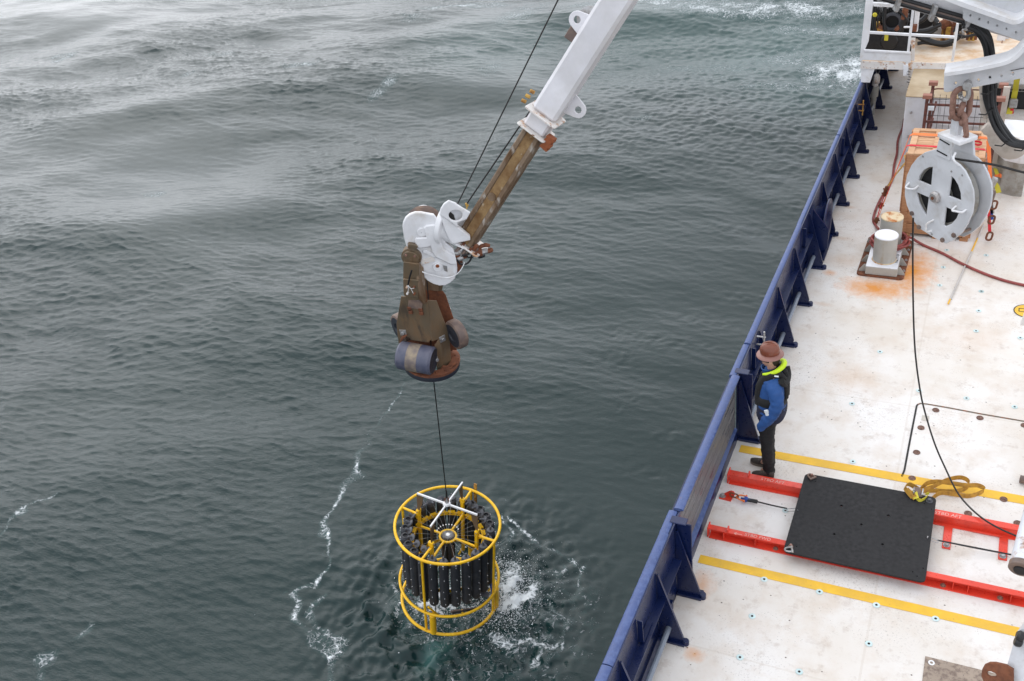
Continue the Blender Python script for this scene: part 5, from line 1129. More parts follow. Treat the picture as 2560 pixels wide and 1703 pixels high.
MB().tube([RP.p(*zk(575, 60), .12), RP.p(*zk(598, 330), .12), DK + RN * .1], .007, 6).build('wire_inside', M['wire'], dh)
for k in range(16):
    a = rad(22.5 * k + 8); c = DF @ V((.30 * math.cos(a), .30 * math.sin(a), .076)); MB().cyl(c, c + RN * .014, .011, 6).build('ring_bolt', M['rust'], dh)
MB().tube([DK + RN * .15, DK - RN * .05, RO + RN * .56], .0075, 6).build('sampling_wire', M['wire'], None, label='taut dark wire from the docking head down to the yellow sampling frame', cat='wire')
MB().tube([RO + RN * .52, RO + RN * .66], [.016, .010], 8).build('wire_socket', M['black'], cr)

# ------------------------------------------------------------ hanging pulley block, its beams and hoses
za = ZM(2340, 120, 4.612); z4 = ZM(2130, 0, 5.481); zw = ZM(2220, 180, 6.535); zq = ZM(2140, 0, 8.711)
def onp(name, pl_, zf, L, th, mt, par, holes=(), bev=.004, o=0.0, same=False, **k):
    p_ = Pl(pl_.o + pl_.n * o, pl_.n)
    if same: return plate(name, [pl_.l2([zf(a, b) for a, b in L])], th, p_.mat(), mt, par, bev=bev, **k)
    return plate(name, [p_.l2([zf(a, b) for a, b in L])] + [p_.l2([zf(a, b) for a, b in H_]) for H_ in holes], th, p_.mat(), mt, par, bev=bev, **k)
BL = Pl(P(2345, 490, y=10), V((-.66, -.75, 0))); bn = BL.n; bx, by = BL.basis()
pb = thing('pulley_block', BL.p(2345, 490), 'large grey white pulley block with four windows hanging over the deck by a rusty chain', 'pulley block')
outl = [(700, 300), (665, 312), (600, 332), (540, 375), (490, 440), (455, 520), (440, 600), (438, 680), (455, 760), (485, 830), (520, 900), (560, 950), (640, 1000), (740, 1060), (775, 1070), (830, 1042), (900, 985), (950, 905), (985, 820), (998, 720), (992, 640), (965, 560), (925, 480), (880, 430), (830, 395), (800, 330)]
wins = [[(668, 443), (653, 605), (546, 560), (556, 515), (590, 470), (630, 448)], [(815, 515), (791, 685), (899, 728), (895, 660), (875, 595), (845, 545)], [(528, 648), (635, 695), (613, 850), (580, 800), (550, 740)], [(770, 770), (880, 822), (860, 870), (820, 915), (770, 935), (752, 925)]]
onp('front_cheek', BL, z5, outl, .022, M['lightgrey'], pb, wins, .004)
onp('rear_cheek', BL, z5, outl, .022, M['lightgrey'], pb, (), .004, o=-.235, same=True)
hc = BL.p(*z5(697, 690)); mS = frame(hc - bn * .118, V((0, 0, 1)), bn)
MB().lathe([(.05, -.06), (.30, -.055), (.335, -.075), (.352, -.082), (.318, -.03), (.305, 0), (.318, .03), (.352, .082), (.335, .075), (.30, .055), (.05, .06)], mS, 56).build('sheave', M['greybox'], pb)
MB().lathe([(.001, .058), (.30, .058)], mS, 40, cap=False).build('sheave_web', M['plate'], pb)
MB().lathe([(.062, -.0), (.062, .03), (.052, .036), (.045, .055), (.02, .056)], frame(hc + bn * .008, V((0, 0, 1)), bn), 24).build('hub', M['stain'], pb)
MB().cyl(hc + bn * .05, hc + bn * .07, .018, 12).build('hub_centre', M['rust'], pb)
for a, b in ((500, 825), (557, 937), (750, 1042), (842, 1003)):
    c = BL.p(*z5(a, b)); MB().cyl(c - bn * .2, c + bn * .018, .016, 8).cyl(c + bn * .010, c + bn * .03, .026, 6).build('tie_bolt', M['rim'], pb)
for a, b in ((587, 362), (820, 484), (660, 996), (908, 515)): c = BL.p(*z5(a, b)); MB().cyl(c, c + bn * .015, .011, 8).build('small_bolt', M['steel'], pb)
for L in ([(475, 572), (470, 605), (500, 618), (540, 618), (550, 600)], [(858, 765), (850, 790), (880, 800), (930, 808), (938, 795)], [(675, 880), (645, 900), (635, 930), (640, 965), (655, 970)], [(845, 335), (860, 365), (875, 400), (882, 440)]):
    p_ = [BL.p(*z5(*q)) + bn * (.0 if i in (0, len(L) - 1) else .05) for i, q in enumerate(L)]
    MB().tube(smooth_path(p_, 4), .011, 8).build('grab_handle', M['white'], pb)
# head bracket joining the cheeks
onp('bracket_face', BL, z5, [(725, 200), (825, 245), (800, 390), (690, 345)], .03, M['lightgrey'], pb, (), .004, o=.012)
onp('bracket_rear', BL, z5, [(700, 205), (840, 245), (850, 400), (680, 350)], .03, M['lightgrey'], pb, (), .004, o=-.235, same=True)
tc = BL.p(*z5(785, 215)); MB().box((0, 0, 0), (.30, .24, .05), frame(tc - bn * .10 + bx * .02, bx, V((0, 0, 1))), .01).build('bracket_top', M['white'], pb, smooth=0)
for a, b, c_, d in ((735, 215, 815, 262), (712, 308, 795, 352)): MB().beam(BL.p(*z5(a, b)) + bn * .03, BL.p(*z5(c_, d)) + bn * .03, .012, .006, up=bn).build('bracket_slot', M['seal'], pb, smooth=0)
lg = za(228, 955); lt = BL.p(*lg); MB().box((0, 0, 0), (.10, .09, .24), frame(tc - bn * .09 + V((0, 0, .10)), bx, V((0, 0, 1))), .02).build('lug', M['lightgrey'], pb, smooth=0)
c0 = tc - bn * .09 + V((0, 0, .17)); MB().cyl(c0 + bx * -.09, c0 + bx * .09, .030, 14).cyl(c0 + bx * .06, c0 + bx * .10, .045, 14, .006).build('lug_pin', M['chain'], pb)
chn = thing('chain', P(2403, 300, y=10), 'short pinkish rusty chain and grey shackle holding up the white pulley block', 'chain')
Yp = 10.02
MB().link(P(*za(272, 885), y=Yp), P(*za(265, 800), y=Yp) - P(*za(285, 960), y=Yp), bx, .30, .155, .027, 10).build('chain_link', M['chain'], chn)
MB().link(P(*za(292, 640), y=Yp), P(*za(300, 530), y=Yp) - P(*za(285, 760), y=Yp), RT, .31, .165, .029, 10).build('chain_link', M['chain'], chn)
MB().link(P(*za(292, 700), y=Yp), (0, 1, .2), RT * .3 + V((0, 0, 1)), .12, .10, .024, 8).build('chain_link', M['chain'], chn)
sh_ = [P(*za(*q), y=Yp - .03) for q in ((358, 400), (372, 470), (375, 540), (350, 590), (315, 590))] + [P(*za(*q), y=Yp + .08) for q in ((285, 560), (278, 500), (280, 440), (330, 400))]
MB().tube(smooth_path(sh_, 4), .022, 10).build('shackle_bow', M['steel'], chn)
pp0 = P(*za(370, 392), y=Yp); MB().cyl(pp0 + V((0, -.10, 0)), pp0 + V((0, .12, 0)), .028, 14).cyl(pp0 + V((0, -.13, 0)), pp0 + V((0, -.06, 0)), .045, 8, .006).build('shackle_pin', M['steel'], chn)
HB = Pl(P(2440, 190, y=10.03), V((0, -1, 0)))
hb = thing('hook_beam', P(2460, 190, y=10.03), 'white curved crane beam with a row of holes, the chain shackled through one of them', 'crane beam')
web = [(112, 205), (165, 250), (500, 190), (800, 140), (900, 110), (960, 75), (1015, 30), (1200, -160), (1500, -160), (1500, 250), (1015, 335), (600, 412), (125, 500), (100, 490), (95, 440)]
onp('web', HB, za, web, .035, M['lightgrey'], hb, [arc(a, b, 21, 25, 0, 342, 15) for a, b in ((230, 402), (490, 364), (622, 337), (752, 314), (885, 288))], .005)
fl_ = [P(*za(*q), y=10.03) for q in ((118, 215), (400, 170), (700, 108), (830, 72), (920, 22), (980, -35), (1060, -120), (1200, -300))]
MB().ribbon([p_ + V((0, -.09, 0)) for p_ in smooth_path(fl_, 5)], .26, .035, side=(0, 1, 0)).build('flange', M['white'], hb, smooth=40)
MB().tube([P(*za(860, 262), y=10.0), P(*za(1015, 232), y=10.0), P(*za(1200, 200), y=10.0)], .004, 5).build('seam', M['seal'], hb)
ub = thing('upper_beam', P(2500, 60, y=10.2), 'white crane beam with six holes slanting down at the top right corner', 'crane beam')
UB = Pl(P(2500, 60, y=10.25), V((0, -1, 0)))
onp('web', UB, z4, [(1400, -150), (1530, 150), (1527, 240), (1560, 275), (1750, 350), (2310, 555), (2420, 430), (2700, 330), (2700, -400), (1600, -400)], .035, M['lightgrey'], ub, [arc(a, b, 19, 24, 0, 342, 15) for a, b in ((1625, 205), (1745, 257), (1868, 300), (1990, 347), (2118, 387), (2247, 440))], .005)
for a, b in ((1632, 212), (1752, 264), (1875, 307), (1997, 354), (2125, 394), (2254, 447)):
    c = UB.p(*z4(a, b)); MB().cyl(c + V((0, .03, 0)), c + V((0, .10, 0)), .024, 14).build('hole_liner', M['steel'], ub)
fl_ = [UB.p(*z4(*q)) for q in ((1300, -130), (1560, -30), (1900, 90), (2170, 185), (2230, 200), (2290, 190), (2357, 155), (2500, 40), (2700, -100))]
MB().ribbon([p_ + V((0, -.10, 0)) for p_ in smooth_path(fl_, 5)], .26, .04, side=(0, 1, 0)).build('flange', M['white'], ub, smooth=40)
tb = thing('white_crane_tube', P(2330, 0, y=10.7), 'thick grey white crane tube with dark pipes along its underside at the top right', 'crane tube')
def lu(u, v, r_px): return (u + .267 * r_px, v - .964 * r_px)
rr2 = .34; rpx = rr2 * FPX / 10.9
a0, a1 = P(*lu(2100, -42, rpx), y=10.75), P(*lu(2640, 108, rpx), y=10.75)
MB().cyl(a0, a1, rr2, 48).build('tube', M['cabinet'], tb)
for dr, r_, mt in ((-3, .020, 'blackhose'), (3.5, .020, 'rim'), (8.5, .024, 'blackhose')):
    MB().cyl(P(*lu(2110, -40, -dr), y=10.45), P(*lu(2418, 48, -dr), y=10.45), r_, 10).build('pipe', M[mt], tb)
for u, v in ((2245, 6), (2333, 30), (2420, 52)): c = P(*lu(u, v, -2), y=10.42); MB().box((0, 0, 0), (.04, .08, .16), frame(c, RT, V((.25, 0, 1))), .008).build('pipe_clamp', M['steel'], tb)
hsb = thing('hose_bundle', P(2465, 110, y=10.4), 'thick black hydraulic hose bundle hanging in a curve beside the chain', 'hoses')
HBp = [z4(1560, 315), z4(1700, 375), z4(1800, 470), z4(1860, 600), z4(1885, 760), z4(1890, 950), z4(1890, 1150), za(618, 560), za(640, 700), za(700, 860), za(790, 1000), za(880, 1085), za(1015, 1120), za(1150, 1120)]
for i in range(7):
    a = 2 * PI * i / 6; o_ = V((0, 0, 0)) if i == 6 else RT * math.cos(a) * .040 + V((0, 1, .4)) * math.sin(a) * .035
    pts = [P(*q, y=10.45) + o_ * (1 + .25 * math.sin(k * 1.3 + i * 2)) for k, q in enumerate(HBp)]
    MB().tube(smooth_path(pts, 5), .024, 8).build('hose', M['blackhose'], hsb)
sl_ = [P(*za(*q), y=10.55) for q in ((560, 425), (563, 560), (568, 700), (572, 820))]
MB().tube(smooth_path(sl_, 4), [.050] * 9 + [.045, .035, .022, .01], 12).build('canvas_sleeve', M['tan'], hsb)
sl_ = [P(*za(*q), y=10.75) for q in ((560, 900), (640, 970), (660, 1040), (740, 1090), (830, 1140), (930, 1190), (970, 1240))]
MB().tube(smooth_path(sl_, 3), [.05, .06, .07, .06, .05, .05, .06, .08, .09, .10, .11, .115, .12, .12, .115, .11, .10, .08, .04][:19], 12).build('canvas_sleeve', M['tan'], hsb)
for q in ((560, 250), (600, 500), (575, 735), (760, 1095), (985, 1150)): c = P(*za(*q), y=10.4); MB().tube([c + V((-.06, 0, -.03)), c + V((.0, -.08, 0)), c + V((.07, 0, .04))], .007, 5).build('hose_tie', M['seal'], hsb)
MB().tube(smooth_path([P(*z5(790, 372), y=10.05), P(*z5(900, 392), y=9.95), P(*z5(1150, 430), y=9.85), P(*z5(1405, 495), y=9.75), P(*z5(1700, 560), y=9.6)], 5), .012, 8).build('block_wire', M['wire'], None, label='dark wire leaving the top of the pulley block towards the right edge', cat='wire')
lp = [(2283, 545, 10.0), (2282, 620, 9.97), (2283, 760, 9.85), (2288, 880, 9.7), (2301, 980, 9.55), (2315, 1040, 9.45), (2337, 1110, 9.3), (2363, 1170, 9.2), (2396, 1235, 9.05), (2440, 1283, 8.95), (2490, 1317, 8.85), (2560, 1348, 8.8), (2640, 1378, 8.75)]
pts = []
for u, v, y in lp:
    q = P(u, v, y=y)
    if q.z < .15: q = P(u, v, z=.15)
    pts.append(q)
MB().tube(smooth_path(pts, 6), .0095, 8).build('slack_wire', M['wire'], None, label='slack black wire dropping from the pulley block and curving across the deck', cat='wire')

# ------------------------------------------------------------ wooden crates under the block
def crate(x0, x1, y0, y1, z0, z1, label, mt, mtop, open_top=True, nf=6):
    cr_ = thing('wooden_crate', ((x0 + x1) / 2, (y0 + y1) / 2, z0), label, 'crate'); L = x1 - x0; D_ = y1 - y0; H_ = z1 - z0
    b = lambda nme, c, s, m_: MB().box(c, s, bev=.003).build(nme, m_, cr_, smooth=0)
    b('core', ((x0 + x1) / 2, (y0 + y1) / 2, (z0 + z1) / 2), (L - .05, D_ - .05, H_ - .03), mt)
    n = max(2, round(H_ / .17)); h = H_ / n
    for i in range(n):
        for y, s in ((y0 + .012, 1), (y1 - .012, 1)): b('side_board', ((x0 + x1) / 2, y, z0 + h * (i + .5)), (L - .01, .02, h - .012), mt)
        for x in (x0 + .012, x1 - .012): b('side_board', (x, (y0 + y1) / 2, z0 + h * (i + .5)), (.02, D_ - .01, h - .012), mt)
    for x in (x0 + .05, (x0 + x1) / 2, x1 - .05): b('batten', (x, y0 - .008, (z0 + z1) / 2), (.09, .022, H_), mt)
    for x in (x0 - .008, x1 + .008):
        for y in (y0 + .05, y1 - .05): b('batten', (x, y, (z0 + z1) / 2), (.022, .09, H_), mt)
    n = max(3, round(D_ / .15)); h = D_ / n
    for i in range(n): b('top_board', ((x0 + x1) / 2, y0 + h * (i + .5), z1 - .01), (L, h - .012, .02), mtop)
    for x in (x0 + .05, x0 + L * .36, x0 + L * .62, x1 - .05): b('top_batten', (x, (y0 + y1) / 2, z1 + .011), (.095, D_, .022), mtop)
    for y in (y0 + .05, y1 - .05): b('top_batten', ((x0 + x1) / 2, y, z1 + .014), (L - .2, .09, .022), mtop)
    return cr_
crate(-.91, .12, 14.98, 15.75, .05, .40, 'dark lower wooden crate on the deck behind the bollard', M['wood'], M['wood'])
crate(-.92, .17, 15.0, 15.98, .42, 1.39, 'big strapped wooden crate on top of the lower crate, behind the pulley block', M['wood'], M['woodpale'])
for x in (-.8, -.35, .05): MB().box((x, 15.36, .024), (.12, .8, .046)).build('wood_skid', M['wood'], None, smooth=0, label=('leftmost', 'middle', 'rightmost')[(x > -.5) + (x > 0)] + ' wooden skid lying under the stacked crates', cat='skid', group='skids under the crates')
def webbing(name, pts, w, mt, label, cat='strap', side=(0, 1, 0), group=None):
    return MB().ribbon(pts, w, .004, side=side).build(name, mt, None, smooth=0, label=label, cat=cat, group=group)
zt_ = 1.39 + .032
def fl2(u, v, y=None, z=None, x=None): return P(u, v, y=y, z=z, x=x)
d0 = P(*z5(195, 900), z=.03); d1 = V((-.95, 15.72, zt_)); 
webbing('orange_strap', [P(*z5(215, 860), z=.08), V((-.95, 15.70, 1.40)), V((-.90, 15.71, zt_ + .004)), V((.14, 15.70, zt_ + .004)), V((.20, 15.69, 1.40)), P(*z5(1135, 625), y=14.9)], .05, M['orange'], 'orange webbing strap tied over the rear of the big crate', side=(0, 1, .3))
webbing('red_strap', [P(*z5(235, 790), z=.14), V((-.95, 15.28, 1.41)), V((-.90, 15.28, zt_ + .004)), V((.14, 15.27, zt_ + .004)), V((.20, 15.27, 1.38)), V((.21, 15.24, .25))], .035, M['redweb'], 'red webbing strap tied over the front of the big crate', side=(0, 1, .3))
webbing('yellow_strap', [P(*z5(285, 620), z=.50), P(*z5(365, 500), z=.72), P(*z5(440, 410), y=15.02), V((-.945, 15.2, 1.30))], .06, M['strap'], 'mustard strap running down from the crate corner beside the hose', side=(0, 1, .3))
rk = thing('ratchet_tie', P(*z5(275, 650), z=.45), 'rusty ratchet and hook chain of the straps left of the crate', 'ratchet')
for (a, b, h) in ((280, 630, .5), (268, 665, .42), (237, 765, .20), (200, 885, .06)):
    c = P(*z5(a, b), z=h); MB().box((0, 0, 0), (.06, .05, .10), frame(c, (1, .2, 0), (.3, .2, 1)), .01).cyl(c - V((.05, 0, 0)), c + V((.05, 0, 0)), .012, 8).build('ratchet_body', M['rust'], rk)
MB().tube([P(*z5(280, 640), z=.48), P(*z5(237, 760), z=.22), P(*z5(200, 880), z=.06)], .008, 6).build('hook_chain', M['redweb'], rk)
rt = thing('strap_tangle', P(*z5(1140, 640), y=14.9), 'orange and red lashings with hooks hanging down the right side of the pulley block', 'lashing')
zr_ = lambda a, b, y=15.0: P(*z5(a, b), y=y)
for L, w, mt in (([(1112, 235), (1125, 450), (1135, 625)], .05, 'orange'), ([(1122, 640), (1118, 760), (1112, 820)], .06, 'orange'), ([(1118, 820), (1125, 980)], .045, 'redweb'), ([(1130, 700), (1150, 830)], .05, 'steel'), ([(1135, 740), (1145, 880)], .04, 'bluedark'), ([(1150, 560), (1185, 610), (1200, 660)], .07, 'yelweb')):
    MB().ribbon([zr_(*q) for q in L], w, .006, side=(1, 0, 0)).build('webbing', M[mt], rt, smooth=0)
for a, b in ((1160, 760), (1140, 880), (1122, 1015)):
    c = zr_(a, b); MB().link(c, (.1, 0, 1), (1, .2, 0), .14, .08, .016).build('hook', M['rust'], rt)
c = zr_(1150, 575); MB().box((0, 0, 0), (.10, .08, .16), frame(c, (1, 0, 0), (.3, 0, 1)), .015).build('ratchet_body', M['steel'], rt)
c = zr_(1140, 690); MB().box((0, 0, 0), (.09, .06, .2), frame(c, (1, 0, 0), (.1, 0, 1)), .015).build('ratchet_body', M['rim'], rt)
rl = [V((-.0 + a, y, zt_ + .03)) for a, y in ((-.12, 15.62), (-.06, 15.50), (.06, 15.48), (.10, 15.42), (.05, 15.36), (-.02, 15.40), (-.08, 15.46))]
MB().ribbon(smooth_path(rl, 4), .03, .006, side=(0, 0, 1)).build('strap_tail', M['redweb'], None, label='red strap tail curled on the top right of the big crate', cat='strap')
MB().box((0, 0, 0), (.16, .06, .05), frame(V((-.04, 15.70, zt_ + .03)), (1, 0, 0), (0, 0, 1)), .012).build('top_ratchet', M['rust'], None, label='rusty ratchet on the orange strap on top of the crate', cat='ratchet')

# ------------------------------------------------------------ cage rack, cabinet, case, board, container
cb = thing('grey_cabinet', (-.55, 18.6, 0), 'pale grey cabinet with a beige hood browned by stain and painted shade behind the mesh rack', 'cabinet')
x0 = -1.19; x1 = .02
MB().box(((x0 + x1) / 2, 18.4, .66), (x1 - x0, 1.8, 1.32), bev=.012).build('body', M['cabinet'], cb, smooth=0)
xx = [(17.49, 1.322), (17.49, 1.335), (17.60, 1.345), (18.3, 1.345), (18.84, 1.335), (18.84, 1.322)]
MB().prism([V((x0 - .01, y, z)) for y, z in xx], (x1 - x0 + .02, 0, 0)).build('hood', M['beige'], cb, smooth=30)
MB().box((-.30, 17.485, 1.16), (.62, .012, .30), bev=.003).build('front_panel', M['cabinet'], cb, smooth=0)
for z in (1.30, .86): MB().box((-.30, 17.475, z), (.64, .012, .02)).build('panel_edge', M['white'], cb, smooth=0)
for z in (1.05, .60): MB().cyl((-1.08, 17.50, z), (-1.08, 17.45, z), .022, 10).build('screw', M['steel'], cb)
for k in range(9):
    q = P(*z4(790 + (k % 3) * 12, 1240 - k * 36), x=x0); MB().cyl(q, q + V((-.05, 0, .01)), .007, 5).build('hood_pin', M['seal'], cb)
cg = thing('mesh_rack', (-.2, 16.9, 0), 'rusty brown wire mesh rack standing between the crates and the cabinet', 'rack')
FG = Pl(V((0, 16.75, 0)), V((0, -1, 0))); G = lambda a, b: FG.p(*zw(a, b))
pl0 = G(540, 930); xl = pl0.x; 
def vb(name, x, y, z1, w=.05, mt=M['rust']): return MB().box((x, y, z1 / 2), (w, w, z1), bev=.004).build(name, mt, cg, smooth=0)
rmt = paint('rack_oxide_red', (.17, .055, .04), .6, dirt=(.06, .025, .02), damt=.5, dscale=12, dw=.3)
tz = G(605, 415).z; tz2 = P(*zw(700, 200), y=17.35).z
vb('upright', G(560, 930).x + .02, 16.75, tz, mt=rmt); vb('upright', G(560, 930).x + .06, 17.35, tz2, mt=rmt); vb('upright', .28, 16.75, tz, mt=rmt); vb('upright', .30, 17.35, tz2, mt=rmt)
XL = G(560, 930).x + .02
MB().box((XL, 16.75, tz + .02), (.14, .10, .06)).box((XL + .04, 17.35, tz2 + .02), (.14, .10, .06)).box((.28, 16.75, tz + .02), (.14, .10, .06)).box((.30, 17.35, tz2 + .02), (.14, .10, .06)).build('post_cap', paint('cap_oxide', (.30, .13, .09), .7), cg, smooth=0)
for z in (tz - .12, tz - .42, .85): MB().beam((XL, 16.75, z), (.28, 16.75, z), .025, .035).build('cross_rail', rmt, cg, smooth=0)
for a_, b_ in (((XL, 16.75, tz - .1), (XL + .04, 17.35, tz2 - .1)), ((.28, 16.75, tz - .1), (.30, 17.35, tz2 - .1)), ((XL, 16.78, .5), (XL + .12, 17.35, tz2 - .3)), ((XL, 16.78, .2), (XL + .10, 17.35, tz - .6)), ((.28, 16.78, .5), (.30, 17.35, tz2 - .3))): MB().beam(a_, b_, .03, .03).build('side_brace', rmt, cg, smooth=0)
MB().tube(smooth_path([(XL + .05, 17.36, tz - .2), (XL + .05, 17.36, tz2 - .15), (XL + .12, 17.36, tz2 - .08), (.2, 17.36, tz2 - .08)], 4), .012, 6).build('hoop_bar', rmt, cg)
ms = MB()
n = 11
for i in range(n):
    x = XL + .10 + (.26 - XL - .14) * i / (n - 1); ms.beam((x, 16.74, .25), (x, 16.74, tz + .06), .006, .006)
for z in (tz - .02, tz - .30, tz - .58, .95, .6): ms.beam((XL, 16.735, z), (.28, 16.735, z), .006, .006)
ms.build('wire_mesh', M['seal'], cg, smooth=0)
MB().box((XL + .08, 16.7, 1.46), (.09, .05, .06)).build('paper_tag', M['reflect'], cg, smooth=0)
MB().prism([V((.27, 16.95, 0)), V((.38, 16.95, 0)), V((.40, 16.98, 1.75)), V((.30, 16.98, 1.75))], (0, .05, 0)).build('plank', M['tan'], None, smooth=0, label='weathered plank standing upright at the right end of the mesh rack', cat='plank')
gc = thing('grey_case', (.5, 18.2, 0), 'weathered flat grey case with yellow lashing, beside the crates', 'case')
cp = [P(*za(600, 1420), z=.02), P(*za(950, 1510), z=.02), P(*za(1010, 1370), z=.02), P(*za(1010, 1200), z=.02), P(*za(650, 1130), z=.02)]
cp = [V((p_.x, p_.y, .02)) for p_ in cp]
MB().prism(cp, (0, 0, .30)).build('box', M['greybox'], gc, smooth=0)
MB().prism([p_ + V((0, 0, .302)) for p_ in cp], (0, 0, .02)).build('lid', M['greybox'], gc, smooth=0)
for a, b in ((690, 1385), (820, 1445), (960, 1470), (940, 1420)): c = P(*za(a, b), z=.2); MB().cyl(c, c + V((0, -.02, 0)), .02, 8).build('latch', M['steel'], gc)
zc_ = .345
webbing('yellow_lashing', [P(*za(675, 1370), z=.345), P(*za(705, 1450), z=.345), P(*za(710, 1480), z=.25)], .06, M['yelweb'], 'short yellow lashing over the left side of the grey case', side=(1, 0, 0))
webbing('yellow_lashing', [P(*za(890, 1315), z=zc_), P(*za(735, 1475), z=.3)], .07, M['yelweb'], 'diagonal yellow lashing over the grey case', side=(1, 1, 0))
cc = P(*za(720, 1272), z=.40); yl = thing('coiled_lashing', cc, 'yellow strap rolled in a figure of eight on the grey case', 'strap')
for s_ in (-1, 1): MB().ribbon([cc + V((s_ * .09 + .075 * math.cos(a) , .03 * math.sin(a), .045 * math.sin(a))) for a in np.linspace(0, 6.1, 14)], .05, .006, side=(0, 1, .3)).build('loop', M['yelweb'], yl)
MB().beam(P(*za(635, 1300), z=.36), P(*za(800, 1230), z=.36), .05, .006).build('strap_end', M['yelweb'], yl, smooth=0)
for a, b in ((710, 1465), (765, 1475)): c = P(*za(a, b), z=.30); MB().box(c, (.09, .05, .06), bev=.01).build('orange_hook', M['orange'], None, smooth=0, label='small orange strap end at the front of the grey case' + (', left one' if a == 710 else ', right one'), cat='hook')
MB().prism([V(P(*za(672, 1298), z=.36)), V(P(*za(738, 1318), z=.36)), V(P(*za(712, 1342), z=.36))], (0, 0, .004)).build('paper_tag', M['plug'], None, smooth=0, label='white triangular tag on the grey case', cat='tag')
wbp = [P(*za(*q), z=.95) for q in ((715, 815), (1100, 845), (1100, 1110), (1000, 1105), (830, 1070), (760, 1010), (700, 900))]
wd = thing('white_tank', (.7, 17.5, 0), 'smooth white box lid at the right edge behind the black hoses', 'box')
MB().prism(wbp, (0, 0, -.35)).build('body', M['white'], wd, smooth=0)
MB().prism([V((p_.x, p_.y + .02, .0)) for p_ in wbp], (0, 0, .60)).build('base', M['greybox'], wd, smooth=0)
ct = thing('black_container', (1.0, 21.5, 0), 'black open sided container with a grey lid in the far right corner', 'container')
q0, q1 = P(*za(650, 700), z=0), P(*za(1015, 820), z=.0)
cx0 = P(*za(640, 480), y=20.4).x; zt2 = P(*za(660, 460), y=20.4).z
MB().box((cx0 + 1.5, 21.3, zt2 / 2), (3.0, 1.8, zt2), bev=.02).build('body', M['black'], ct, smooth=0)
MB().box((cx0 + 1.5, 21.3, zt2 + .03), (3.04, 1.86, .06), bev=.01).build('lid', M['greybox'], ct, smooth=0)
MB().box((cx0 + 1.5, 21.25, zt2 + .065), (2.9, 1.6, .02)).build('lid_top', M['lightgrey'], ct, smooth=0)
pw = MB()
for k in range(22): pw.beam((cx0 + .35 + k * .06, 20.37, .38), (cx0 + .35 + k * .06, 20.37, .50), .008, .008)
for z in (.38, .44, .50): pw.beam((cx0 + .3, 20.365, z), (cx0 + 1.8, 20.365, z), .008, .008)
pw.build('grille', M['steel'], ct, smooth=0)
webbing('yellow_strap', [P(*za(935, 350), y=20.0), P(*za(915, 490), y=20.3), P(*za(895, 590), y=20.3), P(*za(870, 660), y=20.25), P(*za(825, 820), y=20.1)], .10, M['yelweb'], 'yellow ratchet strap down the front of the black container', side=(1, 0, 0))
webbing('red_strap', [P(*za(878, 700), y=20.2), P(*za(868, 820), y=20.15)], .06, M['redweb'], 'narrow red strap beside the yellow strap on the black container', side=(1, 0, 0))
c = P(*za(890, 640), y=20.2); MB().box(c, (.15, .08, .18), bev=.02).build('ratchet', M['steel'], None, smooth=0, label='grey ratchet on the yellow strap of the black container', cat='ratchet')

# ------------------------------------------------------------ raised platform with railings and winch
YP = 18.9; PP = Pl(V((0, YP, 1.4)), V((0, -1, 0)))
pf = thing('raised_platform', (-1.4, YP, 1.3), 'raised rust stained platform with white railing above the far end of the bulwark', 'platform')
Q = lambda a, b, y=YP: P(*zq(a, b), y=y)
fe0, fe1 = Q(120, 1330), Q(1960, 1420); zf_ = (fe0.z + fe1.z) / 2
xL, xR = fe0.x, .75
MB().box(((xL + xR) / 2, YP + 2.2, zf_ - .03), (xR - xL, 4.4, .06), bev=.005).build('floor', M['creamrust'], pf, smooth=0)
MB().box(((xL + xR) / 2, YP - .01, zf_ - .05), (xR - xL + .02, .02, .14)).build('edge_beam', M['whiterust'], pf, smooth=0)
def rail(name, a, b, w=.045, y=YP, mt=M['white'], **k): return MB().beam(Q(*a, y), Q(*b, y), w, w, up=(0, 1, 0), bev=.006).build(name, mt, pf, smooth=0, **k)
rail('rail_post', (1105, 1400), (1248, 185)); rail('rail_post', (2098, 1335), (2215, 505)); rail('mid_rail', (185, 700), (2170, 812)); rail('top_rail', (215, 62), (1040, 125))
rail('rear_rail', (380, 120), (1040, 155), .03, YP + .3); rail('rear_rail', (1040, 590), (1180, 592), .03, YP + .3)
onp('corner_post', PP, zq, [(225, -60), (370, -60), (355, 180), (300, 640), (285, 780), (268, 900), (190, 1080), (165, 1300), (85, 1310), (100, 1180)], .05, M['white'], pf)
onp('kick_plate', PP, zq, [(180, 1100), (1185, 1150), (1185, 1345), (150, 1300)], .02, M['white'], pf, o=.02)
rail('kick_rail', (170, 1098), (1190, 1155), .04, YP - .04)
onp('bracket', PP, zq, [(1195, 830), (1290, 830), (1280, 1000), (1270, 1320), (1190, 1320), (1215, 1010), (1180, 920)], .03, M['whiterust'], pf, o=-.02)
rail('leg', (1085, 1400), (1088, 1640), .085, mt=M['white']); 
cz = capin(18.9)
lq = Q(240, 1380); MB().prism([V((lq.x - .10, YP, zf_ - .06)), V((lq.x + .16, YP, zf_ - .06)), V((lq.x + .08, YP, 1.02)), V((lq.x - .08, YP, 1.02))], (0, .10, 0)).build('leg', M['white'], pf, smooth=0)
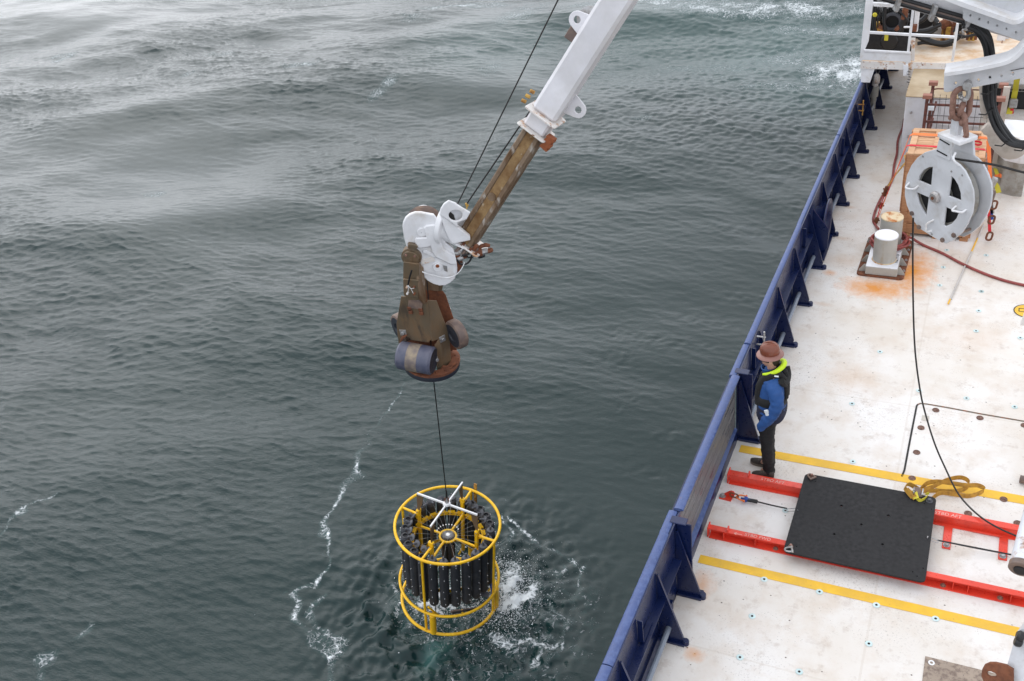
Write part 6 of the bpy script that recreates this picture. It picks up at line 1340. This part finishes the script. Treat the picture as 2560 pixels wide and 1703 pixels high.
# winch with cooling fins and hoses
wq = thing('black_winch', (-2.0, 20, zf_), 'black finned winch motor with hoses standing on the raised platform', 'winch')
YW = 19.9; c = Q(810, 420, YW); rW = abs(Q(1010, 420, YW).x - Q(610, 420, YW).x) / 2 * 1.28
MB().cyl(c + V((0, -.12, 0)), c + V((0, .55, 0)), rW, 40, .02).build('drum', M['black'], wq)
for k in range(26):
    a = 2 * PI * k / 26; d_ = V((math.cos(a), 0, math.sin(a))); MB().beam(c + d_ * rW * .98 + V((0, -.05, 0)), c + d_ * (rW + .07) + V((0, -.05, 0)), .028, .3, up=(0, 1, 0)).build('fin', M['black'], wq, smooth=0)
MB().lathe([(rW * .55, 0), (rW * .62, .06), (rW * .8, .06), (rW * .86, 0)], frame(c + V((0, -.14, 0)), (1, 0, 0), (0, -1, 0)), 30, cap=False).build('flange_ring', M['capgrey'], wq)
MB().cyl(c + V((0, -.4, -.3)), c + V((0, .1, -.3)), .16, 16, .02).build('motor', M['blackhose'], wq)
WPn = Pl(V((0, YW - .35, 0)), V((0, -1, 0)))
onp('guard_plate', WPn, zq, [(260, 740), (1190, 790), (1200, 1180), (150, 1130), (190, 1000), (262, 900)], .04, M['plate'], wq, bev=.003)
MB().box((c.x + .05, YW + .75, c.z - .35), (1.25, .8, .9), bev=.03).build('housing', M['black'], wq, smooth=0)
for L, mt in (([(480, 560), (500, 600), (600, 640)], 'rust'), ([(460, 480), (450, 610), (600, 650)], 'gold'), ([(1090, 100), (1060, 350), (1040, 420)], 'rust'), ([(1060, 400), (980, 640), (930, 700)], 'black'), ([(870, 600), (930, 640)], 'rust')):
    MB().tube([Q(a, b, YW - .4) for a, b in L], .055, 8).build('yoke', M[mt], wq)
for L, r_ in (([(418, -40), (415, 300), (400, 500), (420, 680)], .035), ([(630, -40), (625, 300), (610, 500), (640, 700)], .035), ([(500, 150), (450, 320), (470, 500)], .012), ([(850, 150), (1000, 300), (1160, 480)], .015), ([(560, 200), (490, 400), (470, 600)], .014)):
    MB().tube(smooth_path([Q(a, b, YW - .45) for a, b in L], 4), r_, 8).build('hose', M['blackhose'], wq)
MB().box(Q(660, 820, YW - .42), (.07, .02, .12), bev=.008).build('yellow_tag', M['yelweb'], wq, smooth=0)
MB().lathe([(.03, -.02), (.045, 0), (.03, .02)], frame(Q(410, 325, YW - .5), (1, 0, 0), (0, -1, 0)), 8).build('yellow_valve', M['yelweb'], wq)
# machinery at the back of the platform
mc = thing('valve_manifold', (-.6, 20.4, zf_), 'rusty ochre valve manifold with looping black hoses on the raised platform', 'manifold')
YM = 20.1
def mbox(a, b, c_, d, y, dep, mt, name='valve_body', bev=.01):
    p0, p1 = Q(a, b, y), Q(c_, d, y); MB().box(((p0.x + p1.x) / 2, y + dep / 2, (p0.z + p1.z) / 2), (abs(p1.x - p0.x), dep, abs(p0.z - p1.z)), bev=bev).build(name, mt, mc, smooth=0)
mbox(1290, 180, 1340, 700, 19.6, .08, M['white'], 'white_column'); mbox(1225, 560, 1310, 700, 19.5, .2, M['rust'], 'rusty_base')
for k, (a, mt) in enumerate(((1870, 'gold'), (1900, 'rust'), (1945, 'gold'), (2010, 'gold'), (2060, 'rust'))): mbox(a, 600, a + 30, 960, YM, .3, M[mt])
mbox(1880, 450, 2200, 650, YM + .05, .3, M['rust']); mbox(2200, 520, 2330, 900, YM + .2, .3, M['seal']); mbox(1700, 600, 1870, 900, YM + .3, .3, M['lightgrey'], 'grey_cylinder')
for k, a in enumerate((2440, 2480, 2520, 2560, 2610)): mbox(a, 480, a + 22, 880 + 20 * (k % 2), YM - .1, .12, M['gold' if k % 2 else 'rust'])
for k in range(18):
    rs = random.Random(k); a0, b0 = 2200 + rs.random() * 400, 500 + rs.random() * 300; mbox(a0, b0, a0 + 25 + 40 * rs.random(), b0 + 30 + 50 * rs.random(), YM - .2 + rs.random() * .3, .1, M[('rust', 'gold', 'seal', 'steel', 'brownplate')[k % 5]], 'fitting')
mbox(1350, 250, 1650, 700, 21.6, .1, M['creamrust'], 'stained_panel'); mbox(1330, 180, 3000, 260, 22.3, .1, M['white'], 'rear_beam')
MB().tube([Q(2070, 440, YM - .1), Q(1960, 500, YM - .1), Q(1850, 560, YM - .1)], .085, 10).build('rusty_elbow', M['rust'], mc)
for k in range(5): mbox(1500 + 30 * k, 560 - 45 * k, 1640 + 25 * k, 600 - 45 * k, YM + .4, .3, M['greybox'], 'stepped_block')
for L, r_ in (([(1320, 680), (1450, 680), (1600, 640), (1750, 570), (1860, 530)], .045), ([(1330, 700), (1500, 720), (1650, 700), (1760, 620)], .035), ([(1350, 480), (1450, 430), (1530, 350), (1590, 270)], .05), ([(1370, 800), (1550, 880), (1750, 940), (1950, 940), (2150, 860), (2250, 780)], .055), ([(1340, 950), (1500, 930), (1700, 960), (1900, 990), (2100, 960)], .035),
              ([(1680, 280), (1690, 400), (1760, 500)], .06), ([(1760, 300), (1700, 420), (1720, 560)], .04), ([(2300, 420), (2200, 560), (2120, 700)], .02), ([(2350, 500), (2420, 650), (2560, 700)], .02), ([(2240, 760), (2400, 790), (2600, 740)], .02), ([(2300, 830), (2450, 800), (2650, 760)], .015), ([(2700, 400), (2760, 560), (2680, 720), (2600, 760)], .02)):
    MB().tube(smooth_path([Q(a, b, YM - .35) for a, b in L], 5), r_, 8).build('hose', M['blackhose'], mc)
dp = MB(); 
gp = thing('chain_gate', Q(2850, 800, 20.2), 'white post and panel with a hanging chain at the right of the raised platform', 'gate')
def gbox(a, b, c_, d, y, dep, mt, name):
    p0, p1 = P(*z4(a, b), y=y), P(*z4(c_, d), y=y); MB().box(((p0.x + p1.x) / 2, y + dep / 2, (p0.z + p1.z) / 2), (abs(p1.x - p0.x), dep, abs(p0.z - p1.z)), bev=.008).build(name, mt, gp, smooth=0)
gbox(2000, 440, 2065, 760, 20.2, .06, M['white'], 'post'); gbox(2080, 470, 2110, 760, 20.3, .06, M['lightgrey'], 'post'); gbox(2110, 545, 2500, 575, 20.3, .05, M['lightgrey'], 'rail'); gbox(2110, 440, 2600, 900, 20.9, .1, M['creamrust'], 'panel'); gbox(1930, 640, 2000, 760, 20.4, .1, M['whiterust'], 'side_panel')
for k in range(6): MB().link(P(*z4(2052 - 5 * k, 590 + 27 * k), y=20.1), (.15, 0, 1), (1, 0, 0) if k % 2 else (0, 1, 0), .085, .05, .009, 6).build('chain_link', M['chain'], gp)

# ------------------------------------------------------------ the deckhand
zm = ZM(1820, 820, 3.92)
mn = thing('person', (-1.74, 8.92, 0), 'deckhand in brown hard hat, blue jacket and black life vest, looking over the blue bulwark', 'person')
YL, YR, YC = 8.80, 9.00, 8.90
def wob(me, amp, sc, seedv=0, ax=None):
    for v in me.vertices:
        n_ = noise.noise(v.co * sc + V((seedv, 0, 0))); v.co += v.normal * n_ * amp
    return me
tL, hL = P(*zm(235, 1425), z=.03), P(*zm(450, 1455), z=.03); tR, hR = P(*zm(222, 1290), z=.03), P(*zm(350, 1320), z=.03)
aL = V((hL.x - .045, hL.y + .03, .11)); aR = V((-1.70, 9.0, .11))
kL = V((-1.705, 8.82, .53)); kR = V((-1.715, 8.98, .53)); pL = V((-1.705, 8.83, .90)); pR = V((-1.705, 9.0, .90))
# body: one continuous figure (pelvis, spine, neck, head, arms, legs)
bv_ = [(-1.70, YC, .95), (-1.69, YC, 1.18), (-1.665, YC, 1.42), (-1.675, YC, 1.545), (-1.695, YC, 1.64), (-1.705, YC, 1.72), pL, kL, aL, pR, kR, aR,
       (-1.64, 8.75, 1.45), (-1.60, 8.71, 1.19), (-1.70, 8.73, .93), (-1.735, 8.755, .85), (-1.66, 9.06, 1.45), (-1.68, 9.12, 1.20), (-1.82, 9.08, 1.02), (-1.88, 9.05, .99), aL + V((-.12, 0, -.06)), aR + V((-.11, 0, -.06))]
be = [(0, 1), (1, 2), (2, 3), (3, 4), (4, 5), (0, 6), (6, 7), (7, 8), (0, 9), (9, 10), (10, 11), (2, 12), (12, 13), (13, 14), (14, 15), (2, 16), (16, 17), (17, 18), (18, 19), (8, 20), (11, 21)]
br = [(.12, .14), (.11, .13), (.11, .14), .055, .075, .085, .085, .06, .042, .085, .06, .042, .055, .042, .03, .032, .055, .042, .03, .035, .03, .03]
body = skin(bv_, be, br, 2)
obj('body', body, M['skin'], mn)
# head details as one closed head shape joined to the neck
hb_ = bmesh.new(); bmesh.ops.create_icosphere(hb_, subdivisions=4, radius=1)
hc_ = V((-1.712, YC, 1.690))
for v in hb_.verts:
    c = v.co.copy(); x, y, z = c                      # -x is the face
    fx = -x
    r_ = V((.098 * x, .076 * y, .118 * z))
    if z < 0: r_.y *= 1 - .22 * (-z) ** 1.5; r_.x *= 1 - .10 * (-z)
    if fx > .2:
        r_.x -= .030 * max(0, 1 - ((z + .18) / .20) ** 2) * max(0, 1 - (y / .22) ** 2)      # nose
        r_.x -= .010 * max(0, 1 - ((z + .52) / .10) ** 2) * max(0, 1 - (y / .35) ** 2)      # lips
        r_.x -= .016 * max(0, 1 - ((z + .80) / .18) ** 2) * max(0, 1 - (y / .4) ** 2)       # chin
        r_.x += .010 * max(0, 1 - ((z - .02) / .13) ** 2) * max(0, 1 - ((abs(y) - .38) / .22) ** 2)  # eye sockets
        r_.x -= .007 * max(0, 1 - ((z - .20) / .10) ** 2) * max(0, 1 - (y / .7) ** 2)       # brow
    v.co = hc_ + Matrix.Rotation(rad(6), 3, 'Y') @ r_
me = bpy.data.meshes.new('head'); hb_.to_mesh(me); hb_.free(); fin(me, 179)
hd = obj('head', me, M['skin'], mn)
for s_ in (-1, 1):
    MB().lathe([(.004, -.006), (.018, -.004), (.022, .004), (.012, .008)], frame(hc_ + V((.012, s_ * .076, -.012)), (0, 0, 1), (.25, s_, 0)), 12).build('ear', M['skin'], hd)
    MB().lathe([(.001, -.004), (.008, 0), (.001, .004)], frame(hc_ + V((-.092, s_ * .032, .004)), (0, 0, 1), (-1, 0, 0)), 8).build('eye', M['plug'], hd)
hr = MB().lathe([(.06, -.095), (.072, -.055), (.082, -.01), (.085, .03)], Matrix.Translation(hc_ + V((.026, 0, 0))) @ Matrix.Diagonal((1.0, .86, 1, 1)), 24, cap=False).build('hair', M['hair'], hd)
# goggles
gg = MB()
for s_ in (-1, 1): gg.lathe([(.001, .006), (.022, .005), (.027, 0), (.022, -.004)], frame(hc_ + V((-.104, s_ * .034, .004)), (0, 0, 1), (-1, s_ * .35, 0)) @ Matrix.Diagonal((.8, 1.2, 1, 1)), 14)
for s_ in (-1, 1): gg.beam(hc_ + V((-.085, s_ * .070, .006)), hc_ + V((.005, s_ * .084, .004)), .006, .03)
gg.build('safety_glasses', M['glass'], mn)
# hard hat with full brim
hm_ = Matrix.Translation(V((-1.717, YC, 1.762))) @ Matrix.Rotation(rad(-4), 4, 'Y') @ Matrix.Diagonal((.86, .90, .90, 1))
hat = bmesh.new()
prof = [(.092, -.004), (.112, .0), (.118, .03), (.116, .06), (.105, .095), (.082, .124), (.045, .142), (.001, .147)]
ht = MB().lathe(prof, hm_ @ Matrix.Diagonal((1.08, .92, 1.0, 1)), 40, cap=False)
ht.tube([hm_ @ V((.118 * math.cos(t) * .98, 0, .02 + .133 * math.sin(t))) for t in np.linspace(.35, PI - .35, 16)], .009, 8)
for s_ in (-.035, .035): ht.tube([hm_ @ V((.10 * math.cos(t), s_, .025 + .118 * math.sin(t))) for t in np.linspace(.5, PI - .5, 14)], .006, 6)
ht = ht.build('hard_hat', M['hat'], mn, smooth=50)
MB().lathe([(.095, .004), (.118, .002), (.148, -.012), (.168, -.022), (.170, -.027), (.148, -.020), (.105, -.006)], hm_ @ Matrix.Diagonal((1.02, .94, 1.0, 1)), 44, cap=False).build('brim', M['hatbrim'], ht, smooth=50)
# clothes: lofted shells with folds
def loft(secs, n=40, power=2.0):
    """sections (cx, cy, z, rx, ry), closed at both ends"""
    P_ = [V((c[0], c[1], c[2])) for c in secs]; vs = []; fs = []
    t_ = []; K = (len(secs) - 1) * 5 + 1
    def cr(i, t, j):
        g = lambda m: secs[max(0, min(len(secs) - 1, m))][j]; p0, p1, p2, p3 = g(i - 1), g(i), g(i + 1), g(i + 2)
        return .5 * (2 * p1 + (p2 - p0) * t + (2 * p0 - 5 * p1 + 4 * p2 - p3) * t * t + (3 * p1 - p0 - 3 * p2 + p3) * t ** 3)
    for q in range(K):
        i = min(q // 5, len(secs) - 2); t = q / 5 - i; cx, cy, z, rx, ry = [cr(i, t, j) for j in range(5)]
        for k in range(n):
            a = 2 * PI * k / n; ca, sa = math.cos(a), math.sin(a); e = 2 / power
            vs.append(V((cx + rx * math.copysign(abs(ca) ** e, ca), cy + ry * math.copysign(abs(sa) ** e, sa), z)))
    for q in range(K - 1):
        for k in range(n): fs.append([q * n + k, q * n + (k + 1) % n, (q + 1) * n + (k + 1) % n, (q + 1) * n + k])
    fs += [list(range(n))[::-1], [(K - 1) * n + k for k in range(n)]]
    return MB().add(vs, fs)
def folds(me, amp, sc=(9, 9, 22), s2=3.1):
    me.update()
    for v in me.vertices:
        c = V((v.co.x * sc[0], v.co.y * sc[1], v.co.z * sc[2])); v.co += v.normal * amp * (noise.noise(c + V((s2, 0, 0))) + .5 * noise.noise(c * 2.3 + V((0, s2, 0))))
    me.update(); return me
def limb(pts, rad_, n=20):
    q = smooth_path(pts, 8); m = len(q); rr_ = []
    for i in range(m):
        t = i / (m - 1) * (len(rad_) - 1); k = min(int(t), len(rad_) - 2); rr_.append(rad_[k] + (rad_[k + 1] - rad_[k]) * (t - k))
    return MB().tube(q, rr_, n)
jo = obj('jacket', folds(loft([(-1.682, YC, .93, .150, .178), (-1.678, YC, 1.02, .158, .182), (-1.676, YC, 1.15, .155, .178), (-1.672, YC, 1.28, .148, .180), (-1.665, YC, 1.39, .132, .192), (-1.665, YC, 1.455, .115, .185), (-1.672, YC, 1.505, .095, .125), (-1.69, YC, 1.55, .078, .085)], power=2.3).mesh('jacket', 179), .010), M['jacket'], mn)
obj('left_sleeve', folds(limb([(-1.665, 8.80, 1.455), (-1.625, 8.735, 1.40), (-1.592, 8.705, 1.28), (-1.592, 8.695, 1.17), (-1.650, 8.70, 1.03), (-1.718, 8.722, .905), (-1.768, 8.742, .805)], [.070, .082, .076, .072, .068, .062, .046]).mesh('left_sleeve', 179), .014, (14, 14, 26), 7), M['jacket'], jo)
obj('right_sleeve', folds(limb([(-1.665, 9.0, 1.455), (-1.66, 9.07, 1.38), (-1.68, 9.10, 1.22), (-1.77, 9.10, 1.09), (-1.86, 9.07, 1.03)], [.07, .08, .072, .065, .055]).mesh('right_sleeve', 179), .012, (14, 14, 26), 2), M['jacket'], jo)
rp_ = P(*zm(382, 832), y=8.652); MB().box((0, 0, 0), (.050, .078, .022), frame(rp_, (.93, 0, .36), (-.05, -1, .10)), .008).build('reflective_patch', M['reflect'], jo, smooth=0)
rp_ = P(*zm(475, 475), y=8.70); MB().box((0, 0, 0), (.045, .018, .004), frame(rp_, (1, 0, .05), (0, -.5, 1)), .001).build('shoulder_tab', M['reflect'], jo, smooth=0)
obj('jacket_hem', folds(loft([(-1.684, YC, .885, .148, .176), (-1.680, YC, .93, .162, .188), (-1.677, YC, 1.02, .167, .190), (-1.676, YC, 1.075, .163, .186)], power=2.3).mesh('jacket_hem', 179), .009, (9, 9, 18), 5), M['jacketdark'], mn)
# life vest: closed band round the chest plus straps over the shoulders
def shellring(zs, rx, ry, cx, mt, name, par):
    vs = []; fs = []; n = 36; K = len(zs)
    for i, z in enumerate(zs):
        for k in range(n):
            a = 2 * PI * k / n; bulge = 1 + .10 * max(0, math.cos(a - PI)) ** 2
            vs.append(V((cx[i] + rx[i] * math.cos(a) * bulge, YC + ry[i] * math.sin(a), z + .01 * math.sin(3 * a))))
    for i in range(K - 1):
        for k in range(n): fs.append([i * n + k, i * n + (k + 1) % n, (i + 1) * n + (k + 1) % n, (i + 1) * n + k])
    fs += [list(range(n))[::-1], [(K - 1) * n + k for k in range(n)]]
    return MB().add(vs, fs).build(name, mt, par, smooth=60)
ve = shellring([1.10, 1.115, 1.165, 1.22, 1.235], [.150, .166, .170, .166, .15], [.170, .187, .190, .187, .17], [-1.675, -1.677, -1.680, -1.68, -1.68], M['vest'], 'vest_belt', mn)
MB().tube(smooth_path([(-1.80, 8.82, 1.10), (-1.805, 8.825, 1.24), (-1.785, 8.82, 1.36), (-1.735, 8.81, 1.46), (-1.67, 8.80, 1.545), (-1.60, 8.84, 1.535)], 6), [.052] * 10 + [.056] * 12 + [.05] * 9, 14).tube(smooth_path([(-1.80, 8.98, 1.10), (-1.805, 8.975, 1.24), (-1.785, 8.98, 1.36), (-1.735, 8.99, 1.46), (-1.67, 9.0, 1.545), (-1.60, 8.96, 1.535)], 6), [.052] * 10 + [.056] * 12 + [.05] * 9, 14).build('vest_collar_tubes', M['vest'], ve)
MB().tube(smooth_path([(-1.60, 8.84, 1.535), (-1.545, 8.85, 1.46), (-1.53, 8.86, 1.35), (-1.525, 8.87, 1.20)], 6), .035, 10).tube(smooth_path([(-1.60, 8.96, 1.535), (-1.545, 8.95, 1.46), (-1.53, 8.94, 1.35), (-1.525, 8.93, 1.20)], 6), .035, 10).tube(smooth_path([(-1.56, 8.76, 1.50), (-1.535, 8.80, 1.44), (-1.525, 8.90, 1.42), (-1.535, 9.0, 1.44), (-1.56, 9.04, 1.50)], 6), .04, 10).build('vest_back_straps', M['vest'], ve)
MB().beam((-1.825, 8.80, 1.36), (-1.80, 8.80, 1.40), .006, .006).build('vest_piping', M['hose'], ve)
# collar: blue stand-up collar and hi-vis hood folded behind the neck
MB().lathe([(.085, -.02), (.092, .02), (.098, .06), (.090, .064), (.082, .03)], Matrix.Translation((-1.70, YC, 1.525)) @ Matrix.Rotation(rad(-12), 4, 'Y') @ Matrix.Diagonal((1.05, .95, 1, 1)), 28, cap=False).build('collar', M['jacket'], jo)
hp2 = smooth_path([(-1.765, 8.790, 1.535), (-1.70, 8.782, 1.560), (-1.625, 8.795, 1.595), (-1.575, 8.84, 1.625), (-1.560, 8.90, 1.635), (-1.575, 8.96, 1.625), (-1.625, 9.005, 1.595), (-1.70, 9.018, 1.56), (-1.765, 9.01, 1.535)], 6)
m_ = MB(); nn_ = len(hp2); m_.tube(hp2, [.008 + .022 * math.sin(PI * min(1, .12 + .88 * (1 - abs(i / (nn_ - 1) * 2 - 1)))*.5) for i in range(nn_)], 12); m_.build('hi_vis_hood', M['hivis'], jo)
MB().tube(smooth_path([(-1.70, 8.815, 1.56), (-1.63, 8.83, 1.59), (-1.60, 8.90, 1.615), (-1.63, 8.97, 1.59), (-1.70, 8.985, 1.56)], 6), .024, 10).build('hood_lining', M['black'], jo)
# trousers
tm = loft([(-1.70, YC, .80, .095, .165), (-1.70, YC, .86, .112, .160), (-1.695, YC, .94, .118, .155)], power=2.4)
tm = tm.mesh('t', 179); tr0 = obj('trousers', folds(tm, .008), M['trouser'], mn)
obj('left_leg', folds(limb([(-1.705, 8.835, .86), (-1.712, 8.83, .70), (-1.706, 8.82, .55), (-1.695, 8.825, .36), (-1.683, aL.y, .20), (-1.676, aL.y, .07)], [.098, .086, .074, .068, .066, .070]).mesh('left_leg', 179), .012, (16, 16, 24), 1), M['trouser'], tr0)
obj('right_leg', folds(limb([(-1.705, 8.985, .86), (-1.720, 8.99, .70), (-1.722, 8.985, .55), (-1.715, 8.99, .36), (-1.705, 9.0, .20), (-1.70, 9.0, .08)], [.098, .086, .074, .066, .064, .068]).mesh('right_leg', 179), .012, (16, 16, 24), 4), M['trouser'], tr0)
def shoe(t_, h_, par):
    t_ = V((t_.x, t_.y, 0)); h_ = V((h_.x, h_.y, 0)); d = t_ - h_; L = d.length; d.normalize(); s_ = V((-d.y, d.x, 0)); vs = []; fs = []; n = 14
    prof = [(0, .034, .075), (.06, .043, .088), (.22, .045, .098), (.38, .042, .090), (.52, .043, .072), (.68, .049, .056), (.84, .046, .046), (.95, .032, .038), (1, .012, .028)]
    for f, w, h in prof:
        for k in range(n):
            a = 2 * PI * k / n; zz_ = (.5 + .5 * math.sin(a)); vs.append(h_ + d * L * f + s_ * w * math.cos(a) * (1 - .25 * zz_) + V((0, 0, .020 + zz_ * h)))
    for i in range(len(prof) - 1):
        for k in range(n): fs.append([i * n + k, i * n + (k + 1) % n, (i + 1) * n + (k + 1) % n, (i + 1) * n + k])
    fs += [list(range(n))[::-1], [(len(prof) - 1) * n + k for k in range(n)]]
    so_ = MB().add(vs, fs).build('shoe', M['shoe'], par, smooth=60)
    pts = [h_ + d * L * f + s_ * w * 1.05 for f, w, h in prof] + [h_ + d * L * f - s_ * w * 1.05 for f, w, h in prof[::-1]]
    MB().prism([p_ + V((0, 0, .002)) for p_ in pts], (0, 0, .026)).build('sole', M['sole'], so_)
    lc_ = MB()
    for k in range(4):
        c = h_ + d * L * (.48 + .07 * k) + V((0, 0, .098 - .010 * k)); lc_.tube([c - s_ * .026 + V((0, 0, -.006)), c + V((0, 0, .004)), c + s_ * .026 + V((0, 0, -.006))], .0035, 5)
    lc_.build('laces', M['sole'], so_)
    return so_
shoe(tL, hL, mn); shoe(V((tR.x, tR.y, 0)), V((tR.x + .27, hR.y - .03, 0)), mn)
